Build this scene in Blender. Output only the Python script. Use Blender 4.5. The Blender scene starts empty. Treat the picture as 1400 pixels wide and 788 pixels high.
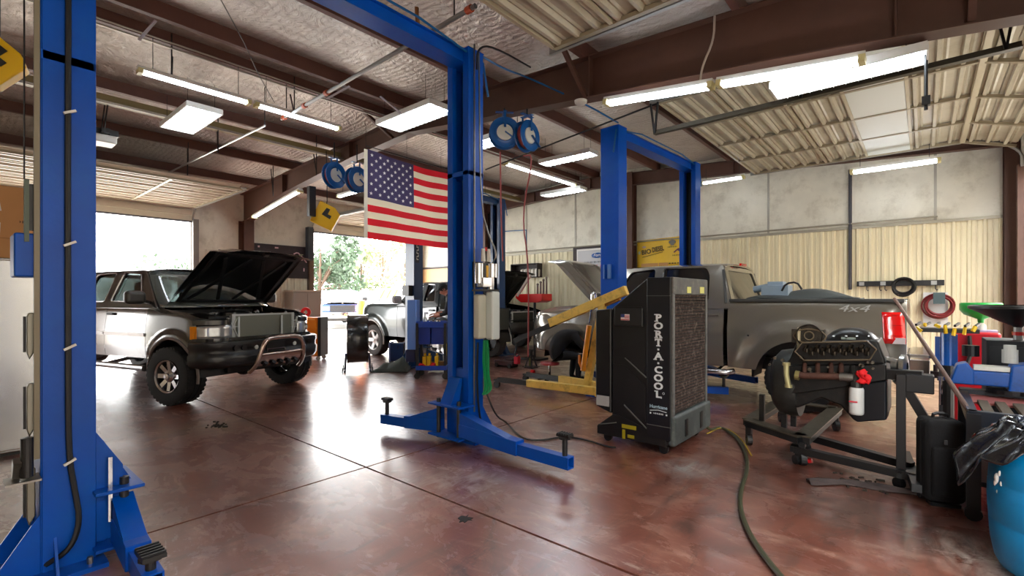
SKY = 15.0; SUN = 16.0; EXPO = 0.0
import bpy, bmesh, math, random
from mathutils import Vector, Matrix, Euler
random.seed(11)
PI = math.pi
SC = bpy.context.scene
COL = SC.collection
V = Vector
# ---------- camera geometry (1400 x 788 frame), used to survey real positions ----------
FPX = 660.0; CX = 700.0; HY = 408.0; CAMH = 1.45
TH = math.atan(562 / 660.0); SN = math.sin(TH); CS = math.cos(TH)
def W(px, py, x=None, y=None, z=None, d=None):
    a = (px - CX) / FPX
    r = (a * CS - SN, a * SN + CS, (HY - py) / FPX)
    if x is not None: t = x / r[0]
    elif y is not None: t = y / r[1]
    elif z is not None: t = (z - CAMH) / r[2]
    else: t = d
    return V((r[0] * t, r[1] * t, CAMH + r[2] * t))
# ---------- materials ----------
def lin(c):
    c = c / 255.0
    return c / 12.92 if c <= 0.04045 else ((c + 0.055) / 1.055) ** 2.4
def rgb(t): return (lin(t[0]), lin(t[1]), lin(t[2]), 1.0)
MATS = {}
def M(name, col, rough=0.5, metal=0.0, coat=0.0, var=0.0, vscale=6.0, bump=0.0, bscale=40.0,
      dirt=None, dscale=3.0, damt=0.5, emit=0.0, trans=0.0, alpha=1.0, stretch=(1, 1, 1), ecol=None, rvar=0.0, sub=0.0):
    if name in MATS: return MATS[name]
    m = bpy.data.materials.new(name); m.use_nodes = True
    nt = m.node_tree; n = nt.nodes; l = nt.links
    b = n['Principled BSDF']
    b.inputs['Base Color'].default_value = rgb(col)
    b.inputs['Roughness'].default_value = rough
    b.inputs['Metallic'].default_value = metal
    b.inputs['Coat Weight'].default_value = coat
    b.inputs['Coat Roughness'].default_value = 0.08
    b.inputs['Transmission Weight'].default_value = trans
    b.inputs['Alpha'].default_value = alpha
    if emit:
        b.inputs['Emission Color'].default_value = rgb(ecol or col)
        b.inputs['Emission Strength'].default_value = emit
    tc = n.new('ShaderNodeTexCoord'); mp = n.new('ShaderNodeMapping')
    mp.inputs['Scale'].default_value = stretch
    l.new(tc.outputs['Object'], mp.inputs['Vector'])
    src = None
    if var or dirt or rvar:
        ns = n.new('ShaderNodeTexNoise'); ns.inputs['Scale'].default_value = vscale
        ns.inputs['Detail'].default_value = 6; ns.inputs['Roughness'].default_value = 0.62
        l.new(mp.outputs['Vector'], ns.inputs['Vector'])
        if var:
            mr = n.new('ShaderNodeMapRange'); mr.inputs['From Min'].default_value = 0.3; mr.inputs['From Max'].default_value = 0.7
            mr.inputs['To Min'].default_value = 1 - var; mr.inputs['To Max'].default_value = 1 + var
            l.new(ns.outputs['Fac'], mr.inputs['Value'])
            mx = n.new('ShaderNodeMix'); mx.data_type = 'RGBA'; mx.blend_type = 'MULTIPLY'; mx.inputs['Factor'].default_value = 1
            mx.inputs[6].default_value = rgb(col)
            cb = n.new('ShaderNodeCombineColor')
            for k in range(3): l.new(mr.outputs['Result'], cb.inputs[k])
            l.new(cb.outputs[0], mx.inputs[7]); src = mx.outputs[2]
        if rvar:
            mr2 = n.new('ShaderNodeMapRange'); mr2.inputs['From Min'].default_value = 0.3; mr2.inputs['From Max'].default_value = 0.7
            mr2.inputs['To Min'].default_value = max(0.02, rough - rvar); mr2.inputs['To Max'].default_value = rough + rvar
            l.new(ns.outputs['Fac'], mr2.inputs['Value']); l.new(mr2.outputs['Result'], b.inputs['Roughness'])
    if dirt:
        nd = n.new('ShaderNodeTexNoise'); nd.inputs['Scale'].default_value = dscale
        nd.inputs['Detail'].default_value = 8; nd.inputs['Roughness'].default_value = 0.7
        l.new(mp.outputs['Vector'], nd.inputs['Vector'])
        cr = n.new('ShaderNodeMapRange'); cr.inputs['From Min'].default_value = 0.5; cr.inputs['From Max'].default_value = 0.68
        cr.inputs['To Max'].default_value = damt
        l.new(nd.outputs['Fac'], cr.inputs['Value'])
        m2 = n.new('ShaderNodeMix'); m2.data_type = 'RGBA'
        l.new(cr.outputs['Result'], m2.inputs['Factor'])
        if src: l.new(src, m2.inputs[6])
        else: m2.inputs[6].default_value = rgb(col)
        m2.inputs[7].default_value = rgb(dirt); src = m2.outputs[2]
    if src: l.new(src, b.inputs['Base Color'])
    if bump:
        nb = n.new('ShaderNodeTexNoise'); nb.inputs['Scale'].default_value = bscale; nb.inputs['Detail'].default_value = 5
        l.new(mp.outputs['Vector'], nb.inputs['Vector'])
        bp = n.new('ShaderNodeBump'); bp.inputs['Strength'].default_value = bump; bp.inputs['Distance'].default_value = 0.02
        l.new(nb.outputs['Fac'], bp.inputs['Height']); l.new(bp.outputs['Normal'], b.inputs['Normal'])
    MATS[name] = m
    return m
# ---------- mesh builder ----------
class MB:
    def __init__(s, m=None): s.v = []; s.f = []; s.mi = []; s.m = m or Matrix(); s.cur = 0
    def av(s, p): s.v.append(s.m @ V(p)); return len(s.v) - 1
    def face(s, idx): s.f.append(list(idx)); s.mi.append(s.cur)
    def poly(s, pts): s.face([s.av(p) for p in pts]); return s
    def box(s, c, d, rot=None):
        r = (rot if isinstance(rot, Matrix) else Euler(rot).to_matrix()) if rot is not None else Matrix.Identity(3)
        i = [s.av(V(c) + r @ V((sx * d[0] / 2, sy * d[1] / 2, sz * d[2] / 2))) for sx in (-1, 1) for sy in (-1, 1) for sz in (-1, 1)]
        for q in ((0, 1, 3, 2), (4, 6, 7, 5), (0, 4, 5, 1), (2, 3, 7, 6), (0, 2, 6, 4), (1, 5, 7, 3)): s.face([i[k] for k in q])
        return s
    def bb(s, a, b):
        return s.box([(a[k] + b[k]) / 2 for k in range(3)], [abs(a[k] - b[k]) for k in range(3)])
    def bar(s, p, q, w, h=None, up=(0, 0, 1)):
        p = V(p); q = V(q); h = h or w; d = (q - p); L = d.length
        if L < 1e-6: return s
        x = d / L; u = V(up)
        if abs(x.dot(u)) > .98: u = V((1, 0, 0))
        y = u.cross(x).normalized(); z = x.cross(y)
        return s.box((p + q) / 2, (L, w, h), Matrix((x, y, z)).transposed())
    def ring(s, c, x, y, r, n): return [s.av(V(c) + x * (r * math.cos(2 * PI * k / n)) + y * (r * math.sin(2 * PI * k / n))) for k in range(n)]
    def cyl(s, p, q, r, r2=None, n=16, cap=True):
        p = V(p); q = V(q); r2 = r if r2 is None else r2
        d = (q - p).normalized(); u = V((0, 0, 1)) if abs(d.z) < .9 else V((1, 0, 0))
        x = u.cross(d).normalized(); y = d.cross(x)
        a = s.ring(p, x, y, r, n); b = s.ring(q, x, y, r2, n)
        for k in range(n): s.face([a[k], a[(k + 1) % n], b[(k + 1) % n], b[k]])
        if cap: s.face(a[::-1]); s.face(b)
        return s
    def tube(s, pts, r, n=8, closed=False, smooth=0):
        pts = [V(p) for p in pts]
        for _ in range(smooth):
            q = [pts[0]]
            for a, b in zip(pts, pts[1:]): q += [a * .75 + b * .25, a * .25 + b * .75]
            q.append(pts[-1]); pts = q
        N = len(pts); rings = []; px = None
        for i, p in enumerate(pts):
            a = pts[(i - 1) % N] if (closed or i > 0) else pts[i]; b = pts[(i + 1) % N] if (closed or i < N - 1) else pts[i]
            d = (b - a).normalized()
            if px is None:
                u = V((0, 0, 1)) if abs(d.z) < .9 else V((1, 0, 0)); x = u.cross(d).normalized()
            else: x = (px - d * px.dot(d)).normalized()
            px = x; y = d.cross(x)
            rr = r[i] if isinstance(r, (list, tuple)) and i < len(r) else (r[-1] if isinstance(r, (list, tuple)) else r)
            rings.append(s.ring(p, x, y, rr, n))
        for i in range(N if closed else N - 1):
            a = rings[i]; b = rings[(i + 1) % N]
            for k in range(n): s.face([a[k], a[(k + 1) % n], b[(k + 1) % n], b[k]])
        if not closed: s.face(rings[0][::-1]); s.face(rings[-1])
        return s
    def lathe(s, prof, c=(0, 0, 0), axis=(0, 0, 1), n=24, cap=False):
        d = V(axis).normalized(); u = V((0, 0, 1)) if abs(d.z) < .9 else V((1, 0, 0))
        x = u.cross(d).normalized(); y = d.cross(x); rs = []
        for r, h in prof: rs.append(s.ring(V(c) + d * h, x, y, max(r, 1e-4), n))
        for a, b in zip(rs, rs[1:]):
            for k in range(n): s.face([a[k], a[(k + 1) % n], b[(k + 1) % n], b[k]])
        if cap: s.face(rs[0][::-1]); s.face(rs[-1])
        return s
    def prism(s, pts, d0, d1, plane='xz'):
        def mk(p, d):
            return {'xz': (p[0], d, p[1]), 'yz': (d, p[0], p[1]), 'xy': (p[0], p[1], d)}[plane]
        a = [s.av(mk(p, d0)) for p in pts]; b = [s.av(mk(p, d1)) for p in pts]; n = len(pts)
        s.face(a); s.face(b[::-1])
        for k in range(n): s.face([a[k], b[k], b[(k + 1) % n], a[(k + 1) % n]])
        return s
    def sph(s, c, r, n=12, m=8, sc=(1, 1, 1)):
        c = V(c); rows = []
        for i in range(1, m):
            t = PI * i / m
            rows.append([s.av(c + V((r * sc[0] * math.sin(t) * math.cos(2 * PI * k / n), r * sc[1] * math.sin(t) * math.sin(2 * PI * k / n), r * sc[2] * math.cos(t)))) for k in range(n)])
        a = s.av(c + V((0, 0, r * sc[2]))); b = s.av(c - V((0, 0, r * sc[2])))
        for k in range(n):
            s.face([a, rows[0][k], rows[0][(k + 1) % n]]); s.face([b, rows[-1][(k + 1) % n], rows[-1][k]])
            for i in range(len(rows) - 1): s.face([rows[i][k], rows[i + 1][k], rows[i + 1][(k + 1) % n], rows[i][(k + 1) % n]])
        return s
    def grid(s, fn, nu, nv):
        g = [[s.av(fn(i / nu, j / nv)) for j in range(nv + 1)] for i in range(nu + 1)]
        for i in range(nu):
            for j in range(nv): s.face([g[i][j], g[i + 1][j], g[i + 1][j + 1], g[i][j + 1]])
        return s
    def build(s, name, mat, parent=None, bevel=0, smooth=False, seg=2, solid=0, sub=0, world=False, fix=True):
        me = bpy.data.meshes.new(name)
        vs = s.v
        if world and parent is not None:
            mi = wmat(parent).inverted(); vs = [mi @ p for p in vs]
        me.from_pydata([tuple(p) for p in vs], [], s.f)
        ml = mat if isinstance(mat, (list, tuple)) else [mat]
        for m in ml: me.materials.append(m)
        if len(ml) > 1: me.polygons.foreach_set('material_index', s.mi)
        me.update()
        if fix:
            bm = bmesh.new(); bm.from_mesh(me)
            bmesh.ops.recalc_face_normals(bm, faces=bm.faces); bm.to_mesh(me); bm.free()
        if smooth or bevel: me.polygons.foreach_set('use_smooth', [True] * len(me.polygons))
        o = bpy.data.objects.new(name, me); COL.objects.link(o)
        if parent is not None: o.parent = parent
        if smooth: 
            md = o.modifiers.new('w', 'EDGE_SPLIT'); md.split_angle = math.radians(38 if smooth is True else smooth)
        if solid:
            md = o.modifiers.new('s', 'SOLIDIFY'); md.thickness = abs(solid); md.offset = -1 if solid > 0 else 1
        if bevel:
            md = o.modifiers.new('b', 'BEVEL'); md.width = bevel; md.segments = seg; md.limit_method = 'ANGLE'; md.angle_limit = math.radians(40)
            md.harden_normals = True
        if sub:
            md = o.modifiers.new('u', 'SUBSURF'); md.levels = sub; md.render_levels = sub
        return o
def each(mb, name, mat, parent=None, **k):
    """build every connected piece of the builder as an object of its own"""
    par = list(range(len(mb.v)))
    def find(i):
        while par[i] != i: par[i] = par[par[i]]; i = par[i]
        return i
    for f in mb.f:
        for j in f[1:]: par[find(j)] = find(f[0])
    comp = {}
    for f in mb.f: comp.setdefault(find(f[0]), []).append(f)
    out = []
    for fs in comp.values():
        m = MB(); mp = {}
        for f in fs:
            for i in f:
                if i not in mp: mp[i] = len(m.v); m.v.append(mb.v[i])
            m.face([mp[i] for i in f])
        out.append(m.build(name, mat, parent, **k))
    return out
def wmat(o):
    m = Matrix.LocRotScale(o.location, o.rotation_euler, o.scale)
    return wmat(o.parent) @ m if o.parent else m
def thing(name, label, cat, loc=(0, 0, 0), rz=0, group=None):
    o = bpy.data.objects.new(name, None); COL.objects.link(o)
    o.location = loc; o.rotation_euler = (0, 0, rz); o.empty_display_size = .1
    o['label'] = label; o['category'] = cat
    if group: o['group'] = group
    return o
def tag(o, label, cat, group=None):
    o['label'] = label; o['category'] = cat
    if group: o['group'] = group
    return o
def struct(o): o['kind'] = 'structure'; return o
def lab(o, t): o['label'] = t; return o
def dup(root, loc, rz=None, label=None, group=None):
    def cp(o, par):
        c = o.copy(); COL.objects.link(c)
        if par is not None: c.parent = par
        for ch in [q for q in SRC if q.parent == o]: cp(ch, c)
        return c
    SRC = list(SC.objects)
    r = cp(root, None); r.location = loc
    if rz is not None: r.rotation_euler = (0, 0, rz)
    if label: r['label'] = label
    if group: r['group'] = group
    return r
def text(name, body, size, mat, parent, loc, rot, extr=0.002, off=0.0, align='CENTER', sx=1.0, world=False, space=1.0, shear=0.0):
    c = bpy.data.curves.new(name, 'FONT'); c.body = body; c.size = size; c.extrude = extr; c.offset = off
    c.align_x = align; c.align_y = 'CENTER'; c.space_character = space; c.shear = shear; c.resolution_u = 3
    t = bpy.data.objects.new('tmp', c); COL.objects.link(t)
    dg = bpy.context.evaluated_depsgraph_get()
    me = bpy.data.meshes.new_from_object(t.evaluated_get(dg))
    bpy.data.objects.remove(t)
    me.materials.clear(); me.materials.append(mat)
    mm = Matrix.LocRotScale(V(loc), rot if isinstance(rot, Matrix) is False else rot.to_quaternion(), V((sx, 1, 1)))
    me.transform(mm)
    if world and parent is not None: me.transform(wmat(parent).inverted())
    o = bpy.data.objects.new(name, me); COL.objects.link(o)
    if parent is not None: o.parent = parent
    return o
def strokes(name, n, w, h, mat, parent, loc, ax=(1, 0, 0), seed=1, thick=.002):
    """a run of small unreadable printed strokes"""
    random.seed(seed); m = MB(); a = V(ax).normalized(); L = V(loc); sw = w / n
    nrm = a.cross(V((0, 0, 1)))
    for k in range(n):
        c = L + a * (-w / 2 + (k + .5) * sw); hh = h * random.uniform(.75, 1)
        m.bar(c - a * sw * .3 + V((0, 0, random.uniform(-.1, .1) * h)), c + a * sw * .3 + V((0, 0, random.uniform(-.1, .1) * h)), thick, h * .22)
        m.bar(c - a * sw * .2 - V((0, 0, hh * .5)), c - a * sw * .2 + V((0, 0, hh * .5)), thick, sw * .22, up=a)
        if k % 2: m.bar(c + a * sw * .2 - V((0, 0, hh * .5)), c + a * sw * .2 + V((0, 0, hh * .5)), thick, sw * .22, up=a)
    return m.build(name, mat, parent)
E2 = lambda x, y, z: Euler((x, y, z))
# rotations that stand text up: facing +X, facing -Y
R_PX = Euler((PI / 2, 0, PI / 2)); R_NY = Euler((PI / 2, 0, 0)); R_NX = Euler((PI / 2, 0, -PI / 2)); R_PY = Euler((PI / 2, 0, PI))
# ---------- shared materials ----------
blue = M('lift_blue_paint', (0, 76, 178), .36, coat=.0, var=.10, vscale=3, dirt=(10, 98, 176), dscale=2.5, damt=.28, bump=.05, bscale=30)
blue.node_tree.nodes['Principled BSDF'].inputs['Specular IOR Level'].default_value = .28
blue_far = M('old_lift_paint', (24, 58, 100), .4, coat=.3, var=.12, vscale=3)
black = M('black_steel', (16, 17, 19), .42, var=.2, vscale=8)
blackp = M('black_plastic', (14, 15, 17), .38, var=.15, vscale=10, bump=.05, bscale=120)
rubber = M('black_rubber', (18, 19, 21), .75, bump=.1, bscale=60)
hoser = M('black_hose', (17, 18, 20), .5)
chrome = M('chrome', (205, 205, 208), .13, metal=1)
steel = M('worn_steel', (140, 138, 134), .35, metal=.9, var=.2, vscale=12)
dsteel = M('dark_steel', (58, 58, 60), .42, metal=.8, var=.3, vscale=15)
alu = M('cast_aluminium', (165, 165, 160), .42, metal=.7, var=.25, vscale=14)
rustb = M('red_oxide_steel', (84, 55, 43), .55, var=.14, vscale=3, dirt=(72, 42, 34), dscale=2, damt=.4)
rustl = M('red_oxide_purlin', (104, 68, 58), .55, var=.12, vscale=3)
white = M('white_enamel', (225, 225, 220), .45)
whitep = M('white_plastic', (215, 218, 212), .4)
red = M('red_paint', (196, 22, 30), .3, coat=.3)
yellow = M('yellow_paint', (228, 176, 30), .42, var=.1, dirt=(120, 80, 30), dscale=5, damt=.5)
tubem = M('lamp_tube', (235, 245, 255), .4, emit=22.0, ecol=(238, 246, 255))
orange = M('orange_paint', (240, 140, 16), .35, coat=.2)
green = M('green_rubber', (10, 150, 84), .45)
glassd = M('tinted_glass', (8, 9, 10), .06, coat=.5)
glassc = M('clear_glass', (200, 215, 212), .02, trans=1.0)
# ---------- room ----------
XL, XR, YB, YF = -14.5, 1.22, 11.7, -7.0
XRIDGE = -6.95; ZRIDGE = 4.95; SLOPE = .055
def zroof(x): return ZRIDGE - abs(x - XRIDGE) * SLOPE
# floor material: glossy red-brown paint, scuffed
def floor_mat():
    m = bpy.data.materials.new('painted_concrete_floor'); m.use_nodes = True
    nt = m.node_tree; n = nt.nodes; l = nt.links; b = n['Principled BSDF']
    tc = n.new('ShaderNodeTexCoord')
    def noise(sc, det=8, ro=.65, stretch=None, dist=0.0):
        t = n.new('ShaderNodeTexNoise'); t.inputs['Scale'].default_value = sc; t.inputs['Detail'].default_value = det
        t.inputs['Roughness'].default_value = ro; t.inputs['Distortion'].default_value = dist
        if stretch:
            mp = n.new('ShaderNodeMapping'); mp.inputs['Scale'].default_value = stretch; mp.inputs['Rotation'].default_value = (0, 0, .5)
            l.new(tc.outputs['Object'], mp.inputs['Vector']); l.new(mp.outputs['Vector'], t.inputs['Vector'])
        else: l.new(tc.outputs['Object'], t.inputs['Vector'])
        return t.outputs['Fac']
    def rng(s, a, c, d=0., e=1.):
        r = n.new('ShaderNodeMapRange'); r.inputs['From Min'].default_value = a; r.inputs['From Max'].default_value = c
        r.inputs['To Min'].default_value = d; r.inputs['To Max'].default_value = e; l.new(s, r.inputs['Value']); return r.outputs['Result']
    def mix(f, A, B):
        x = n.new('ShaderNodeMix'); x.data_type = 'RGBA'; l.new(f, x.inputs['Factor'])
        for k, v in ((6, A), (7, B)):
            if isinstance(v, tuple): x.inputs[k].default_value = rgb(v)
            else: l.new(v, x.inputs[k])
        return x.outputs[2]
    c = mix(rng(noise(.7, 6), .38, .62), (110, 58, 45), (138, 82, 64))
    c = mix(rng(noise(2.6, 10, .7, (1, 2.2, 1), .6), .5, .66, 0, .75), c, (172, 130, 112))
    c = mix(rng(noise(1.1, 10, .72, (2.2, .8, 1), 1.2), .52, .64, 0, .8), c, (88, 52, 42))
    c = mix(rng(noise(3.2, 12, .8, (.7, 2.5, 1), 1.0), .62, .70, 0, .7), c, (46, 34, 30))
    c = mix(rng(noise(1.3, 12, .78, (1.6, .6, 1), 2.0), .56, .66, 0, .75), c, (44, 30, 26))
    c = mix(rng(noise(2.1, 12, .8, (.5, 2.0, 1), 2.4), .585, .64, 0, .55), c, (186, 168, 154))
    c = mix(rng(noise(5.5, 12, .75, (1.5, .7, 1), 1.5), .63, .72, 0, .55), c, (190, 176, 164))
    c = mix(rng(noise(38, 3, .5), .70, .76, 0, .5), c, (40, 30, 28))
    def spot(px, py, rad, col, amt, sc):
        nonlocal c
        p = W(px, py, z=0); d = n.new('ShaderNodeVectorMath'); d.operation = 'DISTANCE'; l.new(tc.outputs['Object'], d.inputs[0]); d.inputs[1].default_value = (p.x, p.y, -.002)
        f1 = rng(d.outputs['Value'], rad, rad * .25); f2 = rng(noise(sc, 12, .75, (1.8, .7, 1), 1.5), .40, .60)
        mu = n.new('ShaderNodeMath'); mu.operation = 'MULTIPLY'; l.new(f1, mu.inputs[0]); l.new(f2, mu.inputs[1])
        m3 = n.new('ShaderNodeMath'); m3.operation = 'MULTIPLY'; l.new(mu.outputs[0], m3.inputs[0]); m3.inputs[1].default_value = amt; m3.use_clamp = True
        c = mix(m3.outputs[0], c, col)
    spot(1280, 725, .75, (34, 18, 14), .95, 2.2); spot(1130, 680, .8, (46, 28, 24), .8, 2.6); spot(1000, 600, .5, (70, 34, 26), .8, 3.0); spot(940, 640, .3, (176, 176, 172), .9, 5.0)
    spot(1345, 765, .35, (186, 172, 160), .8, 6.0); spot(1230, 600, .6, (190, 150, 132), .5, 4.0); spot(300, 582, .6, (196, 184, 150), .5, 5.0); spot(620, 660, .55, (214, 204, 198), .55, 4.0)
    l.new(c, b.inputs['Base Color'])
    r = rng(noise(1.7, 8, .7, (1, 1.6, 1), .5), .35, .68, .14, .40)
    l.new(r, b.inputs['Roughness'])
    b.inputs['Coat Weight'].default_value = 1.0; b.inputs['Coat Roughness'].default_value = .30; b.inputs['Coat IOR'].default_value = 1.85
    bp = n.new('ShaderNodeBump'); bp.inputs['Strength'].default_value = .10; bp.inputs['Distance'].default_value = .02
    l.new(noise(4.0, 7, .55, None, .4), bp.inputs['Height'])
    bp2 = n.new('ShaderNodeBump'); bp2.inputs['Strength'].default_value = .05; bp2.inputs['Distance'].default_value = .004
    l.new(noise(45, 4, .5), bp2.inputs['Height']); l.new(bp.outputs['Normal'], bp2.inputs['Normal'])
    l.new(bp2.outputs['Normal'], b.inputs['Normal'])
    return m
fl = MB()
jx, jy = -3.64, 2.34
# slabs separated by sawn joints; joint grooves are real recesses
xs = [XL, -9.6, jx, XR + .2]; ys = [YF, jy, 8.2, YB]
g = .010
for i in range(3):
    for j in range(3):
        fl.bb((xs[i] + (g if i else 0), ys[j] + (g if j else 0), -.15), (xs[i + 1] - (g if i < 2 else 0), ys[j + 1] - (g if j < 2 else 0), 0))
floor = struct(fl.build('floor', floor_mat()))
gr = MB().bb((XL, YF, -.2), (XR + .2, YB, -.012)); struct(gr.build('floor_joint_filler', M('joint_dirt', (30, 22, 20), .9)))
apron = MB().bb((-60, -40, -.16), (XL, 60, -.02)); apron.bb((XR + .2, -30, -.16), (30, 40, -.02))
struct(apron.build('ground_apron', M('pale_concrete', (196, 192, 184), .85, var=.05, vscale=1)))
# silver foil insulation
def foil_mat(name, col, rough=.33, met=.75, wave=.12):
    m = bpy.data.materials.new(name); m.use_nodes = True
    nt = m.node_tree; n = nt.nodes; l = nt.links; b = n['Principled BSDF']
    b.inputs['Metallic'].default_value = met; b.inputs['Roughness'].default_value = rough
    tc = n.new('ShaderNodeTexCoord')
    t = n.new('ShaderNodeTexNoise'); t.inputs['Scale'].default_value = 2.2; t.inputs['Detail'].default_value = 7; t.inputs['Roughness'].default_value = .6; t.inputs['Distortion'].default_value = 1.5
    l.new(tc.outputs['Object'], t.inputs['Vector'])
    mx = n.new('ShaderNodeMix'); mx.data_type = 'RGBA'; l.new(t.outputs['Fac'], mx.inputs['Factor'])
    mx.inputs[6].default_value = rgb([max(0, c - 45) for c in col]); mx.inputs[7].default_value = rgb(col)
    l.new(mx.outputs[2], b.inputs['Base Color'])
    w = n.new('ShaderNodeTexWave'); w.inputs['Scale'].default_value = 3.4; w.bands_direction = 'Y'; w.inputs['Distortion'].default_value = 4.0; w.inputs['Detail'].default_value = 3; w.inputs['Detail Scale'].default_value = .6
    l.new(tc.outputs['Object'], w.inputs['Vector'])
    t2 = n.new('ShaderNodeTexNoise'); t2.inputs['Scale'].default_value = 4.5; t2.inputs['Detail'].default_value = 9; t2.inputs['Roughness'].default_value = .62; t2.inputs['Distortion'].default_value = 2.5
    l.new(tc.outputs['Object'], t2.inputs['Vector'])
    ad = n.new('ShaderNodeMath'); ad.operation = 'MULTIPLY_ADD'; ad.inputs[1].default_value = wave
    l.new(w.outputs['Fac'], ad.inputs[0]); l.new(t2.outputs['Fac'], ad.inputs[2])
    bp = n.new('ShaderNodeBump'); bp.inputs['Strength'].default_value = .9; bp.inputs['Distance'].default_value = .07
    l.new(ad.outputs[0], bp.inputs['Height']); l.new(bp.outputs['Normal'], b.inputs['Normal'])
    return m
foil = foil_mat('silver_foil_insulation', (255, 246, 236), .27, .45)
PUR = [-13.3, -11.4, -9.45, -7.45, -6.8, -5.05, -3.3, -1.45, .3]
# sagging foil blankets between the purlins
edges = [XL] + PUR + [XR + .2]
ce = MB()
for a, b_ in zip(edges, edges[1:]):
    def fn(u, v, a=a, b_=b_):
        x = a + (b_ - a) * u; y = YF + (YB - YF) * v
        s = 4 * u * (1 - u)
        return (x, y, zroof(x) - .015 - .06 * s * (1 + .5 * math.sin(y * 2.1 + a * 3)) * min(1, (b_ - a)))
    ce.grid(fn, 8, 60)
ceiling = struct(ce.build('ceiling', foil, smooth=60))
rf = MB()
for a, b_ in ((XL - .3, XRIDGE), (XRIDGE, XR + .5)):
    rf.poly([(a, YF - .2, zroof(a) + .06), (b_, YF - .2, zroof(b_) + .06), (b_, YB + .2, zroof(b_) + .06), (a, YB + .2, zroof(a) + .06)])
o = rf.build('roof_sheet', M('roof_steel', (150, 150, 150), .5), ceiling, solid=.03)
for k, x in enumerate(PUR):
    z1 = zroof(x) + .005; p = MB(); s = -1 if x > XRIDGE else 1
    p.box((x, (YF + YB) / 2, z1 - .1), (.018, YB - YF, .2)); p.box((x + s * .03, (YF + YB) / 2, z1 - .2), (.075, YB - YF, .014)); p.box((x - s * .03, (YF + YB) / 2, z1 - .004), (.07, YB - YF, .012))
    p.build('purlin', rustl, ceiling)
# ---- walls ----
foilw = M('wall_foil_insulation', (226, 223, 208), .45, metal=.1, var=.10, vscale=1.5, bump=.35, bscale=5, dirt=(170, 162, 140), dscale=2.5, damt=.5)
def liner_mat():
    return M('cream_ribbed_liner', (236, 227, 192), .42, var=.07, vscale=.8, dirt=(190, 174, 138), dscale=1.4, damt=.4, stretch=(1, 1, .35))
liner = liner_mat()
tan = M('tan_plywood_lining', (206, 172, 124), .6, var=.05, vscale=1)
def ribbed(mb, p0, p1, z0, z1, pitch=.2, dep=.028, nrm=(0, -1, 0), z1b=None):
    """vertical-rib sheet from p0 to p1 (xy) between heights"""
    p0 = V(p0); p1 = V(p1); L = (p1 - p0).length; d = (p1 - p0) / L; nn = V(nrm); n = int(L / pitch)
    prof = []
    for k in range(n + 1):
        s = k * pitch
        for q, h in ((0, 1), (.18, 1), (.28, 0), (.50, 0), (.54, .4), (.60, .4), (.64, 0), (.9, 0)):
            if s + q * pitch <= L: prof.append((s + q * pitch, h))
    prof.append((L, 0))
    ids = []
    for s, h in prof:
        q = p0 + d * s + nn * (h * dep)
        zt = z1 if z1b is None else z1 + (z1b - z1) * s / L
        ids.append((mb.av((q.x, q.y, z0)), mb.av((q.x, q.y, zt))))
    for a, b_ in zip(ids, ids[1:]): mb.face([a[0], b_[0], b_[1], a[1]])
# back (end) wall
wb = MB()
def walltop(mb, y, x0, x1, z0, th):
    pts = [(x0, z0), (x1, z0), (x1, zroof(x1) + .05)]
    if x0 < XRIDGE < x1: pts.append((XRIDGE, ZRIDGE + .05))
    pts.append((x0, zroof(x0) + .05))
    mb.prism(pts, y, y + th)
walltop(wb, YB, XL - .2, XR + .2, 0, .15)
wall_back = struct(wb.build('wall_back', foilw))
rl = MB(); ribbed(rl, (-5.4, YB - .012, 0), (XR, YB - .012, 0), 0, 2.83)
struct(rl.build('wall_back_liner', liner, wall_back))
rl = MB(); ribbed(rl, (-10.9, YB - .012, 0), (-5.4, YB - .012, 0), 0, 2.8, pitch=.3, dep=.02)
rl.build('wall_back_liner', M('cream_panel_liner', (226, 216, 180), .45, var=.04), wall_back)
rl = MB(); rl.bb((XL, YB - .03, 0), (-10.9, YB, 2.55)); rl.build('wall_back_board', tan, wall_back)
st = MB(); st.bb((XL, YB - .06, 2.53), (-10.9, YB, 2.60)); st.bb((-10.95, YB - .08, 0), (-10.85, YB, 4.6)); st.bb((-13.4, YB - .05, 3.4), (-10.9, YB, 3.46))
st.build('wall_back_frame', M('dark_trim', (54, 44, 40), .6), wall_back)
cap = MB(); cap.bb((-10.9, YB - .05, 2.82), (XR, YB, 2.87)); cap.cyl((-10.9, YB - .07, 2.90), (.2, YB - .07, 2.93), .017, n=8)
cap.build('wall_back_ledge', M('pale_metal_trim', (170, 165, 148), .45, metal=.4), wall_back)
# seams / fixings on the foil
sm = MB()
for x in (-9.4, -7.6, -4.2, -2.6, .15): sm.bb((x, YB - .012, 2.87), (x + .04, YB, zroof(x) - .3))
sm.build('wall_back_seam', M('foil_tape', (176, 172, 160), .4, metal=.4), wall_back)
# side wall with the two big open doorways (left)
LOP = [(.2, 4.14, 3.47), (7.4, 11.25, 3.55), (-4.6, -3.3, 2.4)]  # last one is an unseen opening added to light the charcoal pickup's side
def wall_with_openings(mb, x0, x1, ops, y0, y1, zt):
    y = y0
    for a, b_, h in sorted(ops):
        if a > y: mb.bb((x0, y, 0), (x1, a, zt))
        mb.bb((x0, a, h), (x1, b_, zt)); y = b_
    if y < y1: mb.bb((x0, y, 0), (x1, y1, zt))
wl = MB(); wall_with_openings(wl, XL - .15, XL, LOP, YF, YB, zroof(XL) + .03)
wall_left = struct(wl.build('wall_left', foilw))
rl = MB()
for a, b_, h in ((4.45, 7.15, 2.75), (-1, .2, 2.8)): ribbed(rl, (XL + .012, a, 0), (XL + .012, b_, 0), 0, h, nrm=(1, 0, 0))
rl.build('wall_left_liner', M('grey_cream_liner', (205, 200, 184), .45, var=.05), wall_left)
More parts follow.
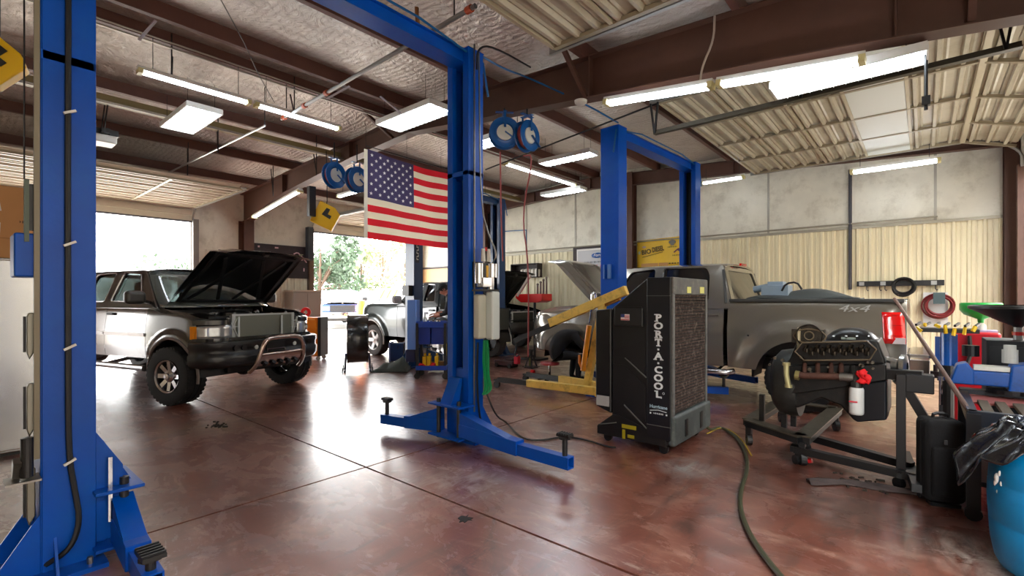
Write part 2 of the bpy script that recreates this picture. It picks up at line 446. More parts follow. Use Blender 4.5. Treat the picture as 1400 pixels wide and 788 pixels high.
# right wall (beside the camera) with two open doorways
ROP = [(-3.2, 3.25, 3.5), (6.1, 10.9, 3.5)]
wr = MB(); wall_with_openings(wr, XR, XR + .15, ROP, YF, YB, zroof(XR) + .03)
wall_right = struct(wr.build('wall_right', foilw))
nb = MB().bb((5.2, -14, 0), (5.5, 24, 5.6)); struct(nb.build('wall_light_blocker', M('light_blocker_grey', (128, 120, 110), .8, var=.08)))  # unseen wall added outside to hold back sky light from the right doorways
wf = MB(); walltop(wf, YF - .15, XL - .2, XR + .2, 0, .15); struct(wf.build('wall_front', liner))
# door jambs
def jamb(name, y, z, x, w=.1, col=None, z0=0):
    struct(MB().bb((x - .09, y - w / 2, z0), (x + .09, y + w / 2, z)).build(name, col or rustb))
greyt = M('grey_door_trim', (120, 118, 116), .5); darkt = M('dark_slate_trim', (44, 54, 66), .45)
jamb('trim_1', 4.22, 3.5, XL + .06, .13, greyt); jamb('trim_2', 7.33, 3.6, XL + .06, .14, M('brown_trim', (96, 78, 64), .5)); jamb('trim_3', 11.33, 3.6, XL + .06, .14, greyt)
jamb('trim_4', 7.22, 3.62, XL + .22, .16, darkt, 2.6); jamb('trim_5', .14, 3.5, XL + .06, .13, greyt)
jamb('trim_6', -.95, 3.5, XL + .06, .13, greyt)
jamb('trim_7', 3.32, 3.55, XR, .13, greyt); jamb('trim_8', 6.02, 3.55, XR, .13, greyt); jamb('trim_9', 10.98, 3.55, XR, .13, rustb)
# rafters: tapered I frames
def frame(name, Y, xpin=True, depth=(.62, .34, .62), cols=True, bw=.2):
    xs_ = [XL + .02, XL + .5, XL + 2.6, XL + 5.6, XRIDGE, -3.2, -1.2, XR - .05]
    bot = [3.55, 3.6, 4.02, 4.3, 4.40, 4.02, 3.83, 3.55] if depth[0] > .5 else [zroof(x) - .2 - .3 for x in xs_]
    e = thing(name, '', 'x', (0, 0, 0)); del e['label']; del e['category']; e.parent = ceiling
    w = MB()
    for i in range(len(xs_) - 1):
        a, b_ = xs_[i], xs_[i + 1]
        w.poly([(a, Y, bot[i]), (b_, Y, bot[i + 1]), (b_, Y, zroof(b_) - .2), (a, Y, zroof(a) - .2)])
    w.build('web', rustb, e, solid=.012)
    f = MB()
    for i in range(len(xs_) - 1):
        a, b_ = V((xs_[i], Y, bot[i])), V((xs_[i + 1], Y, bot[i + 1])); f.bar(a, b_, bw, .014)
        a, b_ = V((xs_[i], Y, zroof(xs_[i]) - .2)), V((xs_[i + 1], Y, zroof(xs_[i + 1]) - .2)); f.bar(a, b_, bw, .014)
    f.build('flange', rustb, e)
    sf = MB()
    for x in (XL + 2.6, XL + 5.6, XRIDGE, -3.25, -.18):
        i = max(k for k in range(len(xs_) - 1) if xs_[k] <= x); t = (x - xs_[i]) / (xs_[i + 1] - xs_[i]); zb = bot[i] * (1 - t) + bot[i + 1] * t
        sf.box((x, Y, (zb + zroof(x) - .2) / 2), (.014, bw * .92, zroof(x) - .2 - zb))
    sf.build('stiffener', rustb, e)
    return e
frame('rafter', 5.42)
frame('rafter', -.95)
frame('rafter', YB - .18, depth=(.3, .3, .3), bw=.14)
def icol(name, x, y, h, d=.3, w=.2, taper=0, rot=False):
    m = MB()
    if rot: m.box((x, y, h / 2), (.014, d, h)); m.box((x, y - d / 2, h / 2), (w, .014, h)); m.box((x, y + d / 2, h / 2), (w, .014, h))
    else: m.box((x, y, h / 2), (d, .014, h)); m.box((x - d / 2, y, h / 2), (.014, w, h)); m.box((x + d / 2, y, h / 2), (.014, w, h))
    return struct(m.build(name, rustb))
icol('trim_10', XL + .2, 5.42, 3.6, .38, .26); icol('trim_11', XR - .18, 5.42, 3.6, .34, .22)
icol('trim_12', -5.75, YB - .16, 4.7, .24, .15, rot=True); icol('trim_13', XR - .1, YB - .16, 4.2, .2, .18, rot=True)
icol('trim_14', XL + .2, -.95, 3.6, .38, .26); icol('trim_15', -10.95, YB - .16, 4.6, .2, .12, rot=True)
# knee braces from purlins to the big rafter
kb = MB()
kz = 4.55
for (x, dx) in ((-3.95, .0), (-1.9, .0)):
    pass
for (a, b_) in (((-5.05, 5.95, 4.62), (-5.05, 5.5, 4.2)), ((-3.3, 4.72, 4.55), (-3.3, 5.36, 4.02)), ((-1.45, 6.0, 4.45), (-1.45, 5.46, 3.85)), ((-7.45, 4.75, 4.72), (-7.45, 5.36, 4.4)), ((.3, 4.8, 4.4), (.3, 5.38, 3.7))):
    kb.bar(a, b_, .05, .05)
kb.build('knee_brace', rustb, ceiling)
# ---- overhead doors parked under the roof ----
creamd = M('cream_door_steel', (178, 171, 150), .45, var=.06, vscale=1.2, dirt=(140, 124, 96), dscale=2, damt=.4)
creaml = M('pale_door_steel', (206, 198, 184), .42, var=.05)
def door_stored(name, x0, x1, y0, y1, z, dp=.045, mat=None, rib=.2, flat=None, styles=1.2, curve=1, stw=.05):
    """sectional door lying level between x0 (tail) and x1 (wall side); ribs run along Y"""
    e = thing(name, '', 'x'); del e['label']; del e['category']; struct(e)
    n = int(round((x1 - x0) / .61)); sw = (x1 - x0) / n
    for i in range(n):
        a = x0 + i * sw; m = MB()
        if flat is not None and i == flat:
            m.bb((a + .02, y0, z), (a + sw - .02, y1, z + .03)); mt = M('translucent_door_section', (206, 210, 204), .5)
            m.build('door_section', mt, e); continue
        pts = []; k = int(round(sw / rib))
        for j in range(k):
            s = a + j * sw / k; r = sw / k
            pts += [(s + .01, z + dp), (s + r * .18, z + dp), (s + r * .26, z), (s + r * .42, z), (s + r * .5, z + dp), (s + r * .62, z + dp * .7), (s + r * .72, z + dp), (s + r - .012, z + dp)]
        for p, q in zip(pts, pts[1:]): m.poly([(p[0], y0, p[1]), (q[0], y0, q[1]), (q[0], y1, q[1]), (p[0], y1, p[1])])
        m.poly([(a, y0, z + dp + .015), (a + sw, y0, z + dp + .015), (a + sw, y1, z + dp + .015), (a, y1, z + dp + .015)])
        m.build('door_section', mat or creamd, e)
    # curved piece to the wall
    s = 1 if x1 > x0 else -1
    m = MB(); xw = XR - .05 if x1 > -5 else XL + .05
    nst = int(round((y1 - y0) / styles))
    m2 = MB()
    for i in range(nst + 1):
        y = y0 + (y1 - y0) * i / nst
        m2.bb((x0, y - stw / 2, z - .012), (x1, y + stw / 2, z + .03))
    m2.build('stile', M('stile_steel', (150, 140, 118), .45, metal=.2), e)
    jn = MB()
    for i in range(n + 1): jn.bb((x0 + i * sw - .018, y0, z - .008), (x0 + i * sw + .018, y1, z + .035))
    jn.build('section_joint', M('joint_steel', (176, 166, 140), .45), e)
    t = MB()
    for y in (y0 - .07, y1 + .07):
        xe = xw; 
        t.bb((min(x0, x1) - .1, y - .02, z - .01), (max(x0, x1), y + .02, z + .07))
        c0 = (x1 if abs(x1 - xw) < abs(x0 - xw) else x0)
        t.tube([(c0, y, z + .03), ((c0 + xw) / 2, y, z - .02), (xw, y, z - .25), (xw, y, z - .5)], .022, n=6, smooth=2)
    t.build('track', M('galvanised_track', (150, 150, 146), .4, metal=.6), e)
    r = MB()
    for i in range(n + 1):
        for y in (y0 - .03, y1 + .03): r.cyl((x0 + i * sw, y - .05, z + .03), (x0 + i * sw, y + .05, z + .03), .028, n=10)
    r.build('roller', whitep, e)
    return e
door_stored('door_1', -2.62, .47, 6.05, 10.75, 4.0, flat=3)
# door_1's leading sections tip down toward the opening
dd = bpy.data.objects['door_1']; bx0, bz0 = .49, 4.0; bu = V((math.cos(.30), 0, -math.sin(.30))); bnv = V((math.sin(.30), 0, math.cos(.30)))
def bpt(a, h, y): q = V((bx0, y, bz0)) + bu * a + bnv * h; return (q.x, q.y, q.z)
m = MB()
for k in range(3):
    a = .02 + k * .205; prof = [(a, .045), (a + .04, .045), (a + .055, 0), (a + .09, 0), (a + .105, .045), (a + .13, .03), (a + .15, .045), (a + .195, .045)]
    for p, q in zip(prof, prof[1:]): m.poly([bpt(p[0], p[1], 6.05), bpt(q[0], q[1], 6.05), bpt(q[0], q[1], 10.75), bpt(p[0], p[1], 10.75)])
m.poly([bpt(0, .06, 6.05), bpt(.64, .06, 6.05), bpt(.64, .06, 10.75), bpt(0, .06, 10.75)])
m.build('door_section', creamd, dd)
m = MB()
for k in range(5):
    y = 6.05 + 4.7 * k / 4; m.bar(bpt(0, .0, y), bpt(.64, .0, y), .05, .04)
m.build('stile', MATS['stile_steel'], dd)
MB().bar(bpt(0, .0, 6.05), bpt(0, .0, 10.75), .06, .05).build('hinge_bar', MATS['joint_steel'], dd)
door_stored('door_2', -2.9, .45, -2.6, 4.08, 4.03, mat=creamd, rib=.2, styles=6.68)
door_stored('door_3', -14.1, -11.05, .3, 4.1, 3.76, dp=.10, mat=creaml, rib=.3, styles=1.27)
door_stored('door_4', -14.1, -11.05, 7.45, 11.2, 3.84, dp=.10, mat=creaml, rib=.3, styles=1.25)
# hanging bottom section visible at the head of the left doorways
for nm, y0, y1, z in (('door_3', .2, 4.14, 3.45), ('door_4', 7.4, 11.25, 3.53)):
    h = MB(); d_ = bpy.data.objects[nm]
    for k in range(3): h.bb((XL + .06, y0, z + k * .15), (XL + .10, y1, z + k * .15 + .13))
    h.build('lowered_section', creaml, d_)
    b_ = MB().bb((XL + .05, y0, z - .04), (XL + .12, y1, z)); b_.build('bottom_seal', M('seal_grey', (90, 92, 104), .6), d_)
# end-wall ledge and small wall fittings belong to the room
# ---------- two-post vehicle lifts ----------
def make_lift(label, X, ya, yb, H, mat, w=.30, d=.21, arms=(), group=None, detail=False, carz=.0, beam=True, sticker=None):
    L = thing('vehicle_lift', label, 'vehicle lift', (X, (ya + yb) / 2, 0), 0, group)
    oy = (ya + yb) / 2
    for y, s in ((ya, 1), (yb, -1)):          # s: direction the channel opens
        Y = y - oy
        m = MB(); t = .012
        m.box((0, Y, H / 2), (w, t, H))
        for sx in (-1, 1):
            m.box((sx * (w / 2), Y + s * d / 2, H / 2), (t, d, H))
            m.box((sx * (w / 2 - .035), Y + s * d, H / 2), (.082, t, H))
            m.box((sx * (w / 2 - .07), Y + s * (d - .025), H / 2), (t, .05, H))
        m.box((0, Y + s * d / 2, H), (w + .02, d + .02, .012))
        if detail:  # joint of the column extension, bolts
            m.box((0, Y + s * d / 2, 2.72), (w + .012, d + .012, .05))
        c = m.build('column', mat, L, bevel=.004, seg=1)
        b = MB(); b.box((0, Y + s * .02, .012), (w + .26, .46, .024))
        for sx in (-1, 1):
            b.prism([(Y - s * .005, .02), (Y - s * .2, .02), (Y - s * .005, .33)], sx * (w / 2 - .01) - .006, sx * (w / 2 - .01) + .006, 'yz')
            b.prism([(sx * w / 2, .02), (sx * (w / 2 + .12), .02), (sx * w / 2, .2)], Y + s * .05 - .006, Y + s * .05 + .006, 'xz')
        b.build('base_plate', mat, L)
        bo = MB()
        for sx in (-1, 1):
            for q in (-.16, .18): bo.cyl((sx * (w / 2 + .07), Y + s * q, .024), (sx * (w / 2 + .07), Y + s * q, .06), .014, n=6)
        each(bo, 'anchor_bolt', steel, L)
        # carriage
        k = MB(); cy = Y + s * (d + .03)
        z0, z1 = carz + .07, carz + .40
        k.box((0, Y + s * (d - .06), carz + .42), (w - .17, .07, .66))
        k.box((0, cy, (z0 + z1) / 2 - .02), (w - .08, .05, z1 - z0))
        k.box((0, cy + s * .07, z1 - .0), (w + .16, .22, .02)); k.box((0, cy + s * .07, z0 + .02), (w + .16, .22, .02))
        k.prism([(cy + s * .03, z1), (cy + s * .15, z1), (cy + s * .02, z1 + .26), (cy - s * .02, z1 + .26)], -w / 2 + .07, w / 2 - .07, 'yz')
        k.build('carriage', mat, L, bevel=.004, seg=1)
        pn = MB()
        for sx in (-1, 1): pn.cyl((sx * (w / 2 + .0), cy + s * .1, z0 - .02), (sx * (w / 2 + .0), cy + s * .1, z1 + .05), .022, n=12)
        each(pn, 'pivot_pin', dsteel, L)
        sl = MB().box((0, Y + s * .06, H / 2 + .2), (w - .13, .02, H - .6)).cyl((-.03, Y + s * .07, .5), (-.03, Y + s * .07, H - .2), .012, n=6)  # black sheet stands in for the shade inside the slot, cylinder in front
        sl.build('slot_shade_and_cylinder', black, L)
    if beam:
        m = MB(); m.box((0, 0, H - .07), (.14, abs(yb - ya) - .0, .12)); m.box((0, 0, H - .005), (.2, abs(yb - ya), .01)); m.box((0, 0, H - .135), (.2, abs(yb - ya), .01))
        m.build('crossbeam', mat, L)
        h = MB(); h.tube([(.1, -abs(yb - ya) / 2 - .05, H - .4), (.13, -abs(yb - ya) / 2, H + .04), (.13, abs(yb - ya) / 2, H + .03), (.13, abs(yb - ya) / 2 + .1, H - .4)], .012, n=6, smooth=1)
        h.build('hydraulic_line', M('blue_hose', (20, 92, 150), .4), L)
    for (px, py, s, ex, ey) in arms:
        ph = .19 if abs(s) == 1 else .10; pz = 1 if abs(s) == 1 else 1.25   # pivot, pad end (world)
        a = V((px - X, py - oy, 0)); e = V((ex - X, ey - oy, 0)); dd = (e - a); ln = dd.length; u = dd / ln
        n = V((-u.y, u.x, 0)); z = carz + .15
        m = MB(); mid = a + u * ln * .62
        m.bar(a + V((0, 0, z + .02)), mid + V((0, 0, z)), .11, .13)
        p = [a + V((0, 0, z + .06)), a + u * ln * .55 + V((0, 0, z + .06)), a + V((0, 0, z + .2))]
        for q in (-.05, .05): m.poly([v + n * q for v in p])
        m.poly([p[1] + n * .05, p[1] - n * .05, p[2] - n * .05, p[2] + n * .05])
        m.build('arm', mat, L, bevel=.005, seg=1)
        ar = MB(); e1 = e + V((0, 0, z - .01))
        st = a + u * ln * .5 + V((0, 0, z - .01))
        for q, zz in ((-.038, 0), (.038, 0)): ar.bar(st + n * q, e1 + u * .06 + n * q, .008, .09)
        for zz in (-.045, .045): ar.bar(st + V((0, 0, zz)), e1 + u * .06 + V((0, 0, zz)), .084, .008)
        ax = ar.build('arm_extension', mat, L)
        pd = MB(); pd.cyl(e1, e1 + V((0, 0, ph)), .022, n=12)
        pp = pd.build('pad_screw', dsteel, L)
        tp = MB().cyl(e1 + V((0, 0, ph - .005)), e1 + V((0, 0, ph + .015)), .05, n=8); tp.box(e1 + V((0, 0, ph + .025)), (.12 * pz, .075 * pz, .02))
        for k in range(5): tp.box(e1 + V(((-.048 + k * .024) * pz, 0, ph + .038)), (.01, .075 * pz, .012))
        tp.build('pad', black, pp)
    return L
lift1 = make_lift('bright blue two-post lift in the foreground, its posts bare and its swing arms lowered', -3.63, .325, 3.62, 3.98, blue, .30, .21, detail=True,
    arms=[(-3.5, 3.32, 1, -2.22, 3.27), (-3.78, 3.32, 1, -4.5, 3.16), (-3.5, .66, 2, -2.78, .63), (-3.78, .66, 1, -4.45, .52)], carz=-.02)
def lpart(mb, name, mat, parent=None, **k): return mb.build(name, mat, parent or lift1, world=True, **k)
# near column: rubber-sheathed cable with ties, lock cover and door guards
cx = -3.63 + .15 + .02
cb = MB(); cb.tube([(cx, .425, 3.95), (cx, .425, 3.0), (cx, .422, 2.0), (cx, .424, 1.2), (cx, .425, .62), (cx + .005, .45, .42), (cx + .02, .47, .25), (cx + .03, .43, .12), (cx - .02, .34, .06)], .0135, n=8, smooth=2)
lpart(cb, 'power_cable', hoser, smooth=True)
for z in (2.44, 1.74, 1.19, .58):
    t = MB().box((cx + .008, .43, z), (.02, .055, .012), (.5, 0, 0)); lpart(t, 'cable_tie', whitep)
m = MB(); m.bb((-3.72, .225, 1.56), (-3.5, .318, 1.785)); lpart(m, 'lock_cover', blue, bevel=.01)
m = MB(); m.bb((-3.50, .296, .62), (-3.475, .318, 3.6)); lpart(m, 'back_strip', M('grey_strip', (124, 118, 100), .5))
for z0, z1 in ((1.15, 1.375), (.75, 1.01), (.29, .57)):
    m = MB(); a = -3.5
    m.prism([(.305, z0 + .03), (.282, z0 - .02), (.272, z0 + .02), (.272, z1 - .02), (.28, z1), (.305, z1)], a - .05, a - .01, 'yz')
    lpart(m, 'door_guard', M('worn_guard_steel', (120, 118, 108), .3, metal=.8), bevel=.006)
    m = MB().bb((a - .07, .262, z0 + .02), (a - .052, .305, z1 - .02)); lpart(m, 'guard_rubber', black)
m = MB().cyl((-3.47, .27, .54), (-3.47, .27, .74), .025, n=14); lpart(m, 'lock_cylinder', black)
m = MB().bb((-3.56, .19, .52), (-3.42, .32, .53)).prism([(-3.54, .5), (-3.44, .62), (-3.5, .64), (-3.58, .56)], .22, .25); lpart(m, 'foot_lever', steel)
m = MB().bb((-3.53, .262, 1.74), (-3.49, .28, 2.06)); lpart(m, 'padded_bumper', M('green_grey_pad', (92, 106, 96), .7))
m = MB().bb((-3.52, .278, 1.8), (-3.50, .31, 2.04)); lpart(m, 'bumper_backing', black)
m = MB().tube([(-3.5, .262, 4.0), (-3.5, .262, 2.06)], .004, n=5); lpart(m, 'lock_cable', dsteel)
m = MB().tube([(-3.47, .60, .56), (-3.47, .60, .2)], .013, n=8); lpart(m, 'gear_rod', chrome)
m = MB().prism([(.535, .72), (.535, .1), (.66, .1), (.66, .5)], -3.50, -3.488, 'yz'); lpart(m, 'column_gusset', blue)
# power unit on the far column
ux, uy = -3.40, 3.56
m = MB().bb((ux - .075, uy - .1, 1.56), (ux - .06, uy + .12, 1.82)); m.build('unit_bracket', black, lift1, world=True)
m = MB(); m.cyl((ux, uy - .08, 1.60), (ux, uy - .08, 1.80), .048, n=18); m.cyl((ux + .05, uy + .06, 1.66), (ux + .05, uy + .06, 1.80), .058, n=18); m.box((ux + .02, uy - .01, 1.61), (.10, .16, .09))
m.cyl((ux + .04, uy + .05, 1.5), (ux + .04, uy + .05, 1.66), .035, n=12)
lpart(m, 'pump_motor', chrome, smooth=True)
m = MB().bb((ux + .062, uy - .04, 1.66), (ux + .066, uy - .01, 1.78)); lpart(m, 'warning_label', yellow)
m = MB().bb((ux - .05, uy - .13, 1.52), (ux + .09, uy + .12, 1.54)); lpart(m, 'pump_flange', black)
m = MB().bb((ux - .04, uy - .13, 1.04), (ux + .05, uy - .01, 1.49)); lpart(m, 'oil_reservoir', M('cloudy_plastic', (196, 200, 186), .45), bevel=.025)
m = MB().bb((ux + .02, uy - .01, 1.03), (ux + .12, uy + .11, 1.52)); lpart(m, 'fluid_tank', M('pale_blue_white_plastic', (214, 226, 226), .35), bevel=.02)
m = MB()
for q in (-.05, .03): m.cyl((ux + .03, uy + q, 1.82), (ux + .03, uy + q, 1.95), .026, .018, n=12)
lpart(m, 'spray_bottle_neck', whitep)
m = MB().cyl((ux + .03, uy - .01, 1.93), (ux + .03, uy - .01, 1.965), .015, n=8); lpart(m, 'red_cap', red)
m = MB().tube([(ux - .02, 3.5, 3.93), (ux - .02, 3.52, 2.4), (ux + .02, 3.6, 2.1), (ux + .09, 3.66, 1.9), (ux + .05, 3.62, 1.8)], .008, n=6, smooth=2); lpart(m, 'conduit', steel)
m = MB().tube([(-3.455, 3.47, 4.02), (-3.455, 3.47, .3)], .009, n=6); lpart(m, 'grey_conduit', steel)
m = MB().tube([(-3.455, 3.52, 1.0), (-3.45, 3.5, .6), (-3.45, 3.53, .3), (-3.46, 3.58, .15)], .011, n=6, smooth=2); lpart(m, 'black_cable', hoser)
# green hose / strap bundle hanging from the unit
g = MB(); random.seed(4)
for k in range(7):
    a = k * .9; ox = .012 * math.cos(a); q = .026 * math.sin(a)
    g.tube([(ux + .0 + ox, uy + .02 + q, 1.02), (ux + .02 + ox * 1.5, uy + .0 + q * 1.6, .8), (ux + ox * 1.2, uy + .03 + q, .66), (ux + .02 + ox * 2, uy + .04 + q * 2, .52), (ux + ox, uy + q, .47)], .008, n=6, smooth=2)
hs = g.build('coiled_hose', green, smooth=True); tag(hs, 'bright green hose bundle hanging below the white tank on the middle blue post', 'hose')
# tall lifts further back
lift2 = make_lift('blue two-post lift straddling the silver pickup with its back wall posts', -3.52, 6.36, 9.25, 3.98, blue, .30, .22,
    arms=[(-3.4, 6.68, 1, -2.2, 7.25), (-3.65, 6.68, 1, -4.3, 7.2), (-3.4, 8.9, 1, -2.2, 8.5)], carz=0)
lift3 = make_lift('older dark blue two-post lift behind the flag around the dark pickup', -8.3, 6.4, 9.3, 3.98, blue_far, .30, .22, arms=[(-8.15, 6.75, 1, -7.5, 7.25), (-8.4, 9.0, 1, -9.2, 8.7)], carz=0)
lift1['label'] = 'bright blue two-post lift in the foreground with swing arms lowered to the bare floor'
lift2.location.x = -3.44; lift2.rotation_euler.z = -.06
lift2['label'] = 'tall blue two-post lift straddling the silver pickup by the yellow banner'
m = MB().bb((-8.149, 6.42, 2.2), (-8.140, 6.52, 2.75)); m.build('name_plate', M('plate_dark', (20, 34, 52), .4), lift3, world=True)
# lettering running up the corner of the far post
m = MB(); random.seed(7)
for k in range(7): z = 2.26 + k * .065; m.bb((-8.138, 6.45, z), (-8.132, 6.50 + random.uniform(-.01, .01), z + .018)); m.bb((-8.138, 6.45 + .04 * (k % 2), z), (-8.132, 6.462 + .04 * (k % 2), z + .05))
m.build('maker_lettering', whitep, lift3, world=True)
# control box on the far post
m = MB().bb((-8.42, 6.29, 1.5), (-8.2, 6.395, 1.72)); m.build('control_box', black, lift3, world=True)
m = MB().bb((-3.62, 6.335, 1.74), (-3.6, 6.355, 1.95)).bb((-3.54, 6.325, 1.74), (-3.49, 6.355, 1.95)); m.build('safety_decal', M('decal_blue_white', (90, 130, 190), .4), lift2, world=True)
# ---------- fluorescent fixtures ----------
def strip_light(p, q, label, w=.13, tubes=1, group='fluorescent strip lights', hang=.3, cage=False, caps=True):
    p = V(p); q = V(q); c = (p + q) / 2; d = (q - p).normalized(); up = V((0, 0, 1)); n = up.cross(d).normalized()
    e = thing('strip_light', label, 'light fixture', c, 0, group)
    m = MB(); m.bar(p + V((0, 0, .05)), q + V((0, 0, .05)), w * .62, .045)
    m.build('housing', white, e, world=True)
    for k in range(tubes):
        o = n * ((k - (tubes - 1) / 2) * (w * .5))
        t = MB().cyl(p + d * .05 + o, q - d * .05 + o, .02, n=10)
        t.build('fluorescent_tube', tubem, e, world=True)
    if caps:
        k = MB()
        for z, s in ((p, 1), (q, -1)): k.bar(z + V((0, 0, .01)), z + d * s * .05 + V((0, 0, .01)), w * .9, .06)
        each(k, 'end_cap', M('yellowed_cap', (214, 206, 150), .5), e, world=True)
    h = MB()
    for f in (.12, .88):
        a = p.lerp(q, f); zt = zroof(a.x) - .05
        if zt - a.z > .12: h.cyl(a + V((0, 0, .07)), (a.x, a.y, min(zt, a.z + hang)), .004, n=5)
    if h.v: each(h, 'hanger', dsteel, e, world=True)
    return e
def troffer(c, l, w, label, alongx=True, group='wide fluorescent fixtures', tilt=0):
    e = thing('wide_light', label, 'light fixture', c, 0, group)
    a, b = (l, w) if alongx else (w, l)
    m = MB(); m.box((0, 0, .045), (a, b, .03)); t = .014
    for s in (-1, 1): m.box((s * a / 2, 0, .015), (t, b, .07)); m.box((0, s * b / 2, .015), (a, t, .07))
    m.build('housing', white, e)
    n = 3
    for k in range(n):
        o = (k - 1) * w * .3
        tb = MB()
        if alongx: tb.cyl((-a / 2 + .04, o, -.0), (a / 2 - .04, o, -.0), .019, n=10)
        else: tb.cyl((o, -b / 2 + .04, -.0), (o, b / 2 - .04, -.0), .019, n=10)
        tb.build('fluorescent_tube', tubem, e)
    g = MB(); k = int(l / .1)
    for i in range(1, k):
        s = -l / 2 + i * l / k
        if alongx: g.box((s, 0, -.025), (.003, w - .03, .03))
        else: g.box((0, s, -.025), (w - .03, .003, .03))
    g.build('louvre', whitep, e)
    h = MB()
    for s in (-1, 1):
        for q in (-1, 1):
            x, y = s * a * .38, q * b * .38
            h.cyl((x, y, .08), (x, y, min(.45, zroof(c[0]) - .1 - c[2])), .003, n=5)
    each(h, 'hanger', dsteel, e)
    if tilt: e.rotation_euler = (0, tilt, 0)
    return e
strip_light((-7.2, 1.50, 4.18), (-7.2, 2.78, 4.18), 'left one of the two tubes in line above the dark pickup', hang=.5)
strip_light((-7.2, 2.84, 4.18), (-7.2, 4.15, 4.18), 'right one of the two tubes in line, ending near the flag', hang=.5)
troffer((-8.6, 2.45, 4.2), 1.32, .46, 'wide bright fixture left of and below the two tubes in line')
troffer((-5.9, 4.62, 4.2), 1.3, .46, 'wide bright fixture directly above the flag')
strip_light((-13.6, 5.35, 3.60), (-11.0, 5.35, 3.93), 'strip light following the sloped rafter above the raised hood', w=.16, hang=0)
strip_light((-11.0, 6.3, 3.95), (-9.3, 6.3, 3.95), 'strip light behind the two small blue reels left of the flag')
troffer((-5.35, 5.75, 4.0), 1.2, .35, 'fixture partly hidden behind the big double blue reel')
troffer((-5.1, 7.6, 4.08), 1.15, .3, 'fixture hanging right of the big double blue reel')
strip_light((-6.33, 7.2, 4.12), (-6.3, 9.7, 4.12), 'long strip light behind the red air hoses', w=.14)
troffer((-6.6, 9.65, 4.0), 1.15, .3, 'small far fixture low behind the red air hoses')
strip_light((-3.62, 10.5, 3.9), (-2.75, 10.5, 3.9), 'short strip light right of the rearmost blue post')
strip_light((-.98, 10.35, 3.66), (.22, 10.35, 3.66), 'strip light against the back wall under the white door section', w=.2, tubes=2)
strip_light((-2.93, 5.18, 3.80), (-1.66, 5.18, 3.655), 'left tube of the sloping pair fixed to the big brown rafter', w=.14, hang=0, tubes=2)
strip_light((-1.62, 5.18, 3.65), (-.38, 5.18, 3.515), 'right tube of the sloping pair fixed to the big brown rafter', w=.14, hang=0, tubes=2)
troffer((-.58, 5.62, 3.60), 1.22, .34, 'brightest wide fixture at upper right below the big brown rafter')
strip_light((-9.9, 9.2, 4.1), (-8.6, 9.2, 4.1), 'far strip light seen beneath the rafters left of the middle post')
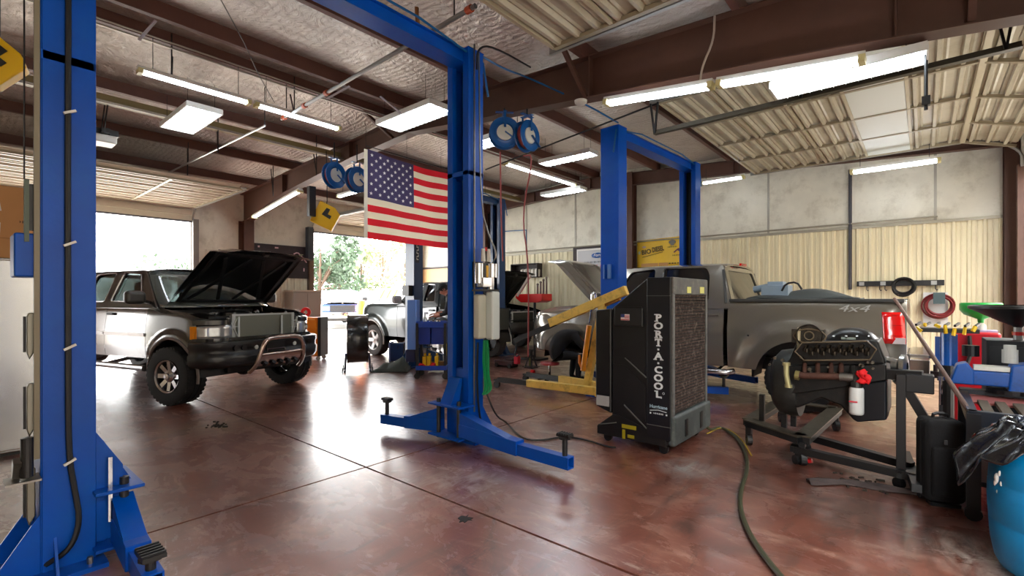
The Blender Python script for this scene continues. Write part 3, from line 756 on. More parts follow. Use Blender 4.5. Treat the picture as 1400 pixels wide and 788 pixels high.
# ---------- flag ----------
def flag():
    e = thing('flag', 'large stars and stripes flag hanging below a purlin, left of the middle blue post', 'flag', (-7.0, 4.53, 3.92))
    Lh, Hh = 2.42, 1.47; n = 40; ch = Hh / 13
    fr = M('flag_red', (206, 30, 44), .8, trans=.0); fw = M('flag_cream', (236, 226, 200), .8); fb = M('flag_blue', (70, 62, 98), .85, var=.12, vscale=3)
    for m_ in (fr, fw, fb):
        nt = m_.node_tree; b = nt.nodes['Principled BSDF']; out = [x for x in nt.nodes if x.type == 'OUTPUT_MATERIAL'][0]
        tr = nt.nodes.new('ShaderNodeBsdfTranslucent'); mxs = nt.nodes.new('ShaderNodeMixShader'); mxs.inputs[0].default_value = .45
        if b.inputs['Base Color'].is_linked: nt.links.new(b.inputs['Base Color'].links[0].from_socket, tr.inputs['Color'])
        else: tr.inputs['Color'].default_value = b.inputs['Base Color'].default_value
        nt.links.new(b.outputs[0], mxs.inputs[1]); nt.links.new(tr.outputs[0], mxs.inputs[2]); nt.links.new(mxs.outputs[0], out.inputs[0])
    def wv(y, z): return .035 * math.sin(y * 3.2 + z * .8) * (.3 - z / Hh) + .012 * math.sin(y * 9 + z * 2)
    def zz(y, z): return z - .055 * math.sin(PI * min(1, y / Lh)) * (1 + .5 * z / Hh) * 1.3
    c = MB()
    for i in range(13):
        c.cur = 0 if i % 2 == 0 else 1
        y0 = .94 if i < 7 else 0
        for k in range(n):
            a = y0 + (Lh - y0) * k / n; b_ = y0 + (Lh - y0) * (k + 1) / n; z0, z1 = -i * ch, -(i + 1) * ch
            c.poly([(wv(a, z0), a, zz(a, z0)), (wv(b_, z0), b_, zz(b_, z0)), (wv(b_, z1), b_, zz(b_, z1)), (wv(a, z1), a, zz(a, z1))])
    c.cur = 2
    for i in range(14):
        for k in range(20):
            a = .94 * k / 20; b_ = .94 * (k + 1) / 20; z0 = -7 * ch * i / 14; z1 = -7 * ch * (i + 1) / 14
            c.poly([(wv(a, z0), a, zz(a, z0)), (wv(b_, z0), b_, zz(b_, z0)), (wv(b_, z1), b_, zz(b_, z1)), (wv(a, z1), a, zz(a, z1))])
    cl = c.build('cloth', [fr, fw, fb], e, fix=False)
    s = MB()
    for r in range(9):
        cnt = 6 if r % 2 == 0 else 5
        for k in range(cnt):
            y = .94 * ((k + .5) / 6 if cnt == 6 else (k + 1) / 6); z = -7 * ch * (r + 1) / 10
            for sd in (-1, 1):
                pts = []
                for j in range(10):
                    R_ = .034 if j % 2 == 0 else .014; a = PI / 2 + j * PI / 5
                    pts.append((wv(y, z) + sd * .006, y + R_ * math.cos(a), zz(y, z) + R_ * math.sin(a)))
                cc = s.av((wv(y, z) + sd * .006, y, zz(y, z))); ids = [s.av(p) for p in pts]
                for j in range(10): s.face([cc, ids[j], ids[(j + 1) % 10]])
    s.build('star', M('star_white', (240, 240, 236), .7), e, fix=False)['kind'] = 'stuff'
    h = MB(); h.box((0, -.03, -Hh / 2 - .01), (.012, .06, Hh)); h.build('heading', M('canvas_white', (238, 232, 214), .8), e)
    r = MB(); r.tube([(0, -.03, .05), (0, Lh / 2, .03), (0, Lh, .04)], .006, n=5)
    for y in (-.03, .8, 1.6, 2.4): r.cyl((0, y, 0), (0, y, .42), .003, n=4)
    r.build('hanging_cord', dsteel, e)
flag()
# ---------- hose reels, hoses, pipes under the roof ----------
def reel(name, label, c, rz, r=.21, hose=True, w=.09, zt=None, group=None):
    e = thing(name, label, 'hose reel', c, rz, group)
    bl = M('reel_blue', (14, 88, 160), .35, coat=.3)
    for s in (-1, 1):
        m = MB(); m.lathe([(r, 0), (r + .008, .008), (r, .016), (r * .78, .010), (r * .62, .018), (r * .6, .004), (r * .2, .004)], (s * w / 2, 0, 0), (s, 0, 0), 28); m.build('flange', bl, e, smooth=True)
    m = MB().cyl((-w / 2, 0, 0), (w / 2, 0, 0), r * .3, n=20); m.build('drum', bl, e)
    m = MB(); m.lathe([(.0, .02), (r * .52, .016), (r * .56, .0)], (w / 2, 0, 0), (1, 0, 0), 24); m.lathe([(.0, .02), (r * .52, .016), (r * .56, .0)], (-w / 2, 0, 0), (-1, 0, 0), 24); m.build('hub_plate', M('reel_silver', (226, 228, 220), .35, metal=.2), e, smooth=True)
    m = MB()
    for k in range(5): m.lathe([(r * (.5 + k * .08) - .001, -w * .42), (r * (.5 + k * .08) + .012, 0), (r * (.5 + k * .08) - .001, w * .42)], (0, 0, 0), (1, 0, 0), 24)
    m.build('wound_hose', M('red_hose', (150, 62, 62), .5), e)
    m = MB()
    for s in (-1, 1): m.bar((s * (w / 2 + .035), 0, r * .3), (s * (w / 2 + .03), 0, r + .07), .03, .008)
    m.bar((-w / 2 - .05, 0, r + .07), (w / 2 + .05, 0, r + .07), .05, .01); m.bar((0, -.12, r + .08), (0, .12, r + .08), .05, .01)
    m.bar((w / 2 + .04, 0, 0), (w / 2 + .04, .17, -.12), .03, .01)
    m.build('mounting_arm', bl, e)
    if zt: MB().cyl((0, 0, r + .08), (0, 0, zt - c[2]), .012, n=6).build('drop_rod', dsteel, e)
    return e
reel('hose_reel', 'round-faced blue hose reel, left of the double pair right of the middle post', (-4.27, 4.86, 3.66), -.75, .2, zt=4.0)
reel('hose_reel', 'blue hose reel turned edge-on, right of the double pair right of the middle post', (-4.06, 5.08, 3.63), .0, .2, zt=4.0)
reel('hose_reel', 'small blue reel above the yellow box, left of the flag pair', tuple(W(457, 240, x=-8.2)), .2, .23, zt=4.3)
reel('hose_reel', 'small blue reel nearest the flag pole', tuple(W(488, 246, x=-8.0)), .15, .23, zt=4.3)
rh = M('red_hose', (150, 62, 62), .5)
def hoseobj(name, pts, r, mat, label, cat='hose', sm=2, group=None):
    o = MB().tube(pts, r, n=8, smooth=sm).build(name, mat, smooth=True); tag(o, label, cat, group); return o
p0 = V((-4.33, 4.86, 3.4)); 
hoseobj('air_hose', [(-4.33, 4.84, 3.42), (-4.325, 4.85, 2.6), (-4.31, 4.87, 1.95)], .011, rh, 'short red air hose hanging from the reel pair above the black hood')
a = W(730, 212, x=-4.15); b_ = W(723, 360, x=-4.3); c_ = W(722, 488, x=-4.5)
hoseobj('air_hose', [(-4.12, 5.08, 3.38), a, (-4.2, 5.13, 2.6), b_, c_], .011, rh, 'long red air hose reaching down almost to the floor beside the engine hoist')
# yellow hanging boxes
def hang_box(name, label, c, rz, tilt, s=.3, zt=4.2):
    e = thing(name, label, 'cord reel', c, rz)
    m = MB(Euler((0, tilt, .0)).to_matrix().to_4x4()); m.prism([(-s / 2, -s / 2), (s / 2, -s / 2), (s / 2, s * .32), (s * .2, s / 2), (-s / 2, s / 2)], -.06, .06); m.build('case', M('safety_yellow', (238, 190, 16), .38), e, bevel=.012)
    m = MB(Euler((0, tilt, .0)).to_matrix().to_4x4()); m.prism([(-s * .18, -s * .02), (s * .22, -s * .06), (s * .22, s * .1), (s * .04, s * .1), (s * .04, s * .34), (-s * .12, s * .34)], -.068, .068); m.build('handle_recess', blackp, e)
    MB().tube([(0, 0, s * .4), (.02, 0, s * .8), (0, 0, zt - c[2])], .009, n=6, smooth=1).build('hook_strap', black, e)
    return e
hang_box('cord_reel', 'yellow boxy cord reel hanging tilted below the small blue reels', tuple(W(446, 296, x=-8.5)), .95, .45, .42)
hang_box('cord_reel', 'yellow boxy cord reel cut off at the left edge near the ceiling', tuple(W(-6, 84, x=-4.6)), 1.35, .7, .26)
m = MB().bb((-8.6, 4.3, 2.95), (-8.5, 4.42, 3.5)); o = m.build('speaker_box', black); tag(o, 'narrow black box hanging left of the small blue reels', 'box'); 
# pipes & conduit
galv = M('galvanised_pipe', (132, 130, 128), .38, metal=.7)
def pipe(name, pts, r, mat, label, sm=0): return hoseobj(name, pts, r, mat, label, 'pipe', sm)
q1 = W(385, 163, z=4.22); q2 = W(650, 8, z=4.22)
e = thing('gas_pipe', 'long grey pipe slanting across the ceiling above the flag with a brass valve', 'pipe', q1)
MB().cyl(q1, q2, .024, n=10).build('pipe_run', galv, e, world=True)
d_ = (q2 - q1)
for f in (.02, .18, .33, .98): 
    c = q1 + d_ * f; MB().cyl(c - d_.normalized() * .035, c + d_.normalized() * .035, .036, n=10).build('coupling', M('orange_fitting', (190, 80, 40), .5), e, world=True)
c = q1 + d_ * .80; MB().tube([c, c + V((0, 0, .1)), c + V((.02, -.05, .2)), c + V((.02, -.05, .3))], .022, n=8, smooth=1).build('valve', M('brass', (150, 100, 60), .4, metal=.7), e, world=True)
for f in (.04, .93):
    c = q1 + d_ * f; MB().cyl(c, (c.x, c.y, zroof(c.x) - .22), .008, n=6).build('drop_rod', dsteel, e, world=True)
q3 = W(190, 256, z=4.1); q4 = W(362, 172, z=4.1)
e = thing('conduit_pipe', 'thin bright pipe slanting below the purlins over the left doorway', 'pipe', q3)
MB().cyl(q3, q4, .016, n=8).build('pipe_run', M('bright_galvanised', (186, 184, 182), .35, metal=.6), e, world=True)
for c in (q3.lerp(q4, .5), q4): MB().cyl(c, (c.x, c.y, zroof(c.x) - .22), .007, n=6).build('drop_rod', dsteel, e, world=True)
# conduits strapped along the purlins
cp = MB()
for x, z in ((-7.1, 4.62), (-7.16, 4.58), (-9.3, 4.40), (-9.24, 4.36)): cp.cyl((x, YF + .1, z), (x, YB - .3, z), .011, n=6)
cp.build('conduit', M('pale_conduit', (168, 162, 150), .4, metal=.5), ceiling)
cp = MB().bb((-9.5, YF + .1, 4.40), (-9.36, 11.4, 4.52)); cp.build('cable_tray', M('khaki_steel', (132, 116, 74), .5), ceiling)
# sprinkler-like drop pipes on the flag-side rafter and hanging braces
hr = MB()
for px, py, x in ((395, 0, 0),): pass
for p, l in ((W(400, 20, z=4.7), .0),): pass
for (x, y, z0) in ((-7.4, 1.9, 4.25), (-7.4, 3.5, 4.25), (-9.4, 4.9, 3.95), (-11.4, 4.9, 3.8), (-11.4, 3.2, 3.8), (-9.4, 3.1, 4.0)):
    hr.cyl((x, y, z0), (x, y, zroof(x) - .05), .009, n=5); hr.cyl((x, y, z0 + .05), (x - .35, y + .1, zroof(x) - .2), .012, n=5)
hr.build('hanger_rod', dsteel, ceiling)
for (a, b_, nm) in ((W(213, 28, z=4.5), W(190, 55, z=4.3), 'a'), (W(478, 118, z=4.4), W(447, 135, z=4.3), 'b'), (W(520, 132, z=4.3), W(548, 155, z=4.2), 'c')):
    MB().bar(a, b_, .03, .012).build('strap_brace', M('bright_strap', (200, 198, 210), .4), ceiling, world=True)
# cables dangling from the ceiling
hoseobj('ceiling_cable', [W(302, 0, z=4.6), W(335, 60, z=4.5), W(352, 100, z=4.4), W(375, 140, z=4.3)], .006, M('grey_cable', (90, 86, 84), .6), 'thin grey cable dangling down between the purlins above the strip lights', 'cable')
hoseobj('light_cable', [W(977, 22, y=5.25), W(976, 55, y=5.22), W(960, 90, y=5.2), W(957, 115, y=5.2)], .012, M('pale_cable', (186, 176, 164), .6), 'pale curved flex dropping over the big brown rafter to its tubes', 'cable')
hoseobj('air_line', [W(655, 75, z=4.1), W(690, 95, z=4.1), W(720, 105, y=5.2), W(800, 142, z=4.05), W(845, 168, z=4.05)], .012, M('blue_hose', (20, 92, 150), .4), 'blue air line running from the middle post toward the next blue post', 'pipe')
hoseobj('conduit_elbow', [W(652, 95, x=-3.4), W(652, 66, x=-3.4), W(672, 62, x=-3.5), W(725, 92, y=5.2)], .011, dsteel, 'dark bent conduit leaving the top of the middle blue post', 'pipe')
hoseobj('rod_pipe', [W(664, 232, z=3.95), W(985, 108, z=4.1)], .014, black, 'thin dark pipe crossing under the rafter behind the blue reel pair', 'pipe', 0)
hoseobj('wall_pipe', [(-1.10, YB - .06, 4.0), (-1.10, YB - .06, 1.62)], .03, M('dark_wall_pipe', (52, 50, 58), .5), 'dark vertical pipe down the ribbed back wall above the truck bed', 'pipe', 0)
sc_ = thing('smoke_alarm', 'round white detector at the lower edge of the big brown rafter', 'detector', tuple(W(794, 140, y=5.15)))
MB().lathe([(0, -.03), (.05, -.028), (.075, -.01), (.08, .02), (.03, .03)], n=20).build('detector_body', whitep, sc_, smooth=True)
# rafter foot and tracks at upper right
e = thing('door_operator', 'white garage door opener hanging under the purlins right of the near blue post', 'door opener', tuple(W(140, 192, x=-9.6)))
MB().box((0, 0, 0), (.34, .3, .12)).build('light_cover', M('opener_white', (226, 226, 222), .4), e, bevel=.02)
MB().box((0, 0, .1), (.3, .34, .09)).box((.2, 0, .1), (.1, .1, .07)).build('motor_case', black, e)
m = MB()
for x in (-.12, .12): m.cyl((x, 0, .12), (x, .05, .6), .01, n=5)
m.build('hanger', dsteel, e)
MB().box((-1.9, 0, .06), (3.6, .05, .04)).build('rail', galv, e)
e = thing('track_angle', 'dark angle iron with v-shaped hangers crossing below the brightest wide fixture', 'angle iron', tuple(W(895, 184, y=5.98)))
a_, b_ = W(895, 184, y=5.98), W(1398, 64, y=5.98)
MB().bar(a_, b_, .07, .012).bar(a_ + V((0, .03, .03)), b_ + V((0, .03, .03)), .012, .07).build('angle_bar', M('olive_steel', (66, 60, 48), .5, metal=.4), e, world=True)
for f in (.0, .5, .97):
    c = a_.lerp(b_, f); MB().bar(c, (c.x - .12, c.y, zroof(c.x) - .22), .03, .02).build('hanger_leg', dsteel, e, world=True); MB().bar(c, (c.x + .10, c.y, zroof(c.x) - .22), .03, .02).build('hanger_leg', dsteel, e, world=True)
t_ = thing('pipe_clamp', 'small dark clamp hanging under the rafter beside the wide bright fixture', 'bracket', tuple(W(1266, 120, y=5.7)))
MB().cyl((0, 0, -.2), (0, 0, .35), .014, n=8).box((0, 0, -.12), (.06, .06, .08)).build('bracket_rod', black, t_)

hoseobj('wall_air_pipe', [(-9.3, YB - .1, 2.95), (-9.3, YB - .1, 3.55), (-10.5, YB - .1, 3.6)], .018, M('blue_hose', (20, 92, 150), .4), 'thin blue pipe bent against the back wall right of the far post', 'pipe', 0)
# ---------- vehicles ----------
def interp(t, x):
    if x <= t[0][0]: return t[0][1]
    for (a, b_), (c, d) in zip(t, t[1:]):
        if x <= c: return b_ + (d - b_) * (x - a) / (c - a)
    return t[-1][1]
def rpoly(pts, r, n=4):
    out = []; N = len(pts)
    for i in range(N):
        p = V(pts[i]); a = (V(pts[i - 1]) - p); b_ = (V(pts[(i + 1) % N]) - p); ra = min(r, a.length * .45); rb = min(r, b_.length * .45)
        A = p + a.normalized() * ra; B = p + b_.normalized() * rb
        for k in range(n + 1):
            t = k / n; out.append(tuple(A * (1 - t) ** 2 + p * 2 * t * (1 - t) + B * t * t))
    return out
def sheet(name, outer, holes, mp, mat, parent, solid=.02, sub=0):
    bm = bmesh.new(); es = []
    for loop in [outer] + holes:
        vs = [bm.verts.new((p[0], p[1], 0)) for p in loop]
        for i in range(len(vs)): es.append(bm.edges.new((vs[i], vs[(i + 1) % len(vs)])))
    bmesh.ops.triangle_fill(bm, edges=es, use_beauty=True)
    for v in bm.verts: v.co = V(mp(v.co.x, v.co.y))
    bmesh.ops.recalc_face_normals(bm, faces=bm.faces)
    me = bpy.data.meshes.new(name); bm.to_mesh(me); bm.free(); me.materials.append(mat)
    o = bpy.data.objects.new(name, me); COL.objects.link(o); o.parent = parent
    md = o.modifiers.new('s', 'SOLIDIFY'); md.thickness = solid; md.offset = 0
    return o
def sweep(mb, path, prof):
    """path: xy points, prof: (outset, z) rows; normals point away from origin side"""
    P = [V((p[0], p[1])) for p in path]; rows = []
    for i, p in enumerate(P):
        t = (P[min(i + 1, len(P) - 1)] - P[max(i - 1, 0)]).normalized(); n = V((t.y, -t.x))
        rows.append([mb.av((p.x + n.x * o, p.y + n.y * o, z)) for o, z in prof])
    for a, b_ in zip(rows, rows[1:]):
        for k in range(len(prof) - 1): mb.face([a[k], b_[k], b_[k + 1], a[k + 1]])
    return mb
def make_wheel(parent, c, R, tw, rimr, side, rimmat, style='eight', steer=0, tiremat=None):
    e = bpy.data.objects.new('wheel', None); COL.objects.link(e); e.parent = parent; e.location = c; e.rotation_euler = (0, 0, steer)
    s = side; h = tw / 2
    t = MB(); pr = [(rimr * .99, -h * .8), (rimr * 1.08, -h * .96), (R * .82, -h), (R * .95, -h * .92), (R, -h * .72), (R, -h * .3), (R - .012, -h * .28), (R - .012, -h * .2), (R, -h * .18), (R, h * .18), (R - .012, h * .2), (R - .012, h * .28), (R, h * .3), (R, h * .72), (R * .95, h * .92), (R * .82, h), (rimr * 1.08, h * .96), (rimr * .99, h * .8)]
    t.lathe(pr, (0, 0, 0), (0, 1, 0), 40)
    for k in range(36):
        a = 2 * PI * k / 36
        for q in (-1, 1): t.box((R * .973 * math.cos(a), q * h * .7, R * .973 * math.sin(a)), (.022, h * .36, .038), Euler((0, -a, 0)))
    t.build('tire', tiremat or rubber, e, smooth=True)
    r = MB(); o = s * h
    r.lathe([(rimr, o * .85), (rimr * 1.02, o * .98), (rimr * .93, o * .9), (rimr * .88, o * .45), (rimr * .86, -o * .7)], (0, 0, 0), (0, 1, 0), 36)
    nsp = 8 if style == 'eight' else 5
    for k in range(nsp):
        a = 2 * PI * k / nsp; u = V((math.cos(a), 0, math.sin(a)))
        r.bar(V((0, o * .55, 0)) + u * rimr * .2, V((0, o * .7, 0)) + u * rimr * .9, rimr * (.26 if nsp == 8 else .34), .03, up=(0, 1, 0))
    r.lathe([(rimr * .42, o * .5), (rimr * .36, o * .72), (rimr * .2, o * .85), (rimr * .18, o * 1.0), (.001, o * 1.03)], (0, 0, 0), (0, 1, 0), 24)
    r.build('rim', rimmat, e, smooth=True)
    d = MB(); d.lathe([(.001, o * .2), (rimr * .85, o * .2)], (0, 0, 0), (0, 1, 0), 24); d.build('brake_disc', dsteel, e)
    return e
def vehicle(name, label, cat, loc, rz, P):
    e = thing(name, label, cat, loc, rz)
    Wd = P['W'] / 2; wb = P['wb']; fo = P['fo']; ro = P['ro']; R = P['R']; tw = P['tw']; zs = P['zs']; paint = P['paint']
    Ra = P['Ra']; zw = R; fl = P.get('flare', .05); top = P['top']; xd = P['xd']; xcb = P['xcb']; lift = P.get('lift', 0)
    low = P.get('paint_low', paint)
    def sy(x, z):
        y = Wd - .05 * max(0, z - .95) ** 1.3 * 3 * (1 if x > -wb - .0 or True else 1) - .09 * max(0, .75 - z) * 1.2
        y -= P.get('fr', .16) * max(0, (x - (fo - .38)) / .38) ** 2.2
        y -= .05 * max(0, (-(wb + ro - .2) - x) / .2) ** 2
        for xw in (0, -wb):
            r = math.hypot(x - xw, z - zw)
            t = 1 - (r - Ra) / P.get('fw', .17)
            if t > 0 and r > 0: y += fl * (min(1, t * 1.8)) ** .8
        if 'crease' in P:
            zc = P['crease']; y += .012 * math.exp(-((z - zc) / .03) ** 2)
        return y
    def zb(x):
        z = zs + P.get('rise', .12) * max(0, (x - (fo - .5)) / .5)
        if x < -wb - Ra: z = zs + .06
        for xw in (0, -wb):
            d = abs(x - xw)
            if d < Ra: z = max(z, zw + math.sqrt(Ra * Ra - d * d))
        return z
    def side(nm, x0, x1, s, mat, z0=None, z1=None, tp=None, nv=14):
        m = MB(); n = max(4, int(abs(x1 - x0) / .028))
        def fn(u, v):
            x = x0 + (x1 - x0) * u; a = zb(x) if z0 is None else max(zb(x), z0); b_ = interp(tp or top, x) if z1 is None else z1
            z = a + (b_ - a) * v; zz = z
            y = sy(x, z) - (.03 * max(0, v - .9) / .1 if z1 is None else 0)
            return (x, s * y, zz)
        m.grid(fn, n, nv)
        return m.build(nm, mat, e, smooth=50, solid=0)
    xr = -(wb + ro)
    for s in (1, -1):
        side('front_fender', P.get('fend', fo - .02), xd + .004, s, paint)
        dz = P['doors']
        for a, b_ in zip(dz, dz[1:]):
            d = side('door', a - .004, b_ + .004, s, low)
            hx = b_ + .14; hz = P['belt'] - .14
            MB().box((hx, s * (sy(hx, hz) + .02), hz), (.16, .03, .035)).build('door_handle', P.get('handle', black), d, bevel=.006)
            if 'strip' in P:
                MB().box(((a + b_) / 2, s * (sy((a + b_) / 2, P['strip']) + .006), P['strip']), (abs(a - b_) - .02, .02, .045)).build('side_moulding', P['stripmat'], d)
        if P['bed']:
            side('bed_side', xcb - .03, xr, s, low)
            ib = MB().bb((xcb - .05, s * (Wd - .14), .72), (xr + .05, s * (Wd - .11), P['bedtop'] - .02)); ib.build('bed_liner', P.get('linermat', black), e)
            MB().bb((xcb - .04, s * (Wd - .15), P['bedtop'] - .03), (xr + .02, s * (Wd - .035), P['bedtop'] + .012)).build('bed_rail_cap', P.get('cap', black), e, bevel=.01)
        # wheel well liner
        for xw in (0, -wb):
            m = MB(); n = 14
            def fn(u, v, xw=xw):
                a = PI * u; return (xw + (Ra + .03) * math.cos(a), s * (Wd - .03 - .42 * v), zw + (Ra + .03) * math.sin(a))
            m.grid(fn, n, 2); m.build('wheel_liner', black, e)
            if fl and P.get('flarelip'):
                m = MB(); pts = []
                for k in range(19):
                    a = PI * (k / 18) * 1.10 - .05 * PI; x = xw + (Ra + .012) * math.cos(a); z = zw + (Ra + .012) * math.sin(a); pts.append((x, s * (sy(x, max(z, zs)) + .004), z))
                m.tube(pts, .02, n=6); m.build('wheel_lip', P['flarelip'], e, smooth=True)
    # cab
    xA, xB, xC, xD = P['cab']; zr = P['roof']; zbel = P['belt']; yb_, yr_ = Wd - .07, Wd - .25
    def cy(z): t = (z - zbel) / (zr - .07 - zbel); return yb_ + (yr_ - yb_) * (t * .75 + .25 * t * t)
    outer = [(xA, zbel - .06), (xB, zr - .07), (xC, zr - .07), (xD, zbel - .06)]
    gl = P['glass']
    for s in (1, -1):
        holes = [rpoly(h, .05) for h in P['windows']]
        sheet('cab_pillar', outer, holes, lambda x, z, s=s: (x, s * cy(z), z), P.get('pillar', paint), e, .05)
        for h in P['windows']:
            sheet('side_window', rpoly([((p[0]), p[1]) for p in h], .05), [], lambda x, z, s=s: (x, s * (cy(z) - .012), z), gl, e, .006)
            if P.get('winlip'):
                m = MB(); m.tube([(p[0], s * (cy(p[1]) + .02), p[1]) for p in rpoly(h, .06)], .012, n=5, closed=True); m.build('window_trim', P['winlip'], e)
    m = MB()
    def rfn(u, v):
        y = yr_ * (2 * v - 1); k = abs(2 * v - 1); q = abs(2 * u - 1)
        return (xB + .03 + (xC - xB - .06) * u, y * 1.0, zr - .075 + .075 * (1 - k ** 3.2) * (1 - .35 * q ** 6) + .0)
    m.grid(rfn, 14, 20); m.build('roof', P.get('pillar', paint), e, smooth=50, solid=.03)
    m = MB()
    def wf_(u, v):
        z = zbel - .04 + (zr - .05 - zbel + .03) * u; x = xA + (xB - xA) * u; k = 2 * v - 1
        return (x + .10 * (1 - k * k) * (1 - .4 * u), (cy(max(z, zbel)) - .02) * k, z)
    m.grid(wf_, 6, 10); m.build('windshield', P.get('wsglass', gl), e, smooth=60, solid=.006)
    # rear wall of cab with window
    zt = zr - .08; o2 = [(-yb_ + .0, zbel - .5), (yb_, zbel - .5), (yb_, zbel), (yr_, zt), (-yr_, zt), (-yb_, zbel)]
    hw = rpoly([(-yb_ + .16, zbel + .04), (yb_ - .16, zbel + .04), (yr_ - .1, zt - .06), (-yr_ + .1, zt - .06)], .05)
    rx = lambda z: xD + (xC - xD) * max(0, min(1, (z - zbel) / (zt - zbel)))
    sheet('cab_rear', o2, [hw], lambda y, z: (rx(z), y, z), P.get('pillar', paint), e, .04)
    sheet('rear_window', hw, [], lambda y, z: (rx(z), y, z), gl, e, .006)
    # mirrors
    for s in (1, -1):
        mx = xA - .22; m = MB(); m.box((mx, s * (Wd + .12), zbel + .1), (.13, .26, .19)); mi = m.build('mirror', P.get('mirrormat', black), e, bevel=.06, seg=4)
        MB().bar((mx, s * (Wd - .06), zbel + .03), (mx, s * (Wd + .06), zbel + .06), .06, .04).build('mirror_arm', black, mi)
        MB().box((mx - .056, s * (Wd + .12), zbel + .1), (.004, .2, .13)).build('mirror_glass', chrome, mi)
    # interior
    m = MB(); m.bb((xA - .35, -Wd + .12, zbel - .45), (xA - .02, Wd - .12, zbel - P.get('dash', .03))); m.build('dashboard', blackp, e, bevel=.05)
    for yy in (-.42, .42):
        m = MB(); m.box((xA - 1.15, yy, zbel - .1), (.16, .5, .62), (0, -.2, 0)); m.box((xA - 1.2, yy, zbel + .27), (.1, .26, .16)); m.box((xA - .9, yy, zbel - .38), (.55, .52, .16)); m.build('seat', M('grey_cloth', (58, 58, 60), .85), e, bevel=.04)
    m = MB(); m.tube([(xA - .55 + .1 * math.cos(a) * .4, .42 + .18 * math.sin(a), zbel - .02 + .18 * math.cos(a)) for a in [k * PI / 8 for k in range(16)]], .014, n=6, closed=True); m.build('steering_wheel', blackp, e)
    # underbody
    m = MB(); m.bb((fo - .15, -.42, zs - .06), (xr + .1, -.34, zs + .1)).bb((fo - .15, .34, zs - .06), (xr + .1, .42, zs + .1))
    for xw in (0, -wb): m.cyl((xw, -Wd + .25, zw), (xw, Wd - .25, zw), .045, n=10); m.sph((xw, .1, zw), .14)
    m.build('chassis', black, e)
    m = MB(); m.bb((xd, -Wd + .12, zs + .02), (xcb, Wd - .12, zs + .08)); m.build('cab_floor', black, e)
    if P['bed']:
        m = MB(); m.bb((xcb - .06, -Wd + .12, .7), (xr + .06, Wd - .12, .74)); m.bb((xcb - .05, -Wd + .12, .7), (xcb - .09, Wd - .12, P['bedtop'] - .03)); m.build('bed_floor', P.get('linermat', black), e)
        m = MB(); m.bb((xr, -Wd + .12, .70), (xr + .05, Wd - .12, P['bedtop'])); m.build('tailgate', low, e, bevel=.015)
    # wheels
    for xw, rd in ((0, 1), (-wb, 1)):
        for s in (1, -1):
            if (xw, s) in P.get('nowheel', ()): continue
            st = P.get('steer', 0) if xw == 0 else 0
            make_wheel(e, (xw, s * (Wd - tw / 2 + P.get('wout', 0)), R), R, tw, P['rim'], s, P['rimmat'], P.get('rimstyle', 'eight'), st, P.get('tiremat'))
    # hood hinged open
    if 'hood' in P:
        hx, hz, Lh, ang = P['hood']; hw_ = Wd - .14
        mt = Matrix.Translation((hx, 0, hz)) @ Matrix.Rotation(-ang, 4, 'Y')
        m = MB(mt)
        def hf(u, v):
            k = 2 * v - 1; x = .02 + Lh * u; wd = hw_ * (1 - .07 * u ** 2)
            return (x, wd * k, .035 * (1 - k * k) + .07 * (1 - u) * 0 - P.get('lip', .09) * (max(0, u - .84) / .16) ** 1.3 * (1 + .2 * k * k) - .03 * abs(k) ** 8 + .018 * math.exp(-((abs(k) - .62) / .07) ** 2) + P.get('hoodarch', 0) * (1 - k * k) * (1 - u) ** 2)
        m.grid(hf, 20, 28); hd = m.build('hood', P.get('hoodmat', paint), e, smooth=60, solid=0)
        m = MB(mt)
        def hf2(u, v):
            a = hf(.02 + .96 * u, .02 + .96 * v); return (a[0], a[1], a[2] - .022 - .02 * math.sin(PI * u) * math.sin(PI * v))
        m.grid(hf2, 16, 20); m.build('hood_underside', P.get('liner', blackp), hd, smooth=60)
        rb = MB(mt)
        zz = -.045
        for a, b_ in (((.1, -hw_ * .85), (Lh * .9, -hw_ * .8)), ((.1, hw_ * .85), (Lh * .9, hw_ * .8)), ((.12, -hw_ * .8), (.12, hw_ * .8)), ((Lh * .84, -hw_ * .8), (Lh * .84, hw_ * .8)), ((.15, -hw_ * .7), (Lh * .8, -.1)), ((.15, hw_ * .7), (Lh * .8, .1)), ((.15, -.12), (Lh * .8, -hw_ * .62)), ((.15, .12), (Lh * .8, hw_ * .62))):
            rb.bar((a[0], a[1], zz + .015), (b_[0], b_[1], zz), .055, .022)
        rb.build('hood_brace', P.get('bracemat', M('underhood_black', (26, 28, 30), .4)), hd, bevel=.006)
        m = MB(mt).box((Lh - .09, 0, -.1), (.05, .07, .06)); m.build('hood_latch', steel, hd)
        if P.get('hoodtape'):
            m = MB(mt).box((Lh - .1, hw_ * .78, -.062), (.16, .05, .004), (0, .3, 0)); m.build('warning_sticker', M('pale_green_label', (176, 184, 150), .5), hd)
    return e, sy, zb
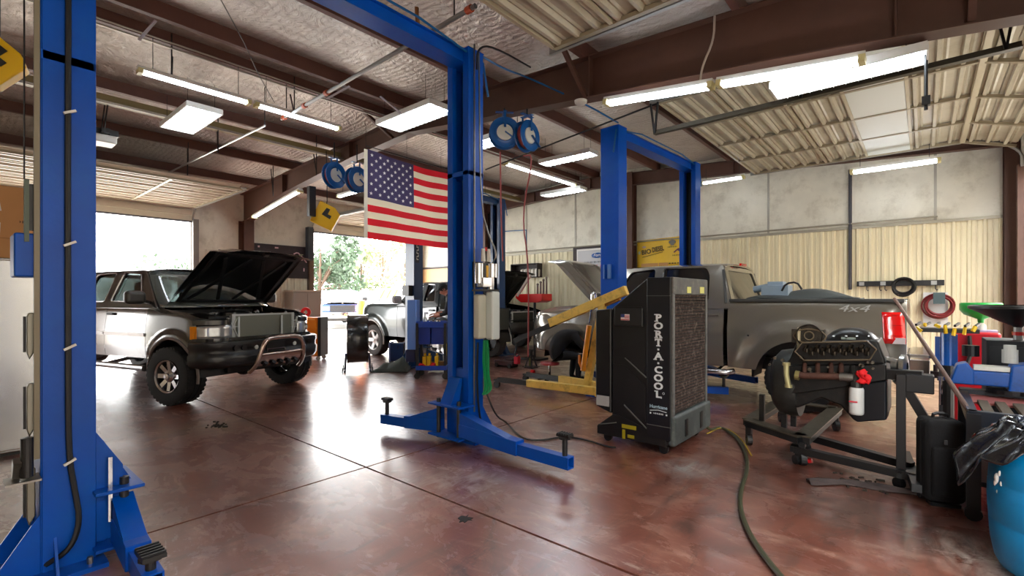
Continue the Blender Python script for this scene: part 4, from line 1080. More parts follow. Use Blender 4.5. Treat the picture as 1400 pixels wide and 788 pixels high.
def engine_bay(e, x0, x1, w, zt, seed, n=46, cols=None):
    """an engine and its ancillaries between the inner fenders"""
    random.seed(seed)
    m = MB(); m.bb((x0, -w, .55), (x1, w, .62)); m.bb((x1, -w, .6), (x1 + .03, w, zt)); 
    for s in (-1, 1): m.bb((x0, s * w, .55), (x1, s * (w - .02), zt - .04)); m.build
    m.build('engine_bay', black, e)
    m = MB(); cx = (x0 + x1) / 2; L = abs(x1 - x0)
    m.box((cx - .05, 0, .85), (L * .66, .44, .4)); m.prism([(-.35, zt - .32), (-.22, zt - .12), (-.08, zt - .26)], x1 + .2, x0 - .35, 'yz'); m.prism([(.35, zt - .32), (.22, zt - .12), (.08, zt - .26)], x1 + .2, x0 - .35, 'yz')
    m.box((cx - .05, 0, zt - .16), (L * .45, .18, .1)); m.build('engine_block', M('oily_engine', (52, 52, 50), .45, metal=.5, var=.4, vscale=14), e, bevel=.01)
    m = MB(); m.lathe([(.0, .0), (.17, 0), (.2, .03), (.2, .08), (.16, .1), (.02, .11), (.02, .13), (0, .13)], (cx, 0, zt - .12), (0, 0, 1), 24); m.build('air_cleaner', blackp, e, smooth=True)
    m = MB()
    for k in range(9):
        a = V((random.uniform(x0 - .1, x1 + .1), random.uniform(-w * .8, w * .8), zt - random.uniform(.08, .2))); b_ = V((random.uniform(x0 - .1, x1 + .1), random.uniform(-w * .8, w * .8), zt - random.uniform(.08, .25)))
        m.tube([a, (a + b_) / 2 + V((0, 0, .08)), b_], random.choice((.012, .018, .03)), n=6, smooth=2)
    m.build('engine_hose', hoser, e, smooth=True)
    m = MB().box((x1 + .3, w - .18, zt - .17), (.28, .18, .2)); m.build('battery', blackp, e, bevel=.01)
    m = MB().box((x1 + .25, -w + .16, zt - .16), (.2, .16, .16)).cyl((x1 + .25, -w + .16, zt - .08), (x1 + .25, -w + .16, zt - .05), .03, n=10); m.build('coolant_bottle', whitep, e, bevel=.02)
    m = MB()
    for k in range(n):
        c = (random.uniform(x0 - .05, x1 + .15), random.uniform(-w * .9, w * .9), zt - random.uniform(.06, .2)); s_ = random.uniform(.025, .07)
        if k % 2: m.box(c, (s_ * 1.4, s_, s_), (0, 0, random.random()))
        else: m.cyl(c, (c[0], c[1] + s_, c[2] + s_ * .5), s_ * .5, n=8)
    o = m.build('engine_fittings', M('fittings_metal', (128, 126, 120), .38, metal=.8, var=.5, vscale=20), e); o['kind'] = 'stuff'
def radiator(e, x, w, z0, z1, mat=None):
    m = MB(); m.bb((x - .03, -w, z0), (x, w, z1)); n = int((z1 - z0) / .012)
    for k in range(n): m.bb((x, -w + .01, z0 + k * .012), (x + .006, w - .01, z0 + k * .012 + .005))
    r = m.build('radiator', mat or M('radiator_fins', (136, 138, 126), .45, metal=.5), e)
    m = MB()
    for s in (-1, 1): m.bb((x - .04, s * (w + .05), z0 - .01), (x + .015, s * w, z1 + .01))
    m.bb((x - .02, -w, z0 - .03), (x + .012, w, z0)); m.bb((x - .02, -w - .05, z1), (x + .012, w + .05, z1 + .025)); m.build('radiator_tank', M('radiator_white', (196, 200, 196), .4, metal=.3), r)
# --- charcoal pickup with raised hood, left ---
ram_p = M('charcoal_silver_paint', (66, 64, 60), .25, metal=.45, coat=.8)
ram_l = M('reflection_tone_paint', (122, 116, 113), .26, metal=.5, coat=.8, var=.05, vscale=1.5)  # lighter copy of the body paint, with the side reflections put into its colour
RP = dict(W=1.92, wb=3.94, fo=.64, ro=1.15, R=.395, tw=.30, zs=.60, Ra=.50, paint=ram_p, paint_low=ram_l, flare=.04, fw=.13, rise=.12, fr=.10, fend=.44, hoodarch=.36, lip=.19, dash=.16, wsglass=M('windshield_glass', (176, 190, 186), .03, trans=.75, coat=1), xd=-.62, xcb=-2.55, belt=1.36, roof=1.93,
    top=[(-5.3, 1.36), (-2.6, 1.36), (-.62, 1.36), (-.3, 1.30), (.2, 1.25), (.5, 1.17), (.65, 1.11)], doors=[-.62, -1.62, -2.52], bed=True, bedtop=1.36, cab=(-.42, -1.02, -2.45, -2.58),
    windows=[[(-.80, 1.40), (-1.08, 1.82), (-1.52, 1.84), (-1.58, 1.40)], [(-1.72, 1.40), (-1.70, 1.84), (-2.2, 1.82), (-2.42, 1.40)]],
    glass=M('smoky_glass', (120, 130, 130), .05, trans=.85), rim=.22, rimmat=M('polished_rim', (190, 188, 192), .2, metal=.9), wout=.10, steer=.10, handle=black, strip=.93, stripmat=M('bright_moulding', (190, 186, 186), .3, metal=.4),
    flarelip=M('flare_grey', (120, 112, 108), .4), hood=(-.43, 1.36, 1.36, .70), hoodtape=True, hoodmat=ram_p, mirrormat=M('mirror_dark', (60, 60, 58), .3), winlip=M('window_chrome', (186, 184, 186), .25, metal=.7))
hd_ = math.atan2(.287, .958)
ram, rsy, rzb = vehicle('pickup_truck', 'charcoal pickup with raised hood and bare radiator, parked in the left doorway', 'pickup truck', (-8.05, 2.93, 0), hd_, RP)
_before = set(SC.objects)
engine_bay(ram, .70, -.42, .72, 1.27, 3, 90)
radiator(ram, .78, .48, .90, 1.20)
m = MB(); m.bb((.62, -.80, 1.16), (.70, .80, 1.2)); m.bb((.58, -.86, .84), (.78, .86, .90))
for s in (-1, 1): m.bb((.60, s * .6, .88), (.70, s * .54, 1.16))
m.build('radiator_support', black, ram)
m = MB()
for y in (-.44, .28): m.bb((.80, y - .014, .9), (.815, y + .014, 1.19))
for a, b_ in (((-.60, .92), (-.46, 1.18)), ((-.60, 1.18), (-.46, .92)), ((-.62, 1.05), (-.44, 1.05)), ((.5, .92), (.58, 1.16)), ((.46, 1.0), (.6, 1.0)), ((.48, 1.1), (.58, 1.1))): m.bar((.80, a[0], a[1]), (.80, b_[0], b_[1]), .035, .01)
each(m, 'grille_bracket', M('pale_bracket', (206, 210, 208), .4, metal=.3), ram)
for s in (1, -1):
    m = MB()
    def hl(u, v, s=s):
        y = .56 + .39 * u; x = .83 - .20 * max(0, (y - .60) / .34) ** 2
        return (x, s * y, .90 + .19 * v - .02 * u * v)
    m.grid(hl, 8, 4); l_ = m.build('headlight', M('lamp_lens', (210, 214, 214), .12, metal=.6, coat=1), ram, smooth=60, solid=.05)
    m = MB()
    def hm(u, v, s=s):
        y = .93 + .05 * u; x = .83 - .20 * max(0, (y - .60) / .34) ** 2
        return (x + .004, s * y, .90 + .17 * v)
    m.grid(hm, 3, 3); m.build('turn_signal', M('amber_lens', (244, 150, 20), .2), l_, solid=.04)
    m = MB(); m.lathe([(.07, .0), (.05, -.04), (.0, -.05)], (.81, s * .72, .99), (1, 0, 0), 16); m.build('reflector', chrome, l_)
hpath = [(.83 - .20 * max(0, (abs(y) - .60) / .34) ** 2 + .01, y) for y in [(-.965 + 1.93 * k / 40) for k in range(41)]]
for hp_ in ([p for p in hpath if p[1] < -.56], [p for p in hpath if p[1] > .56]): m = MB(); sweep(m, hp_, [(-.14, 1.18), (-.02, 1.165), (.0, 1.15), (.0, 1.09), (-.04, 1.085)]); m.build('nose_panel', ram_p, ram, smooth=50)
m = MB(); sweep(m, hpath, [(-.03, .91), (0, .905), (.0, .84), (-.04, .83)]); m.build('lower_nose_panel', ram_p, ram, smooth=50)
bp_ = M('bumper_black', (24, 25, 27), .36, coat=.2)
path = [(.60, .99), (.72, .97), (.82, .92), (.92, .78), (.98, .5), (1.0, .2), (1.0, -.2), (.98, -.5), (.92, -.78), (.82, -.92), (.72, -.97), (.60, -.99)]
path = path[::-1]
m = MB(); sweep(m, path, [(-.06, .86), (0, .865), (.03, .85), (.035, .78), (.02, .76), (.02, .70), (.04, .68), (.035, .58), (0, .52), (-.08, .50)])
bm_ = m.build('front_bumper', bp_, ram, smooth=50, solid=.0)
for s in (1, -1):
    for q in (.52, .64):
        m = MB().cyl((.99, s * q * .98, .77), (1.02, s * q * .98, .77), .038, n=14); m.build('fog_lamp_hole', black, bm_)
    m = MB().cyl((1.0, s * .33, .76), (1.03, s * .33, .76), .03, n=14); m.build('fog_lamp', whitep, bm_)
bb_ = M('bull_bar_chrome', (196, 176, 166), .16, metal=1)
BY = -.02
m = MB(); m.tube([(1.02, BY + .42, .42), (1.14, BY + .40, .52), (1.2, BY + .36, .76), (1.2, BY + .30, .86), (1.2, BY + .2, .89), (1.2, BY - .2, .89), (1.2, BY - .30, .86), (1.2, BY - .36, .76), (1.14, BY - .40, .52), (1.02, BY - .42, .42)], .032, n=12, smooth=2)
m.tube([(1.18, BY + .37, .66), (1.18, BY - .37, .66)], .022, n=10)
gb = m.build('bull_bar', bb_, ram, smooth=60)
m = MB()
def sp(u, v): return (1.17 - .09 * v * v, BY - .37 + .74 * u, .66 - .17 * v)
m.grid(sp, 6, 5); m.build('skid_plate', bb_, gb, solid=.008)
for k in range(5): MB().cyl((1.16, BY - .26 + k * .13, .54), (1.12, BY - .26 + k * .13, .50), .03, n=10).build('skid_plate_hole', black, gb)
m = MB().box((1.04, BY, .74), (.012, .31, .16)); m.build('plate_holder', black, ram)
m = MB().box((1.05, BY, .72), (.008, .30, .012)).box((1.05, BY - .15, .69), (.008, .012, .07)).box((1.05, BY + .15, .69), (.008, .012, .07)); m.build('plate_frame', chrome, ram)
for _o in [q for q in SC.objects if q not in _before and q.type == 'MESH']: _o.data.transform(Matrix.Translation((-.2, 0, 0)))
m = MB(); m.bb((.6, -.6, .42), (.2, .6, .5)); m.bar((.1, -.8, .36), (.1, .8, .36), .07); m.bar((.4, .5, .42), (.0, .7, .38), .06); m.bar((.4, -.5, .42), (.0, -.7, .38), .06); m.build('suspension', black, ram)
m = MB(); m.tube([(-.55, 1.0, .47), (-2.6, 1.0, .47)], .045, n=10); m.tube([(-.55, -1.0, .47), (-2.6, -1.0, .47)], .045, n=10)
for s in (-1, 1):
    for x in (-.8, -1.6, -2.4): m.bar((x, s * .96, .47), (x, s * .4, .56), .05)
m.build('running_board', M('step_chrome', (170, 168, 170), .25, metal=.8), ram)
# --- silver-grey pickup, right ---
sil = M('warm_grey_paint', (140, 135, 124), .22, metal=.55, coat=1.0, var=.03, vscale=1)
SP = dict(W=2.0, wb=3.49, fo=.86, ro=1.06, R=.40, tw=.27, zs=.50, Ra=.50, paint=sil, flare=.05, fw=.30, rise=.08, xd=-.70, xcb=-3.02 + .42, belt=1.36, roof=1.99,
    top=[(-5, 1.43), (-2.62, 1.43), (-2.55, 1.38), (-.7, 1.36), (.3, 1.30), (.65, 1.22), (.88, 1.08)], doors=[-.70, -1.72, -2.58], bed=True, bedtop=1.43, cab=(-.42, -.98, -2.50, -2.66),
    windows=[[(-.80, 1.40), (-1.10, 1.86), (-1.50, 1.90), (-1.53, 1.40)], [(-1.64, 1.40), (-1.63, 1.90), (-2.28, 1.89), (-2.34, 1.78), (-2.36, 1.40)]],
    glass=glassd, rim=.24, rimmat=M('alloy_rim', (150, 150, 150), .3, metal=.8), rimstyle='five', handle=sil, wout=.0, nowheel=[(0, 1)],
    hood=(-.46, 1.36, 1.26, .74), hoodmat=sil, liner=M('hood_under_grey', (96, 94, 86), .4), bracemat=M('hood_brace_grey', (120, 118, 108), .35), cap=M('rail_grey', (60, 60, 58), .5), crease=1.0, mirrormat=chrome)
# orientation: nose toward -X => rotate 180 deg; its left side then faces -Y (the camera)
silv, ssy, szb = vehicle('pickup_truck', 'silver-grey crew cab pickup on the right, on the tall blue lift', 'pickup truck', (-4.69, 8.0, 0), PI, SP)
xr_ = -(3.49 + 1.06)
for s in (1, -1):
    m = MB()
    def tl(u, v, s=s):
        x = xr_ + .005 + .20 * u; z = .93 + .36 * v - .0
        return (x - .0 + .02 * v, s * (ssy(x, z) + .012), z)
    m.grid(tl, 5, 6); t_ = m.build('tail_light', M('red_lens', (214, 20, 20), .12, coat=1, emit=.12), silv, smooth=60, solid=.02)
    m = MB()
    for z in (1.02, 1.14, 1.26): m.bb((xr_ + .03, s * (ssy(xr_ + .1, z) + .008), z - .002), (xr_ + .19, s * (ssy(xr_ + .1, z) + .016), z + .002))
    m.build('lens_rib', M('red_lens_dark', (150, 10, 12), .2), t_)
    m = MB(); m.bb((xr_ + .01, s * (ssy(xr_ + .1, .9) - .02), .93), (xr_ + .19, s * (ssy(xr_ + .1, .9) + .018), 1.0)); m.build('reverse_lamp', M('clear_lens', (226, 214, 214), .15), t_)
    # 4x4 badge on bed side
    m = MB()
    fx = xr_ + .50; fz = 1.325
    def badge(ch, off):
        return None
    tt = text('four_wheel_badge', '4x4', .12, M('badge_silver', (214, 216, 214), .25, metal=.6), silv, (fx, s * (ssy(fx, fz) + .018), fz), Euler((PI / 2, 0, 0 if s < 0 else PI)), extr=.004, sx=1.7, shear=.3)
m = MB(); m.tube([(xr_ - .02, .92, .62), (xr_ - .12, .7, .62), (xr_ - .14, -.7, .62), (xr_ - .02, -.92, .62)], .02, n=6)
m.bb((xr_ - .20, -.93, .56), (xr_ - .02, .93, .76)); m.bb((xr_ - .22, -.5, .74), (xr_ - .0, .5, .78))
m.build('rear_bumper', chrome, silv, bevel=.03, seg=3)
m = MB().box((xr_ - .24, 0, .5), (.12, .08, .08)).cyl((xr_ - .26, 0, .54), (xr_ - .26, 0, .62), .025, n=10); m.build('tow_hitch', black, silv)
for s in (1, -1):
    m = MB(); m.tube([(-.65, s * .93, .44), (-.75, s * 1.02, .42), (-2.6, s * 1.02, .42), (-2.7, s * .93, .44)], .04, n=10, smooth=1)
    for x in (-1.0, -1.8, -2.5): m.bar((x, s * 1.0, .42), (x, s * .5, .50), .05)
    m.build('running_board', chrome, silv, smooth=60)
m = MB().cyl((-2.9, ssy(-2.9, .95) - .0, .95), (-2.9, ssy(-2.9, .95) + .012, .95), .012, n=10); m.build('fuel_door_pin', chrome, silv)
_before = set(SC.objects)
engine_bay(silv, .7, -.5, .75, 1.24, 8, 20)
m = MB(); sweep(m, [(.3, -1.0), (.7, -.97), (.92, -.84), (1.02, -.5), (1.04, 0), (1.02, .5), (.92, .84), (.7, .97), (.3, 1.0)], [(-.05, 1.2), (0, 1.18), (.0, .95), (.04, .93), (.05, .6), (-.02, .5)]); m.build('front_clip', sil, silv, smooth=50)
for s in (1, -1):
    m = MB()
    def hl(u, v, s=s):
        y = .62 + .33 * u; x = 1.02 - .22 * max(0, (y - .66) / .3) ** 2
        return (x, s * y, .92 + .22 * v)
    m.grid(hl, 8, 4); m.build('headlight', MATS['lamp_lens'], silv, smooth=60, solid=.04)
m = MB()
for k in range(5): m.bb((1.03, -.55, .92 + k * .05), (1.05, .55, .94 + k * .05))
m.build('grille', chrome, silv)
for _o in [q for q in SC.objects if q not in _before and q.type == 'MESH']: _o.data.transform(Matrix.Translation((-.12, 0, 0)))
m = MB().box((-2.57, 0, 1.965), (.03, .28, .035)); m.build('third_brake_light', MATS['red_lens'], silv)
m = MB(); m.box((-.55, .0, .0), (.01, .01, .01))
# silver strip between cab and bed, bright C-pillar trim
m = MB()
for s in (1, -1): m.bar((-2.60, s * .95, 1.38), (-2.52, s * .80, 1.86), .03, .02)
m.build('cab_seam', M('seam_dark', (40, 40, 38), .5), silv)
# --- dark grey-green pickup facing the door, behind the middle post ---
dk = M('dark_green_grey_paint', (48, 58, 56), .3, metal=.3, coat=.7)
DP = dict(W=1.9, wb=2.5, fo=.62, ro=.55, R=.39, tw=.26, zs=.52, Ra=.50, paint=dk, paint_low=M('dark_door_paint', (40, 46, 46), .3, coat=.6), flare=.05, fw=.16, rise=.05, fr=.10, xd=-1.0, xcb=-2.45, belt=1.32, roof=1.86,
    top=[(-5, 1.20), (-2.48, 1.20), (-2.42, 1.32), (-1.0, 1.32), (.2, 1.30), (.62, 1.27)], doors=[-1.0, -1.8, -2.42], bed=True, bedtop=1.20, cab=(-.95, -1.45, -2.3, -2.47),
    windows=[[(-1.28, 1.37), (-1.52, 1.76), (-1.78, 1.78), (-1.80, 1.37)], [(-1.92, 1.37), (-1.90, 1.78), (-2.2, 1.76), (-2.33, 1.37)]], pillar=M('dark_cab_paint', (50, 58, 60), .3, coat=.6),
    glass=glassd, rim=.25, rimmat=M('pale_rim', (226, 222, 220), .35, metal=.3), rimstyle='five', flarelip=M('pale_flare', (226, 226, 220), .4), hood=(-.93, 1.33, 1.5, .015), hoodmat=M('pale_hood_grey', (170, 176, 172), .3, coat=.6), winlip=M('window_chrome2', (150, 152, 156), .3, metal=.6), tiremat=M('grey_tire', (70, 66, 64), .8), mirrormat=M('mirror_silver', (200, 200, 200), .3))
dark, dsy, dzb = vehicle('pickup_truck', 'grey-green pickup with pale fender flares behind the blue cart, facing the doorway', 'pickup truck', (-10.68, 8.02, 0), PI, DP)
m = MB(); sweep(m, [(.3, .95), (.52, .9), (.66, .7), (.7, .3), (.7, -.3), (.66, -.7), (.52, -.9), (.3, -.95)][::-1], [(-.04, .82), (.04, .8), (.06, .72), (.05, .56), (0, .5)]); m.build('front_bumper', black, dark, smooth=50)
m = MB().bb((.56, -.8, .8), (.6, .8, 1.25)); m.build('grille_panel', dk, dark)
for s_ in (-1, 1): MB().lathe([(0, .02), (.07, .015), (.09, 0)], (.6, s_ * .6, 1.05), (1, 0, 0), 18).build('headlight', MATS['lamp_lens'], dark, smooth=60)
# --- black pickup with raised hood, near the back wall ---
BPn = dict(W=1.9, wb=3.4, fo=.90, ro=.9, R=.38, tw=.25, zs=.45, Ra=.47, paint=M('black_paint', (14, 15, 16), .25, coat=.8), flare=.04, fw=.16, rise=.1, xd=-.62, xcb=-2.4, belt=1.30, roof=1.8,
    top=[(-5, 1.3), (-.6, 1.30), (.3, 1.2), (.92, 1.06)], doors=[-.62, -1.55, -2.36], bed=True, bedtop=1.30, cab=(-.5, -1.05, -2.3, -2.42), windows=[[(-.86, 1.34), (-1.12, 1.7), (-1.5, 1.72), (-1.52, 1.34)], [(-1.64, 1.34), (-1.62, 1.72), (-2.1, 1.70), (-2.25, 1.34)]],
    glass=glassd, rim=.22, rimmat=M('dark_rim', (90, 90, 92), .35, metal=.6), rimstyle='five', hood=(-.48, 1.29, 1.40, .74), hoodmat=MATS['black_paint'])
blkt, bsy, bzb = vehicle('pickup_truck', 'black pickup with raised black hood between the middle post and the grey hood', 'pickup truck', (-9.25, 10.4, 0), 0, BPn)
engine_bay(blkt, .72, -.45, .72, 1.16, 21, 60)
radiator(blkt, .8, .45, .7, 1.06, M('radiator_dark', (60, 62, 58), .5, metal=.5))
m = MB(); sweep(m, [(.3, .97), (.7, .92), (.93, .78), (1.0, .4), (1.0, -.4), (.93, -.78), (.7, -.92), (.3, -.97)][::-1], [(-.04, .8), (.02, .8), (.05, .72), (.05, .56), (0, .5)]); m.build('front_bumper', black, blkt, smooth=50)
for s_ in (1, -1): MB().box((.86, s_ * .74, .96), (.1, .24, .16)).build('headlight_socket', black, blkt)
for k in range(5): MB().bb((.84, -.85, .84 - k * .085), (.87, .85, .865 - k * .085)).build('front_crossmember', black, blkt)
# ---------- evaporative cooler ----------
cc = thing('evaporative_cooler', 'tall black evaporative cooler with vertical white lettering and brown pad', 'cooler', (-2.1, 4.75, 0))
def cw(mb, nm, mat, par=None, **k): return mb.build(nm, mat, par or cc, world=True, **k)
shell = M('cooler_black', (11, 12, 14), .4, var=.12, vscale=5, bump=.06, bscale=150)
Y0, Y1 = 4.30, 5.22
m = MB(); m.prism([(-1.76, 1.63), (-2.0, 1.63), (-2.36, 1.35), (-2.36, .12), (-1.76, .12)], Y0, Y1); cw(m, 'housing', shell, bevel=.018, seg=3)
m = MB(); m.prism([(-2.36, 1.35), (-2.54, 1.33), (-2.54, .36), (-2.36, .30)], Y0 - .01, Y1 + .01); cw(m, 'fan_shroud', shell, bevel=.02, seg=3)
m = MB(); m.bb((-2.32, Y0 - .022, 1.18), (-2.02, Y0 + .02, 1.36)); p_ = cw(m, 'control_panel', M('control_black', (24, 25, 28), .3), bevel=.01)
m = MB(); m.bb((-2.30, Y0 - .03, 1.355), (-2.03, Y0 - .015, 1.37)); cw(m, 'panel_lip', blackp)
m = MB(); m.bb((-2.245, Y0 - .026, 1.235), (-2.155, Y0 - .022, 1.295)); fs = cw(m, 'flag_sticker', M('sticker_white', (226, 222, 222), .4))
m = MB(); m.bb((-2.245, Y0 - .028, 1.265), (-2.205, Y0 - .026, 1.295)); cw(m, 'sticker_canton', M('sticker_blue', (40, 56, 120), .4), fs)
m = MB()
for k in range(3): m.bb((-2.205 if k else -2.245, Y0 - .028, 1.238 + k * .018), (-2.155, Y0 - .026, 1.246 + k * .018))
cw(m, 'sticker_stripe', M('sticker_red', (190, 50, 56), .4), fs)
edge = M('scuffed_edge', (92, 94, 92), .6)
for a, b_ in (((-2.21, .87), (-1.99, .70)), ((-2.22, .41), (-1.99, .22))):
    m = MB(); m.bar((a[0], Y0 - .006, a[1]), (b_[0], Y0 - .006, b_[1]), .012, .010); cw(m, 'scuffed_ridge', edge)
m = MB(); m.prism([(-2.32, .95), (-2.0, 1.05), (-2.0, .74), (-2.22, .88), (-2.32, .88)], Y0 - .008, Y0 + .01); m.prism([(-2.34, .8), (-2.24, .8), (-2.0, .62), (-2.0, .28), (-2.26, .46), (-2.34, .46)], Y0 - .008, Y0 + .01); cw(m, 'side_recess', M('recess_black', (9, 9, 11), .5))
# foot of the frame (left)
m = MB(); m.prism([(-2.34, .30), (-2.52, .16), (-2.52, .08), (-1.8, .08), (-1.8, .16), (-2.28, .30)], Y0 - .01, Y0 + .12); m.prism([(-2.34, .30), (-2.52, .16), (-2.52, .08), (-1.8, .08), (-1.8, .16), (-2.28, .30)], Y1 - .12, Y1); m.bb((-2.5, Y0 + .1, .09), (-2.44, Y1 - .1, .14)); [cw(q, 'base_frame', black) for q in ()]; each(m, 'base_frame', black, cc, world=True, bevel=.006)
m = MB(); m.bar((-2.50, Y0 - .015, .175), (-2.3, Y0 - .015, .225), .01, .008); cw(m, 'frame_edge', edge)
m = MB(); m.bb((-2.52, Y0 - .02, .37), (-2.38, Y0 - .01, .47)); cw(m, 'rating_label', M('grey_label', (170, 172, 172), .5))
m = MB(); m.bb((-2.24, Y0 - .016, .185), (-2.09, Y0 - .012, .222)).bb((-2.235, Y0 - .016, .08), (-2.205, Y0 - .012, .17)).bb((-2.18, Y0 - .016, .1), (-2.11, Y0 - .012, .13)); cw(m, 'caution_label', M('caution_yellow', (160, 148, 24), .5))
# corner panel carrying the lettering
m = MB(); m.bb((-1.985, Y0 - .012, .14), (-1.752, Y0 + .02, 1.645)); cp_ = cw(m, 'corner_panel', M('corner_black', (13, 16, 22), .35), bevel=.01)
m = MB(); m.bb((-1.985, Y0 - .014, 1.47), (-1.752, Y0 - .011, 1.476)).bb((-1.985, Y0 - .014, .262), (-1.752, Y0 - .011, .268)); cw(m, 'panel_seam', edge, cp_)
lt = M('letter_white', (226, 234, 238), .5)
zt = 1.305
for ch in 'PORT\u00b7A\u00b7COOL':
    dz = .076 if ch != '\u00b7' else .052
    zt -= dz / 2
    if ch == '\u00b7': MB().box((-1.868, Y0 - .015, zt), (.017, .004, .017)).build('lettering', lt, cp_, world=True)
    else:
        t = text('lettering', ch, .086, lt, cp_, (-1.868, Y0 - .014, zt), R_NY, extr=.0015, off=.0035, sx=1.25, world=True)
        # slab serifs
        if ch in 'PRTAL':
            s_ = MB()
            if ch in 'PR': s_.box((-1.888, Y0 - .014, zt - .031), (.036, .003, .009)); s_.box((-1.893, Y0 - .014, zt + .031), (.03, .003, .009))
            if ch == 'R': s_.box((-1.845, Y0 - .014, zt - .031), (.03, .003, .009))
            if ch == 'T': s_.box((-1.868, Y0 - .014, zt - .031), (.04, .003, .009)); s_.box((-1.898, Y0 - .014, zt + .024), (.01, .003, .018)); s_.box((-1.838, Y0 - .014, zt + .024), (.01, .003, .018))
            if ch == 'A': s_.box((-1.900, Y0 - .014, zt - .031), (.034, .003, .009)); s_.box((-1.836, Y0 - .014, zt - .031), (.034, .003, .009))
            if ch == 'L': s_.box((-1.888, Y0 - .014, zt + .031), (.036, .003, .009)); s_.box((-1.84, Y0 - .014, zt - .024), (.01, .003, .018))
            s_.build('letter_serif', lt, t, world=True)
    zt -= dz / 2
MB().lathe([(.008, 0), (.011, 0), (.011, .002), (.008, .002)], (-1.818, Y0 - .014, zt + .055), (0, -1, 0), 12).build('registered_mark', lt, cp_, world=True)
text('model_lettering', 'Hurricane', .042, M('letter_blue_white', (170, 200, 216), .5), cp_, (-1.868, Y0 - .014, .44), R_NY, extr=.001, off=.0012, world=True)
MB().tube([(-1.95, Y0 - .014, .40), (-1.868, Y0 - .014, .412), (-1.79, Y0 - .014, .40)], .003, n=4).build('logo_swoosh', lt, cp_, world=True)
o = strokes('small_print', 9, .10, .016, lt, None, (-1.868, Y0 - .015, .378), seed=4); o.parent = cp_; o.matrix_parent_inverse = wmat(cp_).inverted()
for x in (-1.945, -1.79): MB().box((x, Y0 - .015, .376), (.014, .003, .014)).build('print_mark', lt, cp_, world=True)
# cooling pad side
def pad_mat():
    m = bpy.data.materials.new('cellulose_pad'); m.use_nodes = True; nt = m.node_tree; n = nt.nodes; l = nt.links; b = n['Principled BSDF']
    tc = n.new('ShaderNodeTexCoord'); mp = n.new('ShaderNodeMapping'); mp.inputs['Scale'].default_value = (1, 2.2, 1)
    w = n.new('ShaderNodeTexWave'); w.bands_direction = 'Z'; w.inputs['Scale'].default_value = 11; w.inputs['Distortion'].default_value = 2.2; w.inputs['Detail'].default_value = 2; w.inputs['Detail Scale'].default_value = 3
    l.new(tc.outputs['Object'], mp.inputs['Vector']); l.new(mp.outputs['Vector'], w.inputs['Vector'])
    ns = n.new('ShaderNodeTexNoise'); ns.inputs['Scale'].default_value = 26; ns.inputs['Detail'].default_value = 8; l.new(tc.outputs['Object'], ns.inputs['Vector'])
    c = n.new('ShaderNodeValToRGB'); c.color_ramp.elements[0].color = rgb((26, 16, 14)); c.color_ramp.elements[1].color = rgb((78, 54, 44)); l.new(w.outputs['Fac'], c.inputs['Fac'])
    m2 = n.new('ShaderNodeMix'); m2.data_type = 'RGBA'; r = n.new('ShaderNodeMapRange'); r.inputs['From Min'].default_value = .52; r.inputs['From Max'].default_value = .72; r.inputs['To Max'].default_value = .7
    l.new(ns.outputs['Fac'], r.inputs['Value']); l.new(r.outputs['Result'], m2.inputs['Factor']); l.new(c.outputs['Color'], m2.inputs[6]); m2.inputs[7].default_value = rgb((150, 134, 118))
    l.new(m2.outputs[2], b.inputs['Base Color']); b.inputs['Roughness'].default_value = .8
    bp = n.new('ShaderNodeBump'); bp.inputs['Strength'].default_value = .8; bp.inputs['Distance'].default_value = .02; l.new(w.outputs['Fac'], bp.inputs['Height']); l.new(bp.outputs['Normal'], b.inputs['Normal'])
    return m
m = MB(); n_ = 70
for k in range(n_):
    z0 = .38 + (1.49 - .38) * k / n_; z1 = .38 + (1.49 - .38) * (k + 1) / n_; zm = (z0 + z1) / 2
    m.poly([(-1.748, Y0 + .06, z0), (-1.748, Y1 - .05, z0), (-1.738, Y1 - .05, zm), (-1.738, Y0 + .06, zm)]); m.poly([(-1.738, Y0 + .06, zm), (-1.738, Y1 - .05, zm), (-1.748, Y1 - .05, z1), (-1.748, Y0 + .06, z1)])
cw(m, 'cooling_pad', pad_mat())
gf = M('scuffed_grey_frame', (98, 100, 98), .55, var=.2, vscale=14, dirt=(50, 50, 50), dscale=10, damt=.8)
m = MB(); m.bb((-1.77, Y0 + .0, .36), (-1.733, Y0 + .05, 1.5)).bb((-1.77, Y1 - .05, .36), (-1.733, Y1, 1.5)); cw(m, 'pad_frame', gf, bevel=.006)
m = MB(); m.bb((-1.79, Y0 + .0, 1.48), (-1.73, Y1, 1.645)); hb = cw(m, 'header_panel', M('header_grey', (72, 74, 72), .55, var=.25, vscale=9, dirt=(120, 118, 110), dscale=8, damt=.6), bevel=.012)
m = MB(); m.bb((-1.732, Y0 + .33, 1.50), (-1.726, Y0 + .43, 1.56)).bb((-1.732, Y0 + .68, 1.50), (-1.726, Y0 + .80, 1.565)); cw(m, 'yellow_sticker', M('pale_yellow', (224, 222, 120), .5), hb)
m = MB(); m.bb((-1.79, Y0, .085), (-1.715, Y1 + .06, .37)); rs = cw(m, 'water_tank', M('tank_grey', (66, 74, 74), .5, var=.2, vscale=5, dirt=(110, 116, 112), dscale=6, damt=.6), bevel=.03, seg=3)
m = MB()
for y in (Y0 + .24, Y0 + .64): m.bb((-1.718, y, .14), (-1.709, y + .07, .30))
cw(m, 'tank_recess', blackp, rs)
for (x, y) in ((-2.44, Y0 + .08), (-1.84, Y0 + .05), (-2.44, Y1 - .1), (-1.84, Y1 - .08)):
    m = MB(); m.cyl((x, y - .016, .045), (x, y + .016, .045), .044, n=16); m.bar((x, y, .05), (x + .01, y, .10), .045, .05); cw(m, 'caster', black)
